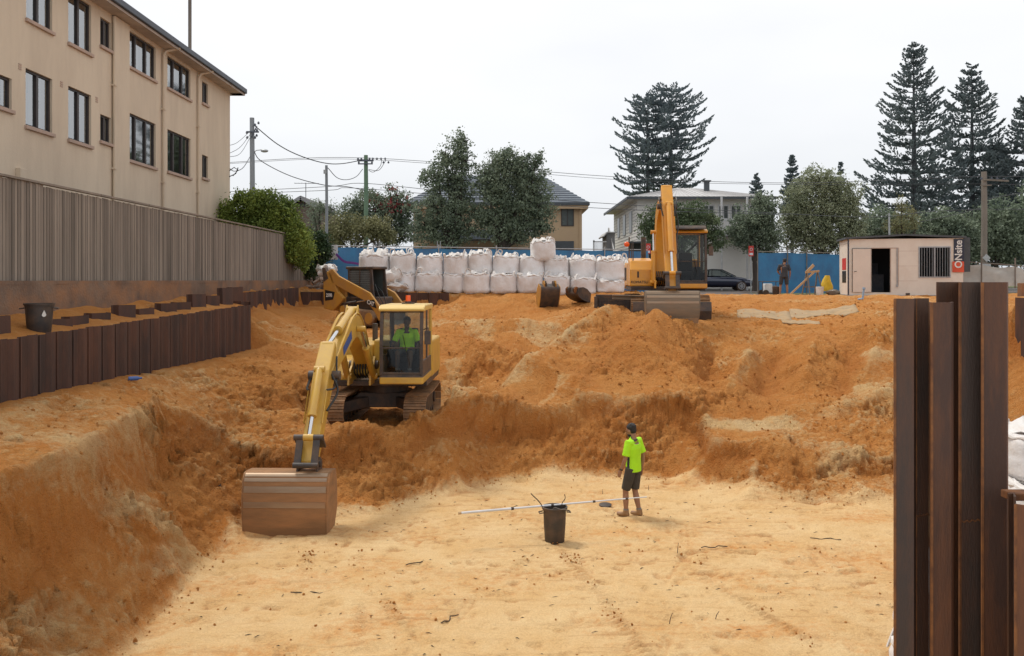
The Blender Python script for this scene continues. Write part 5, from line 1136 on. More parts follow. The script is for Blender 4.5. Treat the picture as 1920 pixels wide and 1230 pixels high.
# ---------------------------------------------------------------- bulk bags
def bag_proto(label, seed, w=.98, h=.86, hole=False):
    rs = random.Random(seed); t = thing('bulk_bag', label, 'bulk bag')
    b = MB(); n = 48; K = 17; vs = []; b.smooth = True
    for i in range(K):
        f = i / (K - 1)
        z = h * f; bul = 1 + .055 * math.sin(PI * min(1, f * 1.08)) - .10 * max(0, .12 - f) / .12 - .09 * max(0, f - .88) / .12
        ex = 4.2 - 1.6 * math.sin(PI * f)
        for j in range(n):
            a = 2 * PI * j / n; c, s = math.cos(a), math.sin(a)
            r = (abs(c) ** ex + abs(s) ** ex) ** (-1 / ex) * w / 2 * bul
            px_, py_ = c * r, s * r
            nn = float(fbm(np.array(j * .33 * (1 if j < n / 2 else 1) + seed * 7.3 if j < n - 6 else (j - n) * .33 + seed * 7.3), np.array(z * 3.0 + seed), 3, seed))
            fold = 0.026 * math.sin(a * 11 + seed * 2 + 3 * z) * (max(0, f - .55) / .45 + max(0, .25 - f) * 1.6)
            k_ = 1 + .022 * nn + fold; vs.append((px_ * k_, py_ * k_, z + .015 * nn * (1 if i < K - 1 else 3)))
    b.add(vs, [(i * n + j, i * n + (j + 1) % n, (i + 1) * n + (j + 1) % n, (i + 1) * n + j) for i in range(K - 1) for j in range(n)] + [tuple(range(n - 1, -1, -1))])
    b.build('bag_body', 'bag', t, angle=60)
    # loosely gathered crumpled top
    c = MB(); m_ = 15; vs = []; c.smooth = True
    for i in range(m_):
        for j in range(m_):
            u, v = i / (m_ - 1) * 2 - 1, j / (m_ - 1) * 2 - 1
            e = max(abs(u), abs(v)); cr = (1 - .15 * (abs(u * v)) ** .9)
            z = h - .03 + .10 * (1 - e ** 2) + .15 * float(fbm(np.array(u * 2.6 + seed * 3), np.array(v * 2.6), 3, seed + 40)) * (1 if e < .95 else .5) + (.045 * abs(math.sin(u * 9 + v * 7 + seed)) if e > .7 else 0)
            vs.append((u * w * .47 * cr, v * w * .47 * cr, z))
    c.add(vs, [(i * m_ + j, (i + 1) * m_ + j, (i + 1) * m_ + j + 1, i * m_ + j + 1) for i in range(m_ - 1) for j in range(m_ - 1)])
    c.build('crumpled_top', 'bag_white', t, fix=False, angle=80)
    rim = MB(); q = []
    for j in range(40):
        a = 2 * PI * j / 40; cc, s = math.cos(a), math.sin(a); r = (abs(cc) ** 3.2 + abs(s) ** 3.2) ** (-1 / 3.2) * w * .475
        q.append((cc * r, s * r, h - .035 + .03 * math.sin(a * 6 + seed) + .02 * math.sin(a * 13)))
    q.append(q[0]); rim.tube(q, [(.035 + .014 * math.sin(k_ * 2.1 + seed)) for k_ in range(len(q))], 7, cap=False); rim.build('gathered_rim', 'bag_white', t)
    for sx, sy in ((-1, -1), (1, -1), (1, 1), (-1, 1)):
        x, y = sx * w * .36, sy * w * .38; hh = rs.uniform(.08, .28); lx = rs.uniform(-.08, .12) * -sx; ly = rs.uniform(-.1, .1)
        l = MB(); P_ = [Vector((x - .10, y, h - .1)), Vector((x - .07 + lx, y + ly, h + hh * .8)), Vector((x + lx, y + ly * 1.3, h + hh)), Vector((x + .09 + lx, y + ly, h + hh * .7)), Vector((x + .10, y, h - .1))]
        l.tube([tuple(v) for v in spline(P_, 5)], (.030, .009) if False else [(.012, .034)] * 21, 8, ref=(0, 0, 1)); l.build('lifting_loop', 'bag_white', t)
    return t
protos = [bag_proto('x', s, w=.98 + .02 * (s % 2), h=.86) for s in (1, 2, 3, 4)]
tables = {}
for p_ in protos:
    for o in [p_] + kids(p_): tables[o.name] = kids(o)
used = set()
def place_bag(label, x, y, z, rz, pi_, s=(1, 1, 1), group=None, tilt=0):
    p_ = protos[pi_]
    if pi_ in used: o = copy_tree(p_, None, tables)
    else: o = p_; used.add(pi_)
    o.location = (x, y, z); o.rotation_euler = (tilt, R(random.uniform(-4, 4)), rz); o.scale = s; o['label'] = label; o['category'] = 'bulk bag'
    if group: o['group'] = group
    return o
BY = 34.55; BZ = H - .5
GR = 'white bulk bags stacked in front of the blue fence'
# (left px, right px, top py, bottom py)
upper = [(676, 730, 477, 522), (732, 781, 478, 516), (782, 830, 482, 514), (833, 879, 481, 515), (879, 923, 477, 512), (923, 972, 482, 516), (972, 1020, 484, 518), (1020, 1066, 486, 520), (1067, 1116, 486, 522), (1116, 1170, 489, 524)]
lower = [(742, 779, 513, 541), (780, 830, 513, 542), (831, 870, 515, 542), (869, 918, 513, 547), (919, 971, 515, 549), (970, 1019, 516, 551), (1020, 1067, 518, 553), (1067, 1118, 522, 553), (1118, 1170, 526, 553)]
desc_u = ['leftmost upper white bulk bag standing at left end of the stack', 'second upper bulk bag from the left with tall looping straps', 'third upper bulk bag from the left with flat folded top', 'fourth upper bulk bag from the left', 'fifth upper bulk bag from the left, topped with a white crumpled peak',
          'sixth upper bulk bag from the left', 'seventh upper bulk bag from the left, directly left of the single topmost bag', 'eighth upper bulk bag, under the right edge of the topmost bag', 'ninth upper bulk bag with open top showing brown fill and torn side', 'rightmost upper bulk bag with trailing straps beside the orange excavator']
for i, (l, r_, tp, bt) in enumerate(upper):
    Y = BY + random.uniform(-.06, .06) + .1; w = (r_ - l) * Y / F; hh = (bt - tp) * Y / F
    o = place_bag(desc_u[i], ((l + r_) / 2 - 960) * Y / F, Y, H - (bt - 525) * Y / F - .06, random.choice((0, 1, 2, 3)) * PI / 2 + R(random.uniform(-14, 14)), i % 4, (w / .99 * .99, w / .99 * .97, (hh + .08) / .86), GR)
desc_l = [ordinal(i) + ' lower bulk bag from the left, at the foot of the stack' for i in range(9)]; desc_l[-1] = 'rightmost lower bulk bag behind the lattice crate'
for i, (l, r_, tp, bt) in enumerate(lower):
    Y = BY - .12 + random.uniform(-.06, .06) - (.2 if i > 2 else 0); w = (r_ - l) * Y / F; hh = (bt - tp) * Y / F
    zb_ = gz(((l + r_) / 2 - 960) * Y / F, Y) - .03; hh = H - (tp - 525) * Y / F - zb_
    place_bag(desc_l[i], ((l + r_) / 2 - 960) * Y / F, Y, zb_, random.choice((0, 1, 2, 3)) * PI / 2 + R(random.uniform(-14, 14)), (i + 2) % 4, (w / .99, w / .99 * .95, (hh + .0) / .86), GR)
# leftmost column has a lower bag hidden behind the loader
place_bag('lowest left bulk bag mostly hidden behind the tracked loader', (712 - 960) * BY / F, BY, H - .5, .1, 1, (1.0, 1, .8), GR)
place_bag('single topmost clean white bulk bag standing on the upper row', (1019 - 960) * 34.6 / F, 34.65, H + (525 - 489) * 34.6 / F, R(4), 0, (.96, .96, .9), GR).children
place_bag('bulk bag peeking out behind the upper row left of the excavator', (1150 - 960) * 35.8 / F, 35.85, H + .02, R(20), 2, (1, 1, 1.0), GR)
place_bag('slumped bulk bag at far right of the stack against the orange excavator', (1180 - 960) * 35.2 / F, 35.3, H - .35, R(35), 3, (.62, .9, 1.15), GR)
# brown fill showing in torn bag
m = MB(); w = W(1091, 489, 34.3); m.ball((w.x, 34.45, w.z + .02), (.27, .25, .12), 14, 8, .08); o = m.build('sand_fill', 'bag_fill'); tag(o, 'brown fill heaped in the open top of the ninth upper bulk bag', 'fill')
m = MB(); w = W(1140, 489, 34.3); m.ball((w.x, 34.5, w.z + .02), (.32, .25, .1), 14, 8, .08); o = m.build('sand_fill', 'bag_fill'); tag(o, 'brown fill heaped in the open top of the rightmost upper bulk bag', 'fill')
# crumpled empty bags
def crumple(label, loc, sz, seed, name='crumpled_bag'):
    m = MB(); n = 26; k_ = 14; vs = []; m.smooth = True
    for i in range(k_ + 1):
        p = -PI / 2 + PI * i / k_
        for j in range(n):
            a = 2 * PI * j / n; d = np.array([math.cos(p) * math.cos(a), math.cos(p) * math.sin(a), math.sin(p)])
            q = 1 + .38 * float(fbm(np.array(d[0] * 2.2 + seed), np.array(d[1] * 2.2 + d[2] * 1.7), 4, seed, .6)); vs.append(tuple(d * q * np.array(sz)))
    m.add(vs, [(i * n + j, i * n + (j + 1) % n, (i + 1) * n + (j + 1) % n, (i + 1) * n + j) for i in range(k_) for j in range(n)])
    for s in (-1, 1): m.tube([tuple(v) for v in spline([Vector((s * sz[0] * .6, 0, sz[2] * .3)), Vector((s * sz[0] * .9, -.1, sz[2] * 1.0)), Vector((s * sz[0] * 1.2, 0, sz[2] * .2))], 5)], [(.012, .03)] * 11, 6)
    o = m.build(name, 'bag_white', angle=50); o.location = loc; return tag(o, label, 'crumpled bag')
p = W(727, 527, 33.9)
crumple('crumpled empty white bag slumped behind the loader cab at left end of the bag stack', (p.x, 33.95, p.z + .12), (.5, .3, .38), 5)
crumple('small white crumpled bag on sand just right of the loader', W(745, 538, 33.8) + Vector((0, 0, 0)), (.36, .2, .15), 9)
crumple('white crumpled bag on top of the rubble heap below the hedge', W(612, 507, 34.5), (.34, .3, .24), 12)
# rubble heap
m = MB(); c0 = W(610, 528, 34.4)
for i in range(46):
    a = random.random() * 6.28; q = random.random() ** .6; s = random.uniform(.05, .16)
    M_ = Matrix.Rotation(random.random() * 3, 3, (random.random(), random.random(), .3)); m.box((c0.x + math.cos(a) * q * .6, 34.4 + math.sin(a) * q * .5, H - .35 + (1 - q) * .55 + random.random() * .12), (s * random.uniform(1, 3), s, s * .5), M_)
o = m.build('rubble_heap', 'rubble', bevel=.01); tag(o, 'heap of broken rubble and boards between the hedge and the tracked loader', 'rubble')
# right edge: bags near the camera
place_bag('white bulk bag with upright loops at right edge behind the tall piles', 5.42, 8.6, H - 1.98, R(12), 2, (1, 1, .55), 'bulk bags beside the tall steel piles')
place_bag('open white bulk bag below the one with upright loops at the right edge', 5.32, 8.35, H - 2.6, R(-8), 1, (.98, .98, .72), 'bulk bags beside the tall steel piles')
place_bag('lower white bulk bag showing at left foot of the tall steel piles', 4.30, 8.2, 0.0, R(8), 3, (1.1, 1, 1.05), 'bulk bags at foot of the tall steel piles')
place_bag('upper white bulk bag showing left of the tall steel piles, stacked on another', 4.33, 8.25, .9, R(-5), 0, (1.06, 1, .8), 'bulk bags at foot of the tall steel piles')

# ---------------------------------------------------------------- tall rusty sheet piles close to the camera, right
def Q(px, Y): return ((px - 960) * Y / F, Y)
def fpile(label, line, zt, seam=None, m1='rust_big', zb=0.0, edges=()):
    t = thing('sheet_pile', label, 'sheet pile', (*line[0], 0), 0, 'tall rusty sheet piles at the right edge'); o0 = line[0]
    L_ = [(a - o0[0], b - o0[1]) for a, b in line]
    MB().plate(L_, zb, zt, .016).build('pile_plate', m1, t)
    for e in edges:
        m = MB(); x, y = L_[e]; m.b2(x - .009, x + .009, y - .016, y - .002, zb, zt - .003); m.build('rust_edge', 'rust_edge', t)
    if seam:
        m = MB(); a, b, z = seam; (xa, ya), (xb, yb_) = L_[a], L_[b]
        k_ = 14
        m.tube([(xa + (xb - xa) * q / k_, ya + (yb_ - ya) * q / k_ - .009, z + .008 * math.sin(q * 1.7) + .02 * q / k_) for q in range(k_ + 1)], .007, 6); m.build('weld_seam', 'rust_edge', t)
    return t
ZT = lambda py, Y: H - (py - 525) * Y / F
fpile('left half of the tall pile stack, shorter dark grey pile at its left edge', [Q(1677, 7.05), Q(1712, 7.0), Q(1716, 7.16), Q(1741, 7.16)], ZT(560, 7), (2, 3, H - 1.98), 'rust_big_dark', edges=(0, 2))
fpile('short orange-brown sheet pile standing in front at middle of the tall stack', [Q(1744, 7.02), Q(1746, 6.9), Q(1782, 6.9), Q(1786, 7.06)], ZT(567, 6.9), None, 'rust_big', edges=(1,))
fpile('tall dark sheet pile behind the short orange-brown one', [Q(1756, 7.5), Q(1799, 7.5), Q(1799, 7.14), Q(1838, 7.12)], ZT(529, 7.1), (2, 3, H - 2.02), 'rust_big_dark', edges=(2,))
fpile('tallest red-brown sheet pile at right end of the stack', [Q(1839.5, 7.1), Q(1841, 7.0), Q(1886, 6.98), Q(1888.5, 7.3)], ZT(529, 7.0), None, 'rust_big', edges=(1,))
fpile('low dark sheet pile right of the tall stack', [Q(1890, 6.6), Q(1901, 6.6), Q(1903, 6.5)], ZT(925, 6.6), None, 'rust_big_dark')
fpile('low orange-brown sheet pile cut off by the right picture edge', [Q(1903.5, 6.25), Q(1926, 6.2), Q(1960, 6.2), Q(1990, 6.5), Q(2060, 6.5)], ZT(948, 6.2), None, 'rust_big', edges=(0,))
# rusty spacer bar across the low piles
o = MB().b2(*[Q(1889, 6.75)[0], Q(2050, 6.75)[0]], 6.7, 6.85, ZT(925, 6.75) - .05, ZT(925, 6.75) + .01).build('waling_beam', 'rust_edge', bevel=.01); tag(o, 'rusty horizontal steel beam behind the low piles at right edge', 'steel beam')
# ---------------------------------------------------------------- people
def remesh(mb, name, m, parent, vox=.012, smooth=6, label=None):
    me = mb.mesh(name, m); bm = bmesh.new(); bm.from_mesh(me); bmesh.ops.recalc_face_normals(bm, faces=bm.faces); bm.to_mesh(me); bm.free()
    o = bpy.data.objects.new(name, me); C.objects.link(o)
    r = o.modifiers.new('r', 'REMESH'); r.mode = 'VOXEL'; r.voxel_size = vox; r.use_smooth_shade = True
    s = o.modifiers.new('s', 'SMOOTH'); s.iterations = smooth; s.factor = .5
    bpy.context.view_layer.update(); dg = bpy.context.evaluated_depsgraph_get()
    m2 = bpy.data.meshes.new_from_object(o.evaluated_get(dg)); o.modifiers.clear(); o.data = m2; m2.name = name
    if parent is not None: o.parent = parent
    return o
def hand(b, wr, el, side, curl=.5):
    """palm, four fingers, thumb on the side; continues the forearm"""
    wr, el = Vector(wr), Vector(el); d = (wr - el).normalized(); f = Vector((0, 1, 0)); f = (f - d * f.dot(d)).normalized(); n = d.cross(f) * side   # f = forward edge, n = back of hand side
    pk = wr + d * .085
    b.tube([wr - d * .01, wr + d * .03, pk], [(.024, .018), (.036, .016), (.04, .014)], 12, ref=f)
    for i, L_ in enumerate((.068, .076, .072, .056)):
        o = pk + f * (.03 - i * .02); q = [o - d * .015]; a = 0
        for s in (.42, .33, .25): q.append(q[-1] + (d * math.cos(a) - n * math.sin(a)) * (L_ + .02) * s); a += curl * .7
        b.tube(q, [.0095, .009, .0085, .007], 8)
    o = wr + d * .025 + f * .03; b.tube([o - f * .012, o + d * .022 + f * .02 - n * .01, o + d * .05 + f * .028 - n * .02], [.012, .011, .008], 8)
def person(label, loc, rz, J, colors, group=None, h=1.0, vox=.011, beard=False, socks=True, boots=True):
    t = thing('person', label, 'person', loc, rz, group)
    V = {k_: Vector(v) for k_, v in J.items()}
    b = MB(); hd = V['head']; up = (hd - V['neck']).normalized(); fw = V['face'].normalized(); rt = fw.cross(up).normalized(); fw = up.cross(rt).normalized()
    M3 = Matrix((rt, fw, up)).transposed()
    def HP(x, y, z): return hd + M3 @ Vector((x, y, z))
    # head: skull, jaw, nose, ears, brow
    k_ = len(b.v); b.ball(hd + M3 @ Vector((0, -.012, .03)), (.077, .094, .09), 18, 12); b.ball(HP(0, .02, -.045), (.058, .070, .07), 16, 10); b.ball(HP(0, .045, -.085), (.034, .035, .026), 10, 8)
    b.tube([HP(0, .088, .012), HP(0, .106, -.018), HP(0, .10, -.028)], [.009, .013, .012], 8); b.ball(HP(0, .082, -.055), (.024, .014, .011), 10, 6)
    for s in (-1, 1): b.ball(HP(s * .079, -.005, -.005), (.010, .02, .032), 8, 6); b.ball(HP(s * .03, .078, .03), (.024, .014, .009), 8, 6)
    b.tube([HP(0, -.03, -.04), V['neck'] + Vector((0, 0, .02)), V['chest'] + Vector((0, 0, .12))], [(.056, .052), (.058, .056), (.075, .08)], 14)
    b.tube([V['chest'] + Vector((0, 0, .10)), V['chest'], V['waist'], V['pelvis']], [(.09, .15), (.105, .165), (.09, .135), (.10, .145)], 18, ref=(0, 1, 0))
    for s, S in ((-1, 'L'), (1, 'R')):
        sh, el, wr = V['sh' + S], V['el' + S], V['wr' + S]; hp, kn, an = V['hip' + S], V['kn' + S], V['an' + S]
        b.tube([V['chest'] + Vector((s * .08, 0, .1)), sh, sh.lerp(el, .35), sh.lerp(el, .85), el, el.lerp(wr, .25), el.lerp(wr, .8), wr], [.06, .056, .05, .04, .038, .041, .03, .025], 12)
        hand(b, wr, el, s)
        b.tube([hp, hp.lerp(kn, .3), hp.lerp(kn, .85), kn, kn.lerp(an, .12), kn.lerp(an, .33), kn.lerp(an, .8), an], [.085, .084, .062, .056, .054, .060, .042, .038], 14)
        ft = V['toe' + S]; b.tube([an + Vector((0, 0, -.03)), an.lerp(ft, .5) + Vector((0, 0, -.02)), ft], [.038, .038, .03], 10)
    body = remesh(b, 'body', colors['skin'], t, vox * .8, 3)
    e = MB()
    for s in (-1, 1): e.ball(HP(s * .03, .083, .012), (.011, .006, .006), 8, 6)
    e.build('eyes', 'hair', t)
    hr = MB(); hr.ball(HP(0, -.036, .056), (.084, .096, .080), 18, 12); hr.ball(HP(0, -.055, .0), (.078, .06, .075), 14, 10)
    for i in range(40): a = random.uniform(0, 6.28); p = random.uniform(.1, 1.4); hr.ball(HP(.080 * math.cos(a) * math.cos(p), -.036 + .092 * math.sin(a) * math.cos(p), .055 + .08 * math.sin(p)), .016, 6, 4)
    hro = remesh(hr, 'hair', 'hair', t, .010, 2)
    if beard: q = MB(); q.ball(HP(0, .028, -.065), (.062, .066, .05), 14, 10); q.ball(HP(0, .05, -.09), (.037, .04, .03), 10, 8); remesh(q, 'beard', 'hair', t, .010, 1)
    # shirt
    s_ = MB(); ch, wa, pe = V['chest'], V['waist'], V['pelvis']
    s_.tube([V['neck'] + Vector((0, -.012, -.0)), V['neck'] + Vector((0, -.015, -.045)), ch + Vector((0, 0, .15)), ch + Vector((0, 0, .09)), ch, wa + Vector((0, 0, .04)), pe + Vector((0, 0, .05)), pe + Vector((0, 0, colors.get('hem', -.07)))], [(.066, .066), (.075, .085), (.095, .135), (.112, .175), (.13, .19), (.122, .17), (.130, .178), (.135, .182)], 26, ref=(0, 1, 0))
    for s, S in ((-1, 'L'), (1, 'R')):
        sh, el = V['sh' + S], V['el' + S]; s_.tube([ch + Vector((s * .08, 0, .1)), sh + Vector((0, 0, .008)), sh.lerp(el, .4), sh.lerp(el, .82)], [.078, .074, .070, .074], 16)
    so = remesh(s_, 'shirt', colors['shirt'], t, vox, 4)
    if colors.get('panel'):
        so.data.materials.append(MATS[colors['panel']])
        for p in so.data.polygons:
            c = p.center; lw = .16 < abs(c.x) < .20 and c.z < ch.z - .10 and abs(c.y - .01) < .03
            if lw or (c.z > ch.z + .135 and math.hypot(c.x, c.y + .02) < .078): p.material_index = 1
    # shorts
    s_ = MB(); s_.tube([wa + Vector((0, 0, -.02)), pe + Vector((0, 0, .02)), pe + Vector((0, 0, -.09))], [(.105, .15), (.122, .168), (.118, .165)], 22, ref=(0, 1, 0))
    for s, S in ((-1, 'L'), (1, 'R')):
        hp, kn = V['hip' + S], V['kn' + S]; s_.tube([hp + Vector((0, 0, .04)), hp.lerp(kn, .4), hp.lerp(kn, colors.get('short', .93))], [.10, .10, .086], 16)
    remesh(s_, 'shorts', colors['shorts'], t, vox, 4)
    for s, S in ((-1, 'L'), (1, 'R')):
        an, ft, kn = V['an' + S], V['toe' + S], V['kn' + S]; d = (ft - an); d.z = 0; d.normalize()
        if socks: m = MB(); m.tube([an.lerp(kn, .0), an.lerp(kn, .16)], [.048, .05], 14); m.build('sock', 'sock', t)
        if boots:
            m = MB(); g = an.z - .075; 
            m.tube([an + Vector((0, 0, .045)), an + Vector((0, 0, -.03))], [.054, .056], 14)
            m.tube([an - d * .055 + Vector((0, 0, -.045)), an + d * .03 + Vector((0, 0, -.035)), an + d * .12 + Vector((0, 0, -.05)), an + d * .185 + Vector((0, 0, -.055))], [(.036, .04), (.046, .044), (.036, .05), (.024, .036)], 14, ref=(0, 0, 1))
            remesh(m, 'boot', colors['boot'], t, vox * .9, 3)
    return t
# worker walking across the pit floor: local +y forward; hips mid-stride
J1 = dict(head=(.0, .055, 1.60), neck=(0, 0, 1.46), face=(.0, 1, -.16), chest=(0, 0, 1.29), waist=(0, 0, 1.06), pelvis=(0, 0, .93),
          shL=(-.195, -.0, 1.40), elL=(-.245, .03, 1.12), wrL=(-.235, .13, .89), shR=(.195, -.0, 1.40), elR=(.25, -.07, 1.13), wrR=(.255, -.03, .88),
          hipL=(-.095, 0, .90), knL=(-.10, .11, .50), anL=(-.10, .10, .095), toeL=(-.11, .29, .05), hipR=(.095, 0, .90), knR=(.10, .03, .49), anR=(.10, -.07, .095), toeR=(.11, .11, .05))
px_, py_ = 2.27, 15.95
p1 = person('man in bright lime yellow t-shirt and dark shorts walking across the pit floor', (px_, py_, gz(px_, py_) - .01), R(52), J1,
            dict(skin='skin', shirt='hivis', shorts='shorts_grey', boot='boot_tan', panel='navy', short=.95), beard=True)
m = MB(); m.tube([tuple(Vector(J1['wrL']).lerp(Vector(J1['elL']), q)) for q in (.04, .16)], [.031, .032], 12); m.build('wristwatch', 'black_plastic', p1)
# far worker standing with his back turned
J2 = dict(head=(.03, .05, 1.60), neck=(.01, 0, 1.46), face=(.1, 1, -.45), chest=(0, 0, 1.29), waist=(0, 0, 1.06), pelvis=(0, 0, .93),
          shL=(-.2, 0, 1.40), elL=(-.27, .07, 1.13), wrL=(-.16, .24, 1.0), shR=(.2, 0, 1.40), elR=(.27, -.02, 1.12), wrR=(.27, .10, .88),
          hipL=(-.1, 0, .90), knL=(-.15, .04, .49), anL=(-.18, -.01, .085), toeL=(-.24, .16, .05), hipR=(.1, 0, .90), knR=(.13, .03, .49), anR=(.15, -.02, .085), toeR=(.2, .16, .05))
person('man in dark t-shirt and shorts standing with his back turned near the site hut', ((1470 - 960) * 39.6 / F, 39.6, gz((1470 - 960) * 39.6 / F if False else 12.5, 39.6) - .02), R(-12), J2,
       dict(skin='skin', shirt='navy', shorts='navy', boot='boot_tan', short=.9), vox=.014)
# driver seated in the pale yellow excavator; same forward as the machine
xm = (NEAR['cabx'][0] + NEAR['cabx'][1]) / 2 + .02; sy = NEAR['caby'][0] + .62; sz = NEAR['cabz'][0] + .2 + .36
J3 = dict(head=(-.01, .08, .76), neck=(0, .01, .60), face=(.12, 1, -.28), chest=(0, -.02, .43), waist=(0, -.05, .20), pelvis=(0, -.02, .09),
          shL=(-.2, .0, .54), elL=(-.30, .08, .28), wrL=(-.30, .31, .25), shR=(.2, .0, .54), elR=(.30, .08, .28), wrR=(.30, .31, .25),
          hipL=(-.1, .0, .07), knL=(-.15, .46, .10), anL=(-.14, .56, -.33), toeL=(-.15, .74, -.38), hipR=(.1, 0, .07), knR=(.15, .46, .10), anR=(.14, .56, -.33), toeR=(.15, .74, -.38))
wl_ = Matrix.Rotation(PI - R(1.2), 3, 'Z') @ Vector((xm, sy, 0))
person('excavator driver in lime yellow shirt seated in the cab of the pale yellow machine', (-3.1 + wl_.x, 21.0 + wl_.y, H - 3.42 + sz), PI - R(1.2), J3,
       dict(skin='skin_dark', shirt='hivis', shorts='navy', boot='machine_dark', short=1.0, hem=-.02), vox=.013)

# ---------------------------------------------------------------- things on the pit floor
bx_, by_ = (1040 - 960) * 14.5 / F, 14.5
b2 = make_bin('black round bin standing on pit floor with rods sticking out', (bx_, by_, gz(bx_, by_) - .01), .61, .205, .165, 'bin_plastic', R(8))
top = gz(bx_, by_) + .6
for k_, (pts_, lb) in enumerate((([(-.06, 0, -.55), (-.2, -.02, -.02), (-.38, -.03, .20), (-.40, -.03, .22)], 'bent dark steel rod leaning left out of the black bin'), ([(.08, .05, -.5), (.12, .03, -.0), (.165, .02, .1), (.18, .02, .14), (.17, .02, .2)], 'short curled rusty wire poking up at right side of the black bin'), ([(-.1, -.1, -.5), (-.05, -.16, -.02), (.1, -.2, .0), (.22, -.12, -.03)], 'loose wire draped over front rim of the black bin'))):
    m = MB(); m.tube([tuple(v) for v in spline([Vector(q) for q in pts_], 5)], .009 if k_ == 0 else .007, 6); o = m.build('steel_rod', 'stick_dark' if k_ != 2 else 'timber_grey'); o.location = (bx_, by_, top); tag(o, lb, 'rod')
# survey staff lying across the bin
a = W(862, 960, 14.2); b_ = W(1212, 943, 14.95); a.z = b_.z = 0
a = Vector((-1.0 + .13, 14.15, top - .02)); bd = Vector((2.36, 14.95, top + .045))
d = (bd - a); st = thing('survey_staff', 'long grey-white telescopic survey staff lying across top of the black bin', 'survey staff', tuple(a), math.atan2(d.y, d.x)); L_ = d.length; dz = d.z + .0
m = MB(); secs = [(0, .9, .021), (.9, 1.6, .018), (1.6, 2.35, .0155), (2.35, 2.95, .013), (2.95, L_, .010)]
for k_, (s0, s1, r) in enumerate(secs):
    m = MB(); m.tube([(s0, 0, dz * s0 / L_), (s1, 0, dz * s1 / L_)], r, 12); m.build('staff_section', 'sign_white', st)
    if k_ < 4: m = MB(); m.tube([(s1 - .02, 0, dz * s1 / L_), (s1 + .025, 0, dz * s1 / L_)], r + .006, 12); m.build('clamp', 'black_plastic', st)
m = MB(); m.tube([(-.02, 0, 0), (.03, 0, 0)], .024, 12); m.build('end_cap', 'timber', st)
# dark lid on the sand
x = (1135 - 960) * 16.7 / F; m = MB(); m.smooth = True; m.tube([(0, 0, 0), (0, 0, .02), (0, 0, .03), (0, 0, .04)], [.12, .125, .1, .03], 24); o = m.build('bin_lid', 'bin_plastic'); o.location = (x, 16.7, gz(x, 16.7) + .0); o.rotation_euler = (R(6), 0, 0); tag(o, 'flat black round lid lying on sand behind the survey staff', 'lid')
# thin pegs and twigs
for k_, (px, py, hh, lean) in enumerate(((1270, 1038, .16, .02), (1254, 1170, .14, .05), (1045, 1010, .16, -.04), (1216, 920, .1, .0), (1340, 1160, .1, .06), (1130, 925, .12, 0))):
    Y = F * H / (py - 525); x = (px - 960) * Y / F; m = MB(); m.tube([(0, 0, -.05), (lean * .4, 0, hh * .5), (lean, .01, hh)], [.006, .005, .003], 6); o = m.build('peg', 'stick_dark'); o.location = (x, Y, gz(x, Y))
    tag(o, ['thin dark peg stuck in pale sand right of the black bin', 'short peg near the bottom of the picture below the walking man', 'twig standing right in front of the black bin', 'tiny peg in sand left of the walking man', 'leaning twig at lower right of the pit floor', 'thin twig on sand above the black lid'][k_], 'peg')
for k_, (px, py, L_, a) in enumerate(((1315, 1032, .45, .2), (830, 1170, .35, 1.1), (1520, 1010, .5, -.1), (545, 1110, .5, -.02), (760, 1060, .3, .5), (413, 985, .25, 2.0))):
    Y = F * H / (py - 525); x = (px - 960) * Y / F; Q_ = [Vector((q * L_ / 6, .03 * math.sin(q * 1.7 + k_), .012 + .008 * math.sin(q * 2))) for q in range(7)]
    m = MB(); m.tube([tuple(v) for v in Q_], .008, 6); o = m.build('root', 'stick_dark'); o.location = (x, Y, gz(x, Y) + .01); o.rotation_euler = (0, 0, a)
    tag(o, ['wavy dark root on pale sand right of the peg', 'short root lying near bottom middle of the pit floor', 'long root lying at right side of the pit floor', 'straight dark root on sand below the excavator bucket', 'short root on sand right of the excavator bucket', 'root sticking out at foot of the left sand bank'][k_], 'root')
# ---------------------------------------------------------------- blue construction fence
def cloth_fence(label, P_, hts, zb, mc, mp, posts=None, wav=.02, sag=.03, name='construction_fence', npan=None):
    """P_: plan points; one fence with cloth, rail and posts"""
    t = thing(name, label, 'fence', (P_[0][0], P_[0][1], 0)); o0 = Vector((P_[0][0], P_[0][1], 0))
    for k_, ((x0, y0), (x1, y1)) in enumerate(zip(P_[:-1], P_[1:])):
        h0, h1 = hts[k_], hts[k_ + 1]; d = Vector((x1 - x0, y1 - y0, 0)); L_ = d.length; d.normalize(); nr = Vector((-d.y, d.x, 0)); A0 = Vector((x0, y0, 0)) - o0
        n = max(6, int(L_ / .12)); m_ = 10; vs = []
        for i in range(n + 1):
            f = i / n; tp = h0 + (h1 - h0) * f - .05 - sag * abs(math.sin(f * PI * max(1, round(L_ / 1.2))))
            for j in range(m_ + 1):
                g = j / m_; q = wav * float(fbm(np.array(f * L_ * 1.3 + k_ * 7), np.array(g * 2.0), 3, 7)); vs.append(A0 + d * (L_ * f) + nr * q + Vector((0, 0, zb + (tp - zb) * g)))
        c = MB(); c.smooth = True; c.add(vs, [(i * (m_ + 1) + j, (i + 1) * (m_ + 1) + j, (i + 1) * (m_ + 1) + j + 1, i * (m_ + 1) + j + 1) for i in range(n) for j in range(m_)]); c.build('cloth', mc, t, fix=False, angle=180)
        r = MB(); r.tube([A0 + nr * -.04 + Vector((0, 0, h0)), A0 + d * (L_ - .03) + nr * -.04 + Vector((0, 0, h1))], .02, 8); r.build('rail', mp, t)
        p = MB(); p.tube([A0 + nr * -.05 + Vector((0, 0, zb - .1)), A0 + nr * -.05 + Vector((0, 0, h0 + (.12 if posts is None else posts)))], .028, 8); p.build('post', mp, t)
    return t
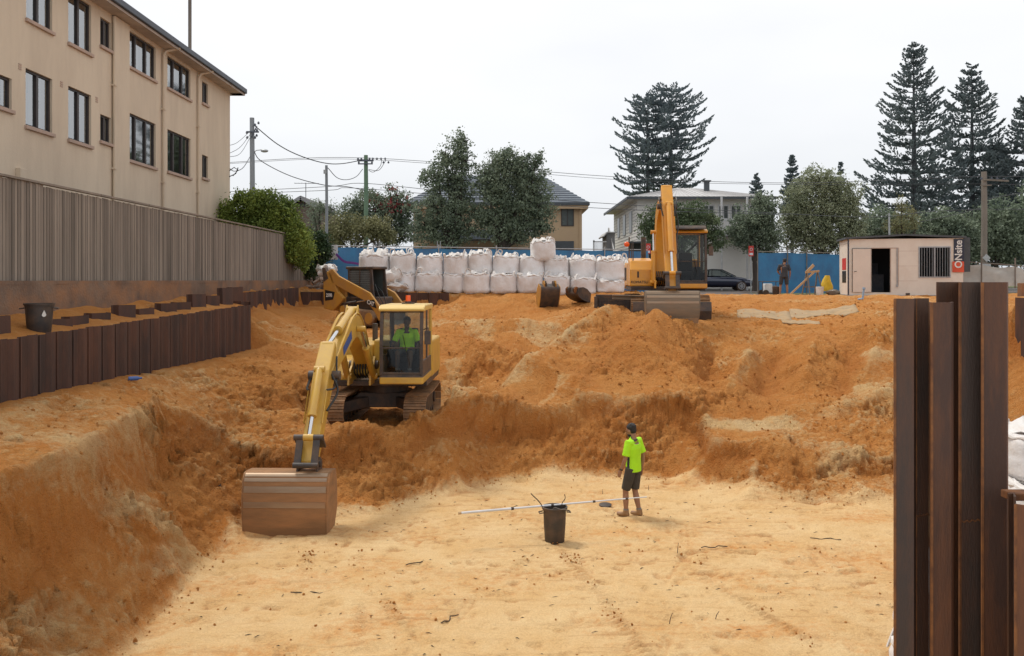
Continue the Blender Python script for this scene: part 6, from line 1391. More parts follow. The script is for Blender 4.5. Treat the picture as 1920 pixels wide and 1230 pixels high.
def fl_(px, Y): return ((px - 960) * Y / F, Y)
fz = H + 1.51
pxs = [608, 700, 718, 822, 930, 1040, 1133, 1215]; Yf = lambda px: 37.5 + (px - 608) / 607 * 5.2
cloth_fence('long blue shade-cloth construction fence behind the white bulk bags', [fl_(p, Yf(p)) for p in pxs], [fz] * len(pxs), G0 + .05, 'blue_cloth', 'galv')
cloth_fence('blue mesh construction fence between the driveway and the site hut', [fl_(p, 45 + (p - 1420) / 160 * .6) for p in (1420, 1476, 1512, 1584)], [fz - .02, fz, fz - .04, fz - .08], G0 + .03, 'blue_cloth', 'timber_grey', posts=.2)
o = MB(); w = W(619, 473, 37.4); o.box((0, 0, 0), (.66, .02, .64)); o = o.build('notice_board', 'sign_white', bevel=.004); o.location = (w.x, 37.42, w.z); tag(o, 'blank pale notice board fixed to left end of the blue fence', 'sign board')
m = MB(); m.tube([tuple(v) for v in spline([W(630, 476, 37.3), W(645, 490, 37.3), W(662, 493, 37.4), W(680, 496, 37.5)], 5)], [(.05, .004)] * 16, 6, ref=(0, 0, 1)); o = m.build('graffiti', 'purple'); tag(o, 'purple painted streak along left end of the blue cloth fence', 'graffiti')
# ladders leaning / poles behind the fence
for px, n_ in ((705, 'first'), (820, 'second')):
    m = MB(); Y = Yf(px) + .5; x = (px - 960) * Y / F
    for s in (0, .14): m.tube([(x + s, Y, G0), (x + s, Y, H + (525 - 452) * Y / F)], .02, 6)
    m.b2(x, x + .14, Y - .01, Y + .01, H + 1.5, H + 1.54)
    tag(m.build('fence_brace', 'galv'), 'pair of thin steel brace tubes rising behind the blue fence, %s from left' % n_, 'fence brace')

# white sagging cloth fence far right
P_ = [(18.6, 36.2), (19.9, 36.2), (21.2, 36.0), (22.8, 36.0)]
cloth_fence('torn white shade-cloth fence sagging between posts right of the site hut', P_, [H + .84, H + .72, H + .63, H + .36], H - .25, 'white_cloth', 'timber_grey', posts=.3, wav=.09, sag=.1)
m = MB(); m.b2(20.6, 24, 34.5, 34.8, H - .9, H - .12); m.b2(21.5, 24, 34.2, 34.5, H - .9, H - .25); o = m.build('block_wall', 'concrete_stained', bevel=.02); tag(o, 'low mossy concrete block wall under the white cloth fence at right edge', 'wall')

# ---------------------------------------------------------------- site hut
th = R(-12.5); HB = H - .66
hut = thing('site_hut', 'cream portable site hut with open doorway and barred window', 'site hut', (14.18, 36.0, HB), th)
Lh, Dh, Hh = 4.45, 2.3, 2.38
d0, d1, dz0, dz1 = .93, 1.66, .14, 1.98; w0, w1, wz0, wz1 = 2.78, 3.95, .80, 2.0
m = MB(); xs = [0, d0, d1, w0, w1, Lh]; zs = [0.04, dz0, wz0, dz1, wz1, Hh]
for i in range(5):
    for j in range(5):
        if (i == 1 and zs[j] >= dz0 - 1e-6 and zs[j + 1] <= dz1 + 1e-6) or (i == 3 and zs[j] >= wz0 - 1e-6 and zs[j + 1] <= wz1 + 1e-6): continue
        m.add([(xs[i], 0, zs[j]), (xs[i + 1], 0, zs[j]), (xs[i + 1], 0, zs[j + 1]), (xs[i], 0, zs[j + 1])], [(0, 1, 2, 3)])
for (a0, a1, b0, b1) in ((d0, d1, dz0, dz1), (w0, w1, wz0, wz1)):
    m.add([(a0, 0, b0), (a0, 0, b1), (a0, .07, b1), (a0, .07, b0)], [(0, 1, 2, 3)]); m.add([(a1, 0, b0), (a1, .07, b0), (a1, .07, b1), (a1, 0, b1)], [(0, 1, 2, 3)]); m.add([(a0, 0, b1), (a1, 0, b1), (a1, .07, b1), (a0, .07, b1)], [(0, 1, 2, 3)]); m.add([(a0, 0, b0), (a0, .07, b0), (a1, .07, b0), (a1, 0, b0)], [(0, 1, 2, 3)])
m.add([(0, 0, .04), (0, 0, Hh), (0, Dh, Hh), (0, Dh, .04)], [(0, 1, 2, 3)]); m.add([(Lh, 0, .04), (Lh, Dh, .04), (Lh, Dh, Hh), (Lh, 0, Hh)], [(0, 1, 2, 3)]); m.add([(0, Dh, .04), (0, Dh, Hh), (Lh, Dh, Hh), (Lh, Dh, .04)], [(0, 1, 2, 3)])
m.build('wall', 'hut_panel', hut, fix=False)
sm_ = MB()
for q in (.62, 1.24, 1.86): sm_.b2(d1 + .3, w0 - .06, -.004, -.001, q, q + .008); sm_.b2(w1 + .06, Lh - .4, -.004, -.001, q, q + .008)
sm_.build('panel_joint', 'sill', hut)
m = MB(); m.b2(-.02, .03, -.025, .03, .02, Hh - .01); m.build('corner_post', 'onsite_black', hut)
m = MB(); m.add([(0.05, .08, .1), (Lh - .05, .08, .1), (Lh - .05, Dh - .05, .1), (.05, Dh - .05, .1)], [(0, 1, 2, 3)]); m.add([(.05, Dh - .05, .1), (Lh - .05, Dh - .05, .1), (Lh - .05, Dh - .05, Hh), (.05, Dh - .05, Hh)], [(0, 1, 2, 3)]); m.build('interior', 'seat_dark', hut, fix=False)
m = MB(); m.b2(1.0, 1.6, 1.0, 1.6, .1, .9); m.b2(1.15, 1.5, 1.7, 2.0, .9, 1.4); m.build('desk', 'navy', hut)
m = MB(); m.prism([(-.12, Hh), (Lh * .5, Hh + .12), (Lh + .1, Hh - .0), (Lh + .1, Hh + .08), (Lh * .5, Hh + .19), (-.12, Hh + .08)], -.12, Dh + .1, 'y'); m.build('roof', 'fascia_dark', hut)
m = MB(); m.b2(-.02, Lh, -.02, Dh, -.06, .04); m.build('floor_frame', 'galv', hut)
m = MB(); m.b2(.17, .90, -.05, -.02, dz0 + .01, dz1 - .01); dr = m.build('door', 'hut_door', hut, bevel=.006)
m = MB(); m.b2(.16, .175, -.054, -.016, dz0, dz1); m.b2(.16, .91, -.054, -.016, dz1 - .005, dz1 + .012); m.b2(.895, .91, -.056, -.014, dz0, dz1); m.build('door_edge', 'dark_frame', dr); m = MB(); m.tube([(.24, -.06, 1.0), (.24, -.1, 1.02), (.33, -.1, 1.02)], .012, 6); m.build('handle', 'dark_frame', dr)
m = MB(); m.b2(d0 - .02, d1 + .32, -.012, -.001, dz1, dz1 + .03); m.b2(d1, d1 + .02, -.012, -.002, dz0, dz1); m.b2(d1 + .29, d1 + .32, -.02, -.002, dz0 + .3, dz1); m.build('door_frame', 'sill', hut)
m = MB(); m.tube([(d1 + .26, -.03, dz1), (d1 + .26, -.03, .42)], .02, 8); m.box((d1 + .26, -.035, .42), (.07, .05, .1)); m.build('conduit', 'galv', hut)
fr = MB(); t_ = .045
fr.b2(w0 - .03, w1 + .03, -.03, .03, wz1, wz1 + t_); fr.b2(w0 - .03, w1 + .03, -.03, .03, wz0 - t_, wz0); fr.b2(w0 - .03, w0 + .015, -.03, .03, wz0, wz1); fr.b2(w1 - .015, w1 + .03, -.03, .03, wz0, wz1); fr.b2((w0 + w1) / 2 - .03, (w0 + w1) / 2 + .03, -.02, .03, wz0, wz1)
wn = fr.build('window', 'galv', hut)
m = MB()
for i in range(11): q = w0 + .09 + i * (w1 - w0 - .18) / 10; m.b2(q - .006, q + .006, -.045, -.033, wz0 - .02, wz1 + .02)
m.build('security_bars', 'galv', wn)
MB().add([(w0, .04, wz0), (w1, .04, wz0), (w1, .04, wz1), (w0, .04, wz1)], [(0, 1, 2, 3)]).build('pane', 'glass', wn, fix=False)
m = MB(); m.b2(Lh - .36, Lh + .03, -.035, -.004, .98, 2.34); sg = m.build('company_sign', 'onsite_black', hut)
m = MB(); m.b2(Lh - .42, Lh + .02, -.045, -.037, .98, 1.42); m.build('sign_base', 'onsite_red', sg)
t1 = text_mesh('ONsite', .38, 'lettering', 'decal_white', bold=.008); t1.parent = sg; t1.location = (Lh - .18, -.052, 1.72); t1.rotation_euler = (PI / 2, -PI / 2, 0)
m = MB(); m.b2(-.012, -.003, .5, 1.5, 1.1, 1.6); m.build('side_sign', 'sign_red', hut); m = MB(); m.b2(-.012, -.003, .5, 1.5, .55, 1.05); m.build('side_sign', 'decal_black', hut)
m = MB(); m.b2(Lh + .12, Lh + .4, .5, .8, 1.4, 2.0); m.build('meter_box', 'house_grey', hut, bevel=.01)
m = MB(); m.b2(Lh + .02, Lh + .35, .3, Dh, 1.0, 2.42); m.build('end_store', 'fascia_dark', hut)

# standpipe, stub pipe
x = (1617 - 960) * 30 / F; m = MB(); m.tube([(0, 0, -.1), (.02, 0, .38)], .035, 12); m.tube([(.02, 0, .36), (.03, 0, .43)], .055, 12); m.tube([(0, 0, .03), (-.16, 0, .0)], .03, 8); o = m.build('standpipe', 'pipe_blue'); o.location = (x, 30, gz(x, 30)); o.rotation_euler = (0, .08, 0); tag(o, 'pale blue-grey standpipe sticking out of sand in front of the site hut', 'pipe')
x = (1702 - 960) * 33.5 / F; m = MB(); m.tube([(0, 0, -.1), (0, 0, .16)], .08, 14); o = m.build('drain_pipe', 'machine_dark'); o.location = (x, 33.5, gz(12.9, 33.5) + .02); tag(o, 'short dark drain pipe stub at foot of the site hut below its window', 'pipe')
# steel mats pressed in sand
for k_, (px, py, wx, wy, rz) in enumerate(((1432, 588, 1.7, 1.5, -.25), (1543, 591, 2.1, 1.4, -.3), (1500, 604, 1.1, .7, -.2))):
    Y = 28.3 - (2.0 if k_ == 2 else 0); x = (px - 960) * Y / F; m = MB(); n = 14
    vs = [(-wx / 2 + wx * i / n, -wy / 2 + wy * j / n, 0) for j in range(n + 1) for i in range(n + 1)]
    R_ = Matrix.Rotation(rz, 3, 'Z'); vv = []
    for v in vs: q = R_ @ Vector(v); vv.append((q.x, q.y, gz(x + q.x, Y + q.y) + .018))
    m.smooth = True; m.add(vv, [(j * (n + 1) + i, j * (n + 1) + i + 1, (j + 1) * (n + 1) + i + 1, (j + 1) * (n + 1) + i) for j in range(n) for i in range(n)])
    o = m.build('ground_mat', 'mat_grey', fix=False); o.location = (x, Y, 0); s = o.modifiers.new('s', 'SOLIDIFY'); s.thickness = .03; s.offset = -1
    tag(o, ['left flat grey mesh mat lying on sand right of the orange excavator', 'large flat grey mesh mat on sand in front of the hut door', 'small flat mat half covered in sand nearest the edge of the mound'][k_], 'ground mat')

# trestle, planks, yellow sack, bucket, barrow
def atg(px, Y): x = (px - 960) * Y / F; return x, Y, gz(min(x, 12.9), Y) if x < 12.9 else H - .66
x, y, z = atg(1523, 38.4)
t = thing('sawhorse', 'folding timber sawhorse standing between the far man and the hut', 'sawhorse', (x, y, z), R(15))
for s in (-1, 1):
    for q in (-1, 1): MB().bar((s * .33, q * .3, 0), (s * .27, q * .03, 1.0), .05, .035).build('leg', 'timber_grey', t)
MB().bar((-.35, 0, 1.0), (.35, 0, 1.06), .06, .09).build('top_beam', 'timber', t); MB().bar((-.31, .2, .35), (.31, .2, .35), .03, .05).build('brace', 'timber_grey', t)
m = MB(); m.bar((-1.05, -.2, 0.02), (.05, -.1, 1.02), .03, .08); o = m.build('plank', 'timber'); o.location = (x, y, z); tag(o, 'pale timber plank leaning up against the sawhorse', 'plank')
m = MB(); m.bar((-.3, -.12, 1.0), (.05, -.05, 1.34), .03, .13); o = m.build('plank', 'timber'); o.location = (x, y, z); tag(o, 'short wide plank resting on top of the sawhorse', 'plank')
x, y, z = atg(1549, 38.6)
m = MB(); n = 20; m.smooth = True; K = 9; vs = []
for i in range(K):
    f = i / (K - 1)
    for j in range(n): a = 2 * PI * j / n; r = (.30 - .20 * f ** 1.5) * (1 + .1 * math.sin(3 * a + i)); vs.append((r * math.cos(a) + .05 * f, r * .6 * math.sin(a), .15 + .72 * f))
m.add(vs, [(i * n + j, i * n + (j + 1) % n, (i + 1) * n + (j + 1) % n, (i + 1) * n + j) for i in range(K - 1) for j in range(n)] + [tuple((K - 1) * n + j for j in range(n)), tuple(range(n - 1, -1, -1))])
o = m.build('sack', 'yellow_plastic'); o.location = (x, y, z); tag(o, 'bright yellow plastic sack standing beside the hut', 'sack')
x, y, z = atg(1537, 38.0); m = MB(); m.tube([(0, 0, 0), (0, 0, .36)], [.15, .18], 18); o = m.build('bucket', 'decal_white', bevel=.01); o.location = (x, y, z); tag(o, 'white plastic bucket in front of the yellow sack', 'bucket')
m = MB(); m.ball((0, 0, .12), (.3, .2, .14), 10, 6, .2); o = m.build('sandbag', 'timber_grey'); x, y, z = atg(1562, 38.2); o.location = (x, y, z - .02); tag(o, 'grey sandbag lying at left corner of the hut', 'sandbag')
x, y, z = atg(1446, 41.5)
t = thing('generator', 'black and white wheeled generator beside the far man', 'generator', (x, y, z), R(10))
m = MB(); m.tube([(-.45, 0, .12), (-.45, 0, .7), (.45, 0, .7), (.45, 0, .12), (-.45, 0, .12)], .025, 8); m.tube([(-.45, .4, .12), (-.45, .4, .7), (.45, .4, .7), (.45, .4, .12), (-.45, .4, .12)], .025, 8); m.build('frame', 'machine_dark', t)
m = MB(); m.b2(-.3, .1, .05, .35, .15, .6); m.build('engine', 'decal_white', t, bevel=.04); m = MB(); m.b2(.12, .4, .08, .32, .15, .5); m.build('motor', 'machine_dark', t, bevel=.05)
for s in (-.05, .45): m = MB(); m.cyl((-.3, s - .03, .15), (-.3, s + .03, .15), .15, n=18); m.build('wheel', 'rubber', t)
x, y, z = atg(1456, 39.9); m = MB(); m.tube([(0, 0, 0), (0, 0, .02), (0, 0, .44), (0, 0, .45)], [.16, .17, .2, .18], 20); o = m.build('pail', 'black_plastic'); o.location = (x, y, z); tag(o, 'dark pail on the ground at the left foot of the far man', 'pail')

# ---------------------------------------------------------------- parked car
def car(label, loc, rz):
    t = thing('parked_car', label, 'car', loc, rz); L_, Wd = 4.5, .86          # +x forward
    st = [(-2.25, .62, .95, .62), (-2.2, .35, 1.0, .75), (-1.6, .24, 1.06, .84), (-.9, .22, 1.02, .86), (.9, .22, .98, .86), (1.5, .24, .90, .84), (2.05, .28, .78, .74), (2.22, .34, .66, .60)]
    m = MB(); n = 20; vs = []; m.smooth = True
    for (x, z0, z1, w) in st:
        for j in range(n):
            a = 2 * PI * j / n; c, s = math.cos(a), math.sin(a); r = (abs(c) ** 3.6 + abs(s) ** 3.6) ** (-1 / 3.6); vs.append((x, c * r * w, (z0 + z1) / 2 + s * r * (z1 - z0) / 2))
    K = len(st); m.add(vs, [(i * n + j, i * n + (j + 1) % n, (i + 1) * n + (j + 1) % n, (i + 1) * n + j) for i in range(K - 1) for j in range(n)] + [tuple(range(n)), tuple((K - 1) * n + j for j in range(n))]); m.build('body', 'car_blue', t, angle=50)
    pr = [(-1.75, 1.0, .70), (-1.15, 1.34, .60), (-.5, 1.42, .58), (.2, 1.39, .58), (1.05, .96, .72)]
    m = MB(); vs = []
    for x, z, w in pr: vs += [(x, -w, z), (x, w, z)]
    m.add(vs[2:8], [(0, 1, 3, 2), (2, 3, 5, 4)]); rf = m.build('roof', 'car_blue', t, fix=False); rf.modifiers.new('s', 'SOLIDIFY').thickness = .04
    for s in (-1, 1):
        fr = MB(); P2 = [Vector((x, s * w, z)) for x, z, w in pr]
        for a, b in zip(P2[:-1], P2[1:]): fr.bar(a, b, .05, .05)
        fr.bar((-.5, s * .58, 1.42), (-.55, s * .76, .98), .06, .05); fr.build('window_frame', 'car_trim', t)
        g = MB(); g.add([(-1.6, s * .74, .98), (.95, s * .76, .96), (.2, s * .59, 1.37), (-.5, s * .59, 1.4), (-1.15, s * .61, 1.32)], [(0, 1, 2, 3, 4)]); g.build('side_window', 'glass', t, fix=False)
        m = MB(); m.box((.72, s * .9, 1.0), (.1, .14, .1)); m.build('mirror', 'car_blue', t, bevel=.02)
    m = MB(); m.add([(1.05, -.7, .97), (1.05, .7, .97), (.2, .57, 1.38), (.2, -.57, 1.38)], [(0, 1, 2, 3)]); m.build('windscreen', 'glass', t, fix=False)
    m = MB(); m.add([(-1.75, -.68, 1.0), (-1.75, .68, 1.0), (-1.15, .58, 1.33), (-1.15, -.58, 1.33)], [(0, 3, 2, 1)]); m.build('rear_window', 'glass', t, fix=False)
    m = MB(); m.b2(-1.4, .8, -.6, .6, .5, .96); m.build('interior', 'seat_dark', t)
    for x in (-1.38, 1.38):
        for s in (-1, 1):
            m = MB(); m.cyl((x, s * .70, .32), (x, s * .875, .32), .32, n=28); wh = m.build('wheel', 'rubber', t, bevel=.02)
            m = MB(); m.cyl((x, s * .86, .32), (x, s * .88, .32), .06, n=14)
            for k_ in range(7): a = 2 * PI * k_ / 7; m.bar((x, s * .88, .32), (x + .21 * math.cos(a), s * .88, .32 + .21 * math.sin(a)), .045, .02, up=(0, 1, 0))
            m.tube([(x + .215 * math.cos(2 * PI * k_ / 24), s * .875, .32 + .215 * math.sin(2 * PI * k_ / 24)) for k_ in range(25)], .018, 6, cap=False); m.build('rim', 'rim', wh)
    for s in (-1, 1): m = MB(); m.ball((2.1, s * .58, .68), (.12, .14, .08), 12, 8); m.build('headlight', 'galv', t)
    m = MB(); m.b2(-1.0, .95, -.866, -.862, .62, .64); m.build('trim_strip', 'car_trim', t); return t
car('dark blue sedan parked in the street behind the orange excavator', ((1349 - 960) * 57 / F, 57.4, G0 - .0), R(-3))

# ---------------------------------------------------------------- signs and poles
def stop_sign(label, px, Y, z):
    x = (px - 960) * Y / F; t = thing('parking_sign', label, 'sign', (x, Y, G0))
    m = MB(); m.tube([(0, 0, 0), (0, 0, z - G0 + .25)], .03, 8); m.build('sign_post', 'galv', t)
    m = MB(); m.b2(-.14, .14, -.05, -.035, z - G0 - .28, z - G0 + .3); p = m.build('sign_plate', 'sign_red', t)
    m = MB(); m.tube([(.07 * math.cos(2 * PI * k_ / 20), -.06, z - G0 + .1 + .07 * math.sin(2 * PI * k_ / 20)) for k_ in range(21)], .012, 5, cap=False); m.b2(-.1, .1, -.056, -.052, z - G0 - .22, z - G0 - .1); m.build('sign_marks', 'sign_white', p)
stop_sign('small red and white sign on grey post beside the driveway', 1408, 48, H + 1.62)
stop_sign('small red sign on post showing left of the orange excavator arm', 1215, 48, H + 1.75)
def pole(label, px, Y, topy, r0, r1, m_, cross=None, name='utility_pole'):
    x = (px - 960) * Y / F; zt = H + (525 - topy) * Y / F; t = thing(name, label, 'utility pole', (x, Y, G0))
    m = MB(); hh = zt - G0; m.tube([(0, 0, -.2), (.0, 0, hh * .3), (.02, 0, hh * .65), (0, 0, hh)], [r0, (r0 * 2 + r1) / 3, (r0 + 2 * r1) / 3, r1], 16); m.build('pole', m_, t)
    return t, x, zt - G0
def insul(t, pts_):
    for p in pts_: m = MB(); m.tube([p, (p[0], p[1], p[2] + .13)], [.05, .035], 8); m.ball((p[0], p[1], p[2] + .06), (.07, .07, .04), 8, 5); m.build('insulator', 'insulator', t)
t, x, h1 = pole('tall grey timber utility pole with street lamp near the apartment building', 472.5, 44, 221, .15, .115, 'pole_grey')
m = MB(); m.bar((-.25, -.15, h1 - .75), (.4, -.15, h1 - .75), .06, .08); m.bar((0, -.15, h1 - 1.05), (.3, -.15, h1 - .45), .04, .05); m.build('crossarm', 'insulator', t)
insul(t, [(.2, -.15, h1 - .45), (.3, -.15, h1 - .72), (.38, -.15, h1 - .35), (.3, -.2, h1 - 1.0), (-.22, -.15, h1 - .85), (-.2, -.15, h1 - 1.1), (.2, -.15, h1 - 1.1)])
m = MB(); m.tube([(0, 0, h1 - 1.85), (.25, -.05, h1 - 1.68), (.55, -.1, h1 - 1.66)], .022, 8); la = m.build('lamp_arm', 'galv', t); m = MB(); m.ball((.68, -.12, h1 - 1.72), (.2, .12, .085), 14, 8); m.build('lamp_head', 'galv', la)
t, x, h2 = pole('slim grey utility pole left of the green one', 612, 45, 310, .095, .07, 'pole_grey')
m = MB(); m.box((-.05, -.1, h2 - .35), (.14, .12, .2)); m.build('junction_box', 'galv', t)
t, x, h3 = pole('green stained utility pole with many wires between hedge and dark trees', 686, 52, 291, .165, .12, 'pole_green')
m = MB(); m.bar((-.5, -.17, h3 - .35), (.5, -.17, h3 - .35), .09, .1); m.bar((-.45, -.17, h3 - .55), (.45, -.17, h3 - .55), .07, .07); m.build('crossarm', 'insulator', t)
insul(t, [(q, -.17, h3 - .3) for q in (-.45, -.25, .25, .45, .7, .95, 1.2)] + [(q, -.17, h3 - .52) for q in (-.4, .4, 1.1, 1.4)])
m = MB(); m.tube([tuple(v) for v in spline([Vector((.2, -.2, h3 - .9)), Vector((.8, -.2, h3 - .95)), Vector((1.15, -.2, h3 - .5)), Vector((1.25, -.2, h3 - .3))], 5)], .018, 5); m.tube([tuple(v) for v in spline([Vector((.2, -.2, h3 - .95)), Vector((.5, -.2, h3 - 1.05)), Vector((.9, -.2, h3 - .7)), Vector((1.0, -.2, h3 - .3))], 5)], .018, 5); m.build('jumper_cable', 'wire', t)
t, x, h4 = pole('grey-brown utility pole in front of the dark pines at right', 1845, 46, 322, .17, .14, 'timber_grey')
m = MB(); m.bar((-.1, -.2, h4 - .45), (1.2, -.2, h4 - .52), .08, .09); m.bar((-.3, -.2, h4 - .75), (.3, -.2, h4 - .75), .05, .06); m.build('crossarm', 'timber_grey', t); insul(t, [(-.25, -.2, h4 - .45), (.3, -.2, h4 - .45), (.6, -.2, h4 - .45), (.95, -.2, h4 - .48)])
m = MB(); m.box((.0, -.25, 1.9), (.3, .03, .3), Matrix.Rotation(PI / 4, 3, 'Y')); m.box((.0, -.25, 1.5), (.45, .03, .22)); m.build('road_sign', 'galv', t)
t, x, h5 = pole('thin grey steel post rising behind the site hut roof', 1667, 50, 400, .06, .05, 'galv', name='steel_post')

WIRES = [('power line running high from left side past the green pole to the trees', [(380, 307, 52), (686, 296, 52), (1145, 331, 52), (1480, 343, 52), (1845, 331, 46), (2050, 336, 46)], .016),
         ('second power line just below the highest one', [(380, 309, 52), (686, 299, 52), (1145, 336, 52), (1480, 346, 52), (1845, 345, 46), (2050, 352, 46)], .013),
         ('lower power line passing behind the slim grey pole', [(380, 362, 52), (612, 350, 52), (686, 344, 52), (870, 362, 52), (1145, 382, 52), (1480, 401, 52), (1640, 407, 50), (1740, 397, 48), (1845, 392, 46)], .018),
         ('lowest power line crossing in front of the white house', [(380, 366, 52), (612, 357, 52), (686, 354, 52), (1100, 389, 52), (1480, 403, 52)], .018),
         ('thick cable sagging from the street lamp pole to the green pole', [(478, 236, 44), (520, 270, 45.5), (560, 291, 47), (605, 305, 49), (640, 307, 50.5), (684, 299, 52)], .028),
         ('cable sagging from below the street lamp to the slim pole and green pole', [(476, 283, 44), (490, 302, 44.2), (545, 330, 44.7), (608, 347, 45), (650, 350, 48), (684, 357, 52)], .022),
         ('short slack wire between the slim grey pole and the green pole', [(615, 315, 45), (632, 333, 47), (650, 337, 49), (668, 331, 50.5), (680, 317, 52)], .02),
         ('upper service wire from apartment wall to the street lamp pole', [(425, 274, 36), (445, 267, 40), (468, 247, 44)], .012),
         ('middle service wire from apartment wall to the street lamp pole', [(425, 290, 36), (450, 276, 40), (469, 252, 44)], .012),
         ('lower service wire from apartment wall to the street lamp pole', [(425, 295, 36), (450, 288, 40), (469, 258, 44)], .012),
         ('lowest slack service wire from apartment corner to the street lamp pole', [(428, 314, 35.5), (440, 321, 38), (456, 314, 41), (470, 292, 44)], .018),
         ('service wire curving from the white house to the pole at right', [(1640, 430, 55), (1720, 417, 52), (1800, 400, 48), (1845, 388, 46)], .016),
         ('wire leaving the right pole upward to the picture edge', [(1848, 374, 46), (1890, 366, 46), (2000, 350, 46)], .022),
         ('sagging wire leaving the right pole level to the picture edge', [(1848, 388, 46), (1870, 394, 46), (1890, 392, 46), (2000, 396, 46)], .016)]
for lb, q, r in WIRES:
    P3_ = [W(*a) for a in q]; m = MB(); m.tube([tuple(v) for v in spline(P3_, 8)], r, 5); tag(m.build('power_line', 'wire'), lb, 'power line', 'overhead wires')
# ---------------------------------------------------------------- houses
def win(t, x0, x1, z0, z1, y, m='trim_white', fw=.07):
    f = MB(); f.b2(x0, x1, y - .05, y - .002, z1 - fw, z1); f.b2(x0, x1, y - .05, y - .002, z0, z0 + fw); f.b2(x0, x0 + fw, y - .05, y - .002, z0 + fw, z1 - fw); f.b2(x1 - fw, x1, y - .05, y - .002, z0 + fw, z1 - fw); f.b2((x0 + x1) / 2 - .03, (x0 + x1) / 2 + .03, y - .045, y - .003, z0 + fw, z1 - fw)
    o = f.build('window', m, t); b = MB(); b.add([(x0 + fw, y - .012, z0 + fw), (x1 - fw, y - .012, z0 + fw), (x1 - fw, y - .012, z1 - fw), (x0 + fw, y - .012, z1 - fw)], [(0, 1, 2, 3)]); b.build('pane', 'window_dark', o, fix=False); return o
def tiles(t, P4, m, rows, name='roof'):
    """roof slopes given as list of quads/tris; adds course ridges as geometry"""
    pass
# tan two storey house
Yh = 64; S = Yh / F; gx_ = lambda px: (px - 960) * S; gz_ = lambda py: (525 - py) * S + .75
t = thing('tan_house', 'tan two storey house with grey tiled hip roof behind the dark trees', 'house', (0, Yh, H - .75))
xl, xr = gx_(775), gx_(1089); ez = gz_(381)
m = MB(); m.b2(xl, xr, 0, 10, 0, ez); hw = m.build('wall', 'house_tan', t)
m = MB(); n = 13; ex0, ex1, ey0, ey1 = xl - .6, gx_(1103), -.6, 10.6; rx0, rx1, ry, rzz = gx_(850), gx_(1020), 5, gz_(381) + 2.7
for i in range(n):
    f0, f1 = i / n, (i + 1) / n; lift = .06
    def ring(f, dz): return [(ex0 + (rx0 - ex0) * f, ey0 + (ry - ey0) * f, ez + (rzz - ez) * f + dz), (ex1 + (rx1 - ex1) * f, ey0 + (ry - ey0) * f, ez + (rzz - ez) * f + dz), (ex1 + (rx1 - ex1) * f, ey1 + (ry - ey1) * f, ez + (rzz - ez) * f + dz), (ex0 + (rx0 - ex0) * f, ey1 + (ry - ey1) * f, ez + (rzz - ez) * f + dz)]
    a = ring(f0, lift); b = ring(f1, 0); c = ring(f0, 0)
    m.add(a + b, [(0, 1, 5, 4), (1, 2, 6, 5), (2, 3, 7, 6), (3, 0, 4, 7)]); m.add(c + a, [(0, 1, 5, 4), (1, 2, 6, 5), (2, 3, 7, 6), (3, 0, 4, 7)])
rf = m.build('roof', 'roof_tile', t, fix=False)
m = MB(); m.b2(ex0 - .03, ex1 + .06, ey0 - .06, ey1, ez - .2, ez - .0); m.build('gutter', 'fascia_dark', rf, bevel=.02)
m = MB(); m.b2(ex0 + .1, ex1 - .05, ey0 + .05, ey1 - .1, ez - .45, ez - .2); m.build('eave_lining', 'house_tan', rf)
win(t, gx_(1052), gx_(1076), gz_(424), gz_(387), 0, 'dark_frame'); win(t, gx_(1000), gx_(1018), gz_(424), gz_(390), 0, 'dark_frame'); win(t, gx_(900), gx_(940), gz_(424), gz_(390), 0, 'dark_frame'); win(t, gx_(830), gx_(860), gz_(424), gz_(390), 0, 'dark_frame')
m = MB(); m.b2(gx_(1030), gx_(1076), -.06, -.002, .1, gz_(452)); m.build('dark_opening', 'fascia_dark', t)  # flat dark panel stands in for the shade inside an opening
m = MB(); m.b2(gx_(1086), gx_(1091), -.1, .1, 0, ez - .2); m.build('downpipe', 'house_tan', t)
m = MB(); m.prism([(gx_(800), gz_(452)), (gx_(985), gz_(452)), (gx_(960), gz_(435)), (gx_(830), gz_(435))], -3.2, -.1, 'y'); m.build('porch_roof', 'roof_tile', t)
m = MB(); m.bar((gx_(972), -2.5, gz_(427)), (gx_(1000), -2.5, gz_(443)), .2, .5); m.build('awning', 'trim_white', t)
# white two storey house
t = thing('white_house', 'white weatherboard two storey house with pale metal roof behind the orange excavator', 'house', (0, 61, H - .75))
xl, xr, y0, y1, ez = 8.95, 18.0, 0, 14, 6.62
m = MB(); m.b2(xl, xr, y0, y1, 0, ez); wl = m.build('wall', 'house_white', t)
m = MB()
for i in range(26): m.b2(xl - .02, xl - .002, y0, y1, .3 + i * .24, .32 + i * .24)
m.build('weatherboards', 'house_grey', wl)
m = MB(); E = .75; rid = ez + 1.45; vs = [(xl - E, y0 - E, ez), (xr + E, y0 - E, ez), (xr + E, y1 + E, ez), (xl - E, y1 + E, ez), (13.2, 7, rid), (14.2, 7, rid)]; m.add(vs, [(0, 1, 5, 4), (1, 2, 5), (2, 3, 4, 5), (3, 0, 4)]); rf = m.build('roof', 'roof_metal', t, fix=False)
m = MB()
for i in range(30):
    f = i / 29; xx = xl - E + (xr - xl + 2 * E) * f; tx = min(max(xx, 13.2), 14.2); k_ = 1.0
    m.bar((xx, y0 - E, ez + .02), (tx, 7, rid + .02), .03, .03)
m.build('roof_seam', 'roof_metal', rf)
m = MB(); m.b2(xl - E - .05, xr + E + .05, y0 - E - .07, y0 - E, ez - .16, ez + .03); m.b2(xl - E - .07, xl - E, y0 - E, y1 + E, ez - .16, ez + .03); m.build('gutter', 'fascia_dark', rf)
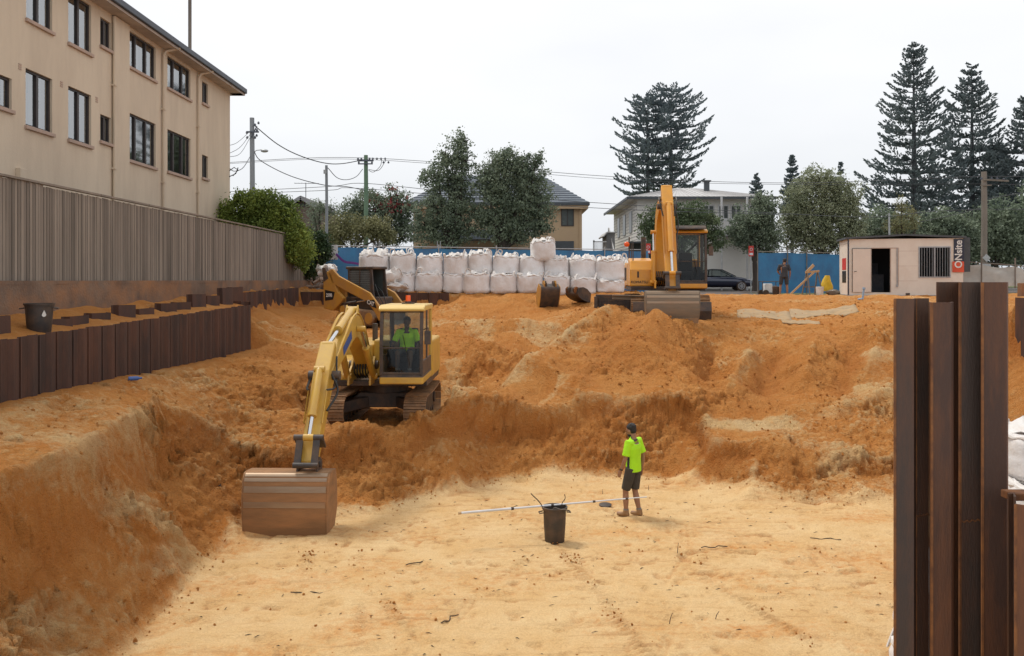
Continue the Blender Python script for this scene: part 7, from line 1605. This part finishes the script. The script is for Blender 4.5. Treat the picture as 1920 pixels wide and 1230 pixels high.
m = MB(); m.b2(xl - E + .02, xr + E, y0 - E + .02, y1 + E, ez - .06, ez - .02); m.build('soffit', 'house_white', rf)
m = MB(); m.cyl((1325 * .0 + (1325 - 960) * 65 / F, 4, ez + .4), ((1325 - 960) * 65 / F, 4, (525 - 341) * 65 / F + .75), .22, n=12); m.b2((1325 - 960) * 65 / F - .28, (1325 - 960) * 65 / F + .28, 3.7, 4.3, (525 - 341) * 65 / F + .75, (525 - 341) * 65 / F + .85); m.build('chimney', 'fascia_dark', rf)
g = lambda px: (px - 960) * 61 / F; k_ = lambda py: (525 - py) * 61 / F + .75
for a, b in ((1346, 1367), (1369, 1391), (1395, 1415), (1240, 1262), (1318, 1340)): win(t, g(a), g(b), k_(412), k_(384), 0, fw=.1)
# balcony
m = MB(); m.b2(g(1330), g(1440), -1.3, -.01, k_(444), k_(438)); bal = m.build('balcony', 'house_grey', t)
m = MB(); m.b2(g(1330), g(1440), -1.3, -1.22, k_(417), k_(414))
for i in range(34): q = g(1331) + i * .125; m.b2(q, q + .05, -1.28, -1.24, k_(438), k_(417))
m.build('balustrade', 'trim_white', bal)
for px in (1345, 1392, 1438): m = MB(); m.b2(g(px) - .06, g(px) + .06, -1.3, -1.18, 0, ez - .05); m.build('veranda_post', 'trim_white', bal)
# side windows and stair
for q in range(3):
    m = MB(); yy = 2.5 + q * 3.6; m.b2(xl - .05, xl - .002, yy, yy + 1.4, 4.3, 5.9); m.build('window', 'window_dark', t)
m = MB(); m.prism([(1.0, .1), (1.4, .1), (7.0, 3.6), (7.0, 4.9), (6.6, 4.9), (1.0, 1.6)], xl - 1.3, xl - 1.22); st = m.build('side_stair', 'trim_white', t)
m = MB()
for i in range(22): m.b2(xl - 1.33, xl - 1.30, 1.2 + i * .26, 1.28 + i * .26, .6 + i * .14, 1.8 + i * .145)
m.build('stair_lattice', 'house_grey', st)
m = MB(); m.b2(g(1178), g(1235), -.06, -.002, .1, k_(457)); m.build('dark_opening', 'window_dark', t)  # dark panel painted for the shaded garage opening
m = MB(); m.b2(g(1175), g(1240), -1.2, -.01, k_(457), k_(454)); m.build('awning', 'fascia_dark', t)
# grey shed between houses
t = thing('shed', 'small grey shed with skillion roof left of the white house', 'shed', (0, 66, H - .75)); g = lambda px: (px - 960) * 66 / F; k2 = lambda py: (525 - py) * 66 / F + .75
m = MB(); m.b2(g(1137), g(1153), 0, 3, 0, k2(437)); m.build('wall', 'house_grey', t); m = MB(); m.prism([(g(1130), k2(443)), (g(1137), k2(435)), (g(1156), k2(435)), (g(1156), k2(437)), (g(1138), k2(437)), (g(1131), k2(445))], -.4, 3.2, 'y'); m.build('roof', 'trim_white', t)
t = thing('balcony_railing', 'pale metal balustrade standing left of the grey shed', 'railing', (0, 64, H - .75)); g = lambda px: (px - 960) * 64 / F; k2 = lambda py: (525 - py) * 64 / F + .75
m = MB(); m.b2(g(1112), g(1137), 0, .05, k2(454), k2(452)); m.b2(g(1112), g(1115), 0, .06, 0, k2(450)); m.build('handrail', 'trim_white', t); m = MB()
for i in range(9): q = g(1116) + i * .09; m.b2(q, q + .03, 0.01, .04, 1.0, k2(454))
m.build('balusters', 'house_grey', t)
# brick house, left
t = thing('brick_house', 'brown brick house with white gable and roof antenna beyond the hedge', 'house', (0, 60, H - .75)); g = lambda px: (px - 960) * 60 / F; k2 = lambda py: (525 - py) * 60 / F + .75
m = MB(); pk = (g(567), k2(376)); m.prism([(g(544), 0), (g(591), 0), (g(591), k2(389)), pk, (g(544), k2(389))], 0, 9, 'y'); m.build('wall', 'brick', t)
m = MB(); m.prism([(g(538), k2(389)), (g(567), k2(371)), (g(597), k2(389)), (g(597), k2(386)), (g(567), k2(368)), (g(538), k2(386))], -.5, 9.4, 'y'); rf = m.build('roof', 'roof_dark', t)
m = MB(); m.bar((g(539), -.53, k2(388.5)), (g(567), -.53, k2(371.5)), .04, .25, up=(0, 0, 1)); m.bar((g(596), -.53, k2(388.5)), (g(567), -.53, k2(371.5)), .04, .25, up=(0, 0, 1)); m.build('bargeboard', 'house_grey', rf)
m = MB(); m.prism([(g(556), k2(387)), (g(578), k2(387)), (g(567), k2(380))], -.04, -.005, 'y'); m.build('gable_vent', 'fascia_dark', t)
m = MB(); m.tube([(g(567), 1, k2(371)), (g(567), 1, k2(340))], .025, 6); m.tube([(g(545), 1, k2(340.5)), (g(592), 1, k2(341))], .018, 6)
for i in range(7): q = g(547) + i * .25; m.tube([(q, .8, k2(340.5)), (q, 1.2, k2(340.5))], .012, 5)
m.build('antenna', 'wire', rf)

# ---------------------------------------------------------------- foliage
def leaf_mesh(cent, nrm_bias, size, asp=.5, rng=RNG, droop=0.0):
    """cent: Nx3 leaf positions -> diamond leaves"""
    n = len(cent); d = rng.normal(size=(n, 3)); d[:, 2] -= droop; d /= np.linalg.norm(d, axis=1)[:, None]
    e = rng.normal(size=(n, 3)); e = np.cross(d, e); e /= np.linalg.norm(e, axis=1)[:, None]
    s = (size * (0.6 + .8 * rng.random(n)))[:, None]
    v = np.stack([cent - d * s * .5, cent + e * s * asp * .5, cent + d * s * .5, cent - e * s * asp * .5], 1).reshape(-1, 3)
    f = np.arange(n * 4).reshape(-1, 4); return v, f
def mk(name, v, f, mats, parent):
    me = bpy.data.meshes.new(name); me.vertices.add(len(v)); me.vertices.foreach_set('co', np.asarray(v, dtype=np.float32).ravel()); me.loops.add(f.size); me.loops.foreach_set('vertex_index', f.ravel().astype(np.int32))
    me.polygons.add(len(f)); me.polygons.foreach_set('loop_start', np.arange(len(f)) * 4); me.polygons.foreach_set('loop_total', np.full(len(f), 4)); me.update(calc_edges=True)
    me.materials.append(MATS[mats]); o = bpy.data.objects.new(name, me); C.objects.link(o); o.parent = parent; return o
def bushy(name, label, cat, blobs, Y, n, size, leaf, trunkx=None, clump=.28, per=26, seed=1, group=None, ground=None, extra=None, asp=.55, depth=.8, fill=.55):
    """blobs: (px,py,rx,ry) ellipses seen from the street side, at distance Y"""
    rng = np.random.default_rng(seed); S = Y / F; g0 = G0 if ground is None else ground
    bl = [(Vector(W(b[0], b[1], Y)) + Vector((0, (b[4] if len(b) > 4 else 0), 0)), b[2] * S, b[3] * S) for b in blobs]
    bx0 = np.mean([b[0].x for b in bl]) if trunkx is None else (trunkx - 960) * S
    t = thing(name, label, cat, (bx0, Y, g0), 0, group); o = np.array([bx0, Y, g0])
    area = np.array([b[1] * b[2] for b in bl]); area = area / area.sum(); cs = []
    nc = n // per
    for b, a in zip(bl, area):
        k_ = max(3, int(nc * a)); u = rng.normal(size=(k_, 3)); u /= np.linalg.norm(u, axis=1)[:, None]; r = np.where(rng.random(k_) < fill, rng.random(k_) ** .5 * .8, .78 + .28 * rng.random(k_))
        r *= 1 + .22 * np.sin(u[:, 0] * 5 + seed) * np.cos(u[:, 2] * 4 + seed * 2)
        rad = np.array([b[1], (b[1] + b[2]) / 2 * depth, b[2]]); cs.append(np.array(b[0]) + u * r[:, None] * rad)
    cs = np.concatenate(cs); rr = clump * (.55 + .8 * rng.random(len(cs)))
    P_ = np.repeat(cs, per, 0) + rng.normal(size=(len(cs) * per, 3)) * np.repeat(rr, per)[:, None] * np.array([.62, .62, .5])
    P_ = P_[P_[:, 2] > g0 + .05]
    v, f = leaf_mesh(P_ - o, 0, size, asp, rng); mk('crown', v, f, leaf, t)
    # trunk and limbs
    m = MB(); lo = min(b[0].z - b[2] for b in bl); top = max(b[0].z for b in bl); base_ = Vector((0, 0, -.1)); r0 = .04 * (top - g0) ** .9
    fork = Vector((0, 0, max(.4, (lo - g0) * .7 + .5)))
    m.tube([base_, fork * .5 + Vector((.05, 0, 0)), fork], [r0, r0 * .85, r0 * .75], 10)
    for b in bl:
        c = Vector(b[0]) - Vector(o); q = (fork + c) / 2 + Vector((rng.normal() * .15, rng.normal() * .15, .1)); m.tube([tuple(z) for z in spline([fork, q, c + Vector((0, 0, b[2] * .3))], 4)], [r0 * .6 * (1 - .85 * i / 8) for i in range(9)], 7)
        for k_ in range(6):
            u = Vector(rng.normal(size=3)).normalized(); e = c + Vector((u.x * b[1], u.y * b[1] * .7, abs(u.z) * b[2])) * .85; m.tube([c, (c + e) / 2 + Vector((0, 0, .08)), e], [r0 * .22, r0 * .14, r0 * .06], 5)
    m.build('trunk', 'bark', t)
    if extra:
        m_, cnt, reg, sz = extra; c = []
        while len(c) < cnt:
            q = cs[rng.integers(len(cs))]; px = 960 + q[0] * F / q[1]; py = 525 - (q[2] - H) * F / q[1]
            if reg(px, py): c.append(q + rng.normal(size=3) * .12 + np.array([0, -.25, 0]))
        c = np.repeat(np.array(c), 9, 0) + rng.normal(size=(cnt * 9, 3)) * .07; v, f = leaf_mesh(c - o, 0, sz, .8, rng); mk('blossom', v, f, m_, t)
    return t
bushy('climbing_vine_tree', 'bright green leafy tree spilling over far end of the timber fence', 'tree', [(448, 412, 42, 42), (500, 390, 48, 30), (435, 435, 30, 38), (520, 425, 46, 42), (548, 450, 26, 42, -.2), (500, 445, 40, 35), (470, 373, 32, 16), (560, 470, 18, 34, .6)], 33.6, 46000, .10, 'leaf_vine', 480, .18, 30, 3, ground=H - .75, fill=.25)
bushy('hedge_shrub', 'dark green shrub at the corner between timber fence and blue fence', 'shrub', [(588, 470, 26, 40), (572, 492, 24, 34, -.3), (606, 462, 14, 26)], 36.6, 14000, .10, 'leaf_hedge', 588, .15, 26, 4, ground=H - .6)
bushy('olive_bush', 'yellowish olive bush in front of the green pole', 'bush', [(650, 432, 34, 32), (700, 430, 32, 28), (628, 440, 22, 22), (725, 443, 20, 14)], 49, 11000, .13, 'leaf_olive', 660, .22, 24, 5)
bushy('bottlebrush_bush', 'tall dark bush with red flowers behind the green pole', 'bush', [(700, 400, 48, 44), (745, 388, 38, 36), (665, 400, 28, 30), (750, 430, 40, 32)], 55, 15000, .16, 'leaf_dark', 715, .26, 24, 6, extra=('leaf_red', 70, lambda px, py: py < 398 and px > 690, .13))
bushy('feathery_shrub', 'thin dark feathery shrub behind the slim grey pole', 'shrub', [(600, 385, 22, 14), (620, 395, 20, 14), (590, 410, 16, 26)], 54, 1800, .2, 'leaf_dark', 605, .3, 12, 7, asp=.18)
bushy('banksia_tree', 'tall dark irregular tree left of the pair behind the bulk bags', 'tree', [(862, 268, 22, 22), (835, 300, 26, 24), (868, 305, 24, 30), (820, 335, 34, 28), (858, 345, 38, 32), (815, 395, 40, 36), (865, 400, 42, 45), (800, 430, 34, 30), (850, 440, 40, 26)], 51, 19000, .15, 'leaf_dark', 845, .24, 22, 8, group='big dark trees behind the bulk bags')
bushy('banksia_tree', 'wider rounded dark tree right of the pair behind the bulk bags', 'tree', [(950, 312, 42, 30), (985, 325, 36, 34), (920, 340, 38, 38), (995, 365, 40, 38), (945, 380, 50, 44), (1005, 405, 34, 34), (925, 420, 40, 36), (975, 430, 38, 30), (1020, 430, 16, 14), (950, 292, 14, 14), (1010, 300, 10, 14)], 50.5, 30000, .15, 'leaf_dark', 940, .24, 22, 9, group='big dark trees behind the bulk bags')
bushy('round_tree', 'dark leafy tree in front of the white house behind the orange excavator', 'tree', [(1230, 425, 36, 36), (1300, 408, 42, 34), (1270, 440, 60, 34), (1330, 440, 30, 30), (1255, 395, 24, 18)], 54, 19000, .15, 'leaf_mid', 1280, .24, 24, 10)
bushy('round_tree', 'dark green tree between the white house and the pale bushy tree', 'tree', [(1410, 420, 34, 36), (1435, 400, 26, 30), (1390, 440, 28, 32), (1440, 450, 26, 40), (1430, 378, 20, 16)], 55.5, 15000, .15, 'leaf_dark', 1415, .24, 24, 11)
bushy('low_shrub', 'low green shrubs behind the parked car', 'shrub', [(1350, 478, 30, 26), (1385, 480, 28, 24), (1335, 460, 22, 30), (1420, 478, 24, 28)], 62.3, 9000, .16, 'leaf_mid', 1370, .24, 24, 12)
bushy('pale_tree', 'broad pale grey-green bushy tree left of the site hut', 'tree', [(1540, 345, 40, 34), (1505, 375, 40, 40), (1575, 375, 40, 42), (1540, 410, 62, 46), (1490, 425, 36, 38), (1595, 425, 28, 40), (1540, 450, 60, 34)], 57, 36000, .15, 'leaf_pale', 1540, .26, 22, 13)
bushy('wispy_tree', 'thin yellowish wispy tree behind the site hut roof', 'tree', [(1690, 400, 10, 34), (1710, 415, 12, 26), (1680, 425, 22, 18)], 52, 2600, .14, 'leaf_olive', 1695, .2, 12, 14, asp=.3)
for k_, (bl, lb) in enumerate((([(1650, 435, 44, 40), (1690, 445, 40, 40)], 'dark evergreen thicket directly behind left half of the site hut'), ([(1760, 435, 50, 45), (1800, 450, 40, 50)], 'dark evergreen thicket behind right half of the site hut'), ([(1870, 420, 44, 50), (1890, 455, 50, 45), (1840, 450, 30, 40)], 'dark evergreen thicket behind the right utility pole'), ([(1950, 400, 44, 60), (1960, 460, 40, 50)], 'dark evergreen thicket cut by the right picture edge'))):
    bushy('evergreen_thicket', lb, 'trees', bl, 64 + k_ * .8, 13000, .22, 'leaf_dark', None, .34, 20, 20 + k_, group='dark evergreens behind the hut')

def norfolk(label, px, topy, Y, halfpx, m='leaf_pine', dens=1.0, seed=1, spread=.75, boty=500, gap=.62, flat=0.0, group='Norfolk pines'):
    rng = np.random.default_rng(seed); S = Y / F; Hh = (525 - topy) * S + .7; half = halfpx * S; t = thing('norfolk_pine', label, 'pine tree', ((px - 960) * S, Y, G0), 0, group)
    tr = MB(); tr.tube([(0, 0, -.2), (.02 * Hh * .1, 0, Hh * .5), (0, 0, Hh)], [Hh * .016, Hh * .011, .02], 8); tr.build('trunk', 'bark_pine', t)
    z0 = max(1.5, (525 - boty) * S); z = Hh - .25; br = MB(); Pc = []; D = []; ang0 = 0
    while z > z0:
        f = (Hh - z) / (Hh - z0)
        prof = half * (min(1, (f * 1.05 + .02)) ** spread) if not flat else half * (min(1, (f * 2.6 + .16)) ** .6) * (1 - .18 * max(0, f - .7) / .3)
        nb = 6 + (f > .25) + (f > .5); ang0 += .7 + rng.random() * .5
        for b in range(nb):
            a = ang0 + 2 * PI * b / nb + rng.normal() * .14; L_ = prof * (.72 + .36 * rng.random()) * (1 if rng.random() > .08 else .6); dirv = np.array([math.cos(a), math.sin(a), 0])
            el = (.40 - .36 * f if not flat else .16 - .12 * f) + rng.normal() * .05; zz = z + rng.normal() * gap * .18
            k_ = max(4, int(L_ / .35)); pts_ = []
            for i in range(k_ + 1):
                s = i / k_; pts_.append(np.array([0, 0, zz]) + dirv * L_ * s + np.array([0, 0, L_ * (el * s - .10 * math.sin(PI * s) + .13 * s ** 3)]))
            br.tube([tuple(p) for p in (pts_[0], pts_[k_ // 2], pts_[-1])], [.035 + .006 * L_, .03, .012], 4)
            side = np.array([-dirv[1], dirv[0], 0]); cnt = int(L_ / .085 * dens) + 5; s0 = .16 if L_ > 1.5 else .03
            wmax = min(.95, .14 + .20 * L_) * (.8 + .3 * rng.random())
            for q in range(cnt):
                s = s0 + (1 - s0) * (q + rng.random()) / cnt; j = min(k_ - 1, int(s * k_)); p0 = pts_[j] + (pts_[j + 1] - pts_[j]) * (s * k_ - j)
                fan = math.sin(PI * min(1, .12 + s * .86)) ** .6
                for sd in (-1, 1):
                    u = rng.random() * wmax * fan; p = p0 + side * sd * u + dirv * u * .45 + np.array([0, 0, .10 * u])
                    ll = (.22 + .26 * rng.random()) * min(1, .45 + L_ * .2)
                    d = dirv * .45 + side * sd * (.35 + .3 * rng.random()) + np.array([0, 0, .55 + .25 * rng.normal()]); d /= np.linalg.norm(d); Pc.append(p); D.append(d * ll)
        z -= gap * (.8 + .4 * rng.random()) * (.5 + .5 * min(1, f * 3))
    br.build('branches', 'bark_pine', t, fix=False)
    Pc = np.array(Pc); D = np.array(D) * (Y / 78) ** .5; n = len(Pc); e = np.cross(D, rng.normal(size=(n, 3))); e /= np.linalg.norm(e, axis=1)[:, None]; w = (.06 + .035 * rng.random(n))[:, None] * (Y / 75) ** .6
    v = np.stack([Pc, Pc + D * .4 + e * w, Pc + D, Pc + D * .4 - e * w], 1).reshape(-1, 3); f = np.arange(n * 4).reshape(-1, 4)
    e2 = np.cross(D, e); e2 /= np.linalg.norm(e2, axis=1)[:, None]; v2 = np.stack([Pc, Pc + D * .4 + e2 * w, Pc + D, Pc + D * .4 - e2 * w], 1).reshape(-1, 3)
    mk('crown', np.concatenate([v, v2]), np.concatenate([f, f + n * 4]), m, t); return t
norfolk('tallest Norfolk pine, behind the middle of the site hut', 1713, 84, 78, 128, seed=31, gap=1.0, boty=470)
norfolk('second tallest Norfolk pine, between the tallest one and the right utility pole', 1822, 124, 80, 122, seed=32, gap=1.05, boty=440)
norfolk('Norfolk pine cut off by the right picture edge', 1925, 185, 77, 115, seed=33, gap=1.0, boty=480)
norfolk('shorter dark Norfolk pine right of the utility pole', 1868, 270, 84, 80, seed=34, gap=.6, boty=490, dens=1.3)
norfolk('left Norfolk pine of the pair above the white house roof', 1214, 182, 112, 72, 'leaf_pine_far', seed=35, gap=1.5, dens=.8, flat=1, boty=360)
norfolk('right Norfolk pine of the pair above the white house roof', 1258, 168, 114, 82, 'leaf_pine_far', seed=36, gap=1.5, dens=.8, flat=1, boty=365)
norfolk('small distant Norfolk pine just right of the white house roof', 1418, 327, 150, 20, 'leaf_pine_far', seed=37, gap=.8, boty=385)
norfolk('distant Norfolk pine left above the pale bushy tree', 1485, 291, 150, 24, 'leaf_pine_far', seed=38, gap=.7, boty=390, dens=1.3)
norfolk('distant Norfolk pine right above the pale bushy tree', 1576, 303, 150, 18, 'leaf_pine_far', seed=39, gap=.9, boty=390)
# ---------------------------------------------------------------- light, sky, camera
sc = bpy.context.scene
wd = bpy.data.worlds.new("World"); sc.world = wd; wd.use_nodes = True; nt = wd.node_tree; nt.nodes.clear()
out = nt.nodes.new('ShaderNodeOutputWorld'); bg = nt.nodes.new('ShaderNodeBackground'); sky = nt.nodes.new('ShaderNodeTexSky')
SE, SR = R(60), R(-50)
sky.sky_type = 'NISHITA'; sky.sun_disc = False; sky.sun_elevation = SE; sky.sun_rotation = SR; sky.dust_density = 4; sky.air_density = 1.2
# overcast veil mixed over the clear sky: bright haze with soft cloud banks
tc = nt.nodes.new('ShaderNodeTexCoord'); mp = nt.nodes.new('ShaderNodeMapping'); mp.inputs['Scale'].default_value = (1, 1, 3); nz = nt.nodes.new('ShaderNodeTexNoise'); nz.inputs['Scale'].default_value = 1.6; nz.inputs['Detail'].default_value = 4
nt.links.new(tc.outputs['Generated'], mp.inputs[0]); nt.links.new(mp.outputs[0], nz.inputs['Vector'])
rp = nt.nodes.new('ShaderNodeValToRGB'); rp.color_ramp.elements[0].position = .35; rp.color_ramp.elements[1].position = .68; rp.color_ramp.elements[0].color = (8.6, 8.7, 8.95, 1); rp.color_ramp.elements[1].color = (10.0, 10.0, 10.0, 1)
nt.links.new(nz.outputs['Fac'], rp.inputs[0])
mx = nt.nodes.new('ShaderNodeMix'); mx.data_type = 'RGBA'; mx.inputs['Factor'].default_value = .90
sp = nt.nodes.new('ShaderNodeSeparateXYZ'); nt.links.new(tc.outputs['Generated'], sp.inputs[0])
mr = nt.nodes.new('ShaderNodeMapRange'); mr.inputs[1].default_value = 0.0; mr.inputs[2].default_value = .32; nt.links.new(sp.outputs[2], mr.inputs[0])
m2 = nt.nodes.new('ShaderNodeMix'); m2.data_type = 'RGBA'; m2.blend_type = 'MULTIPLY'; m2.inputs['Factor'].default_value = 1; gr = nt.nodes.new('ShaderNodeMix'); gr.data_type = 'RGBA'
gr.inputs['A'].default_value = (.90, .93, .97, 1); gr.inputs['B'].default_value = (1.13, 1.13, 1.14, 1); nt.links.new(mr.outputs[0], gr.inputs['Factor']); nt.links.new(rp.outputs[0], m2.inputs['A']); nt.links.new(gr.outputs['Result'], m2.inputs['B'])
nt.links.new(sky.outputs[0], mx.inputs['A']); nt.links.new(m2.outputs['Result'], mx.inputs['B'])
nt.links.new(mx.outputs['Result'], bg.inputs[0]); bg.inputs[1].default_value = 0.101; nt.links.new(bg.outputs[0], out.inputs[0])
sun = bpy.data.lights.new('sun', 'SUN'); sun.energy = 2.2; sun.angle = R(13); sun.color = (1, .95, .86)
so = bpy.data.objects.new('sun', sun); C.objects.link(so)
# direction towards the sun for the sky's rotation (clockwise from +y)
dv = Vector((math.sin(SR) * math.cos(SE), math.cos(SR) * math.cos(SE), math.sin(SE)))
so.rotation_euler = dv.to_track_quat('Z', 'Y').to_euler(); so.location = (0, 0, 60)
cam = bpy.data.cameras.new('camera'); co_ = bpy.data.objects.new('camera', cam); C.objects.link(co_); co_.location = (0, 0, H); co_.rotation_euler = (PI / 2, 0, 0)
cam.sensor_width = 36; cam.lens = 30.0; cam.shift_y = -90 / 1920; cam.clip_end = 3000; cam.clip_start = .1
sc.camera = co_
sc.view_settings.view_transform = 'Standard'; sc.view_settings.look = 'None'; sc.view_settings.exposure = 0; sc.view_settings.gamma = 1
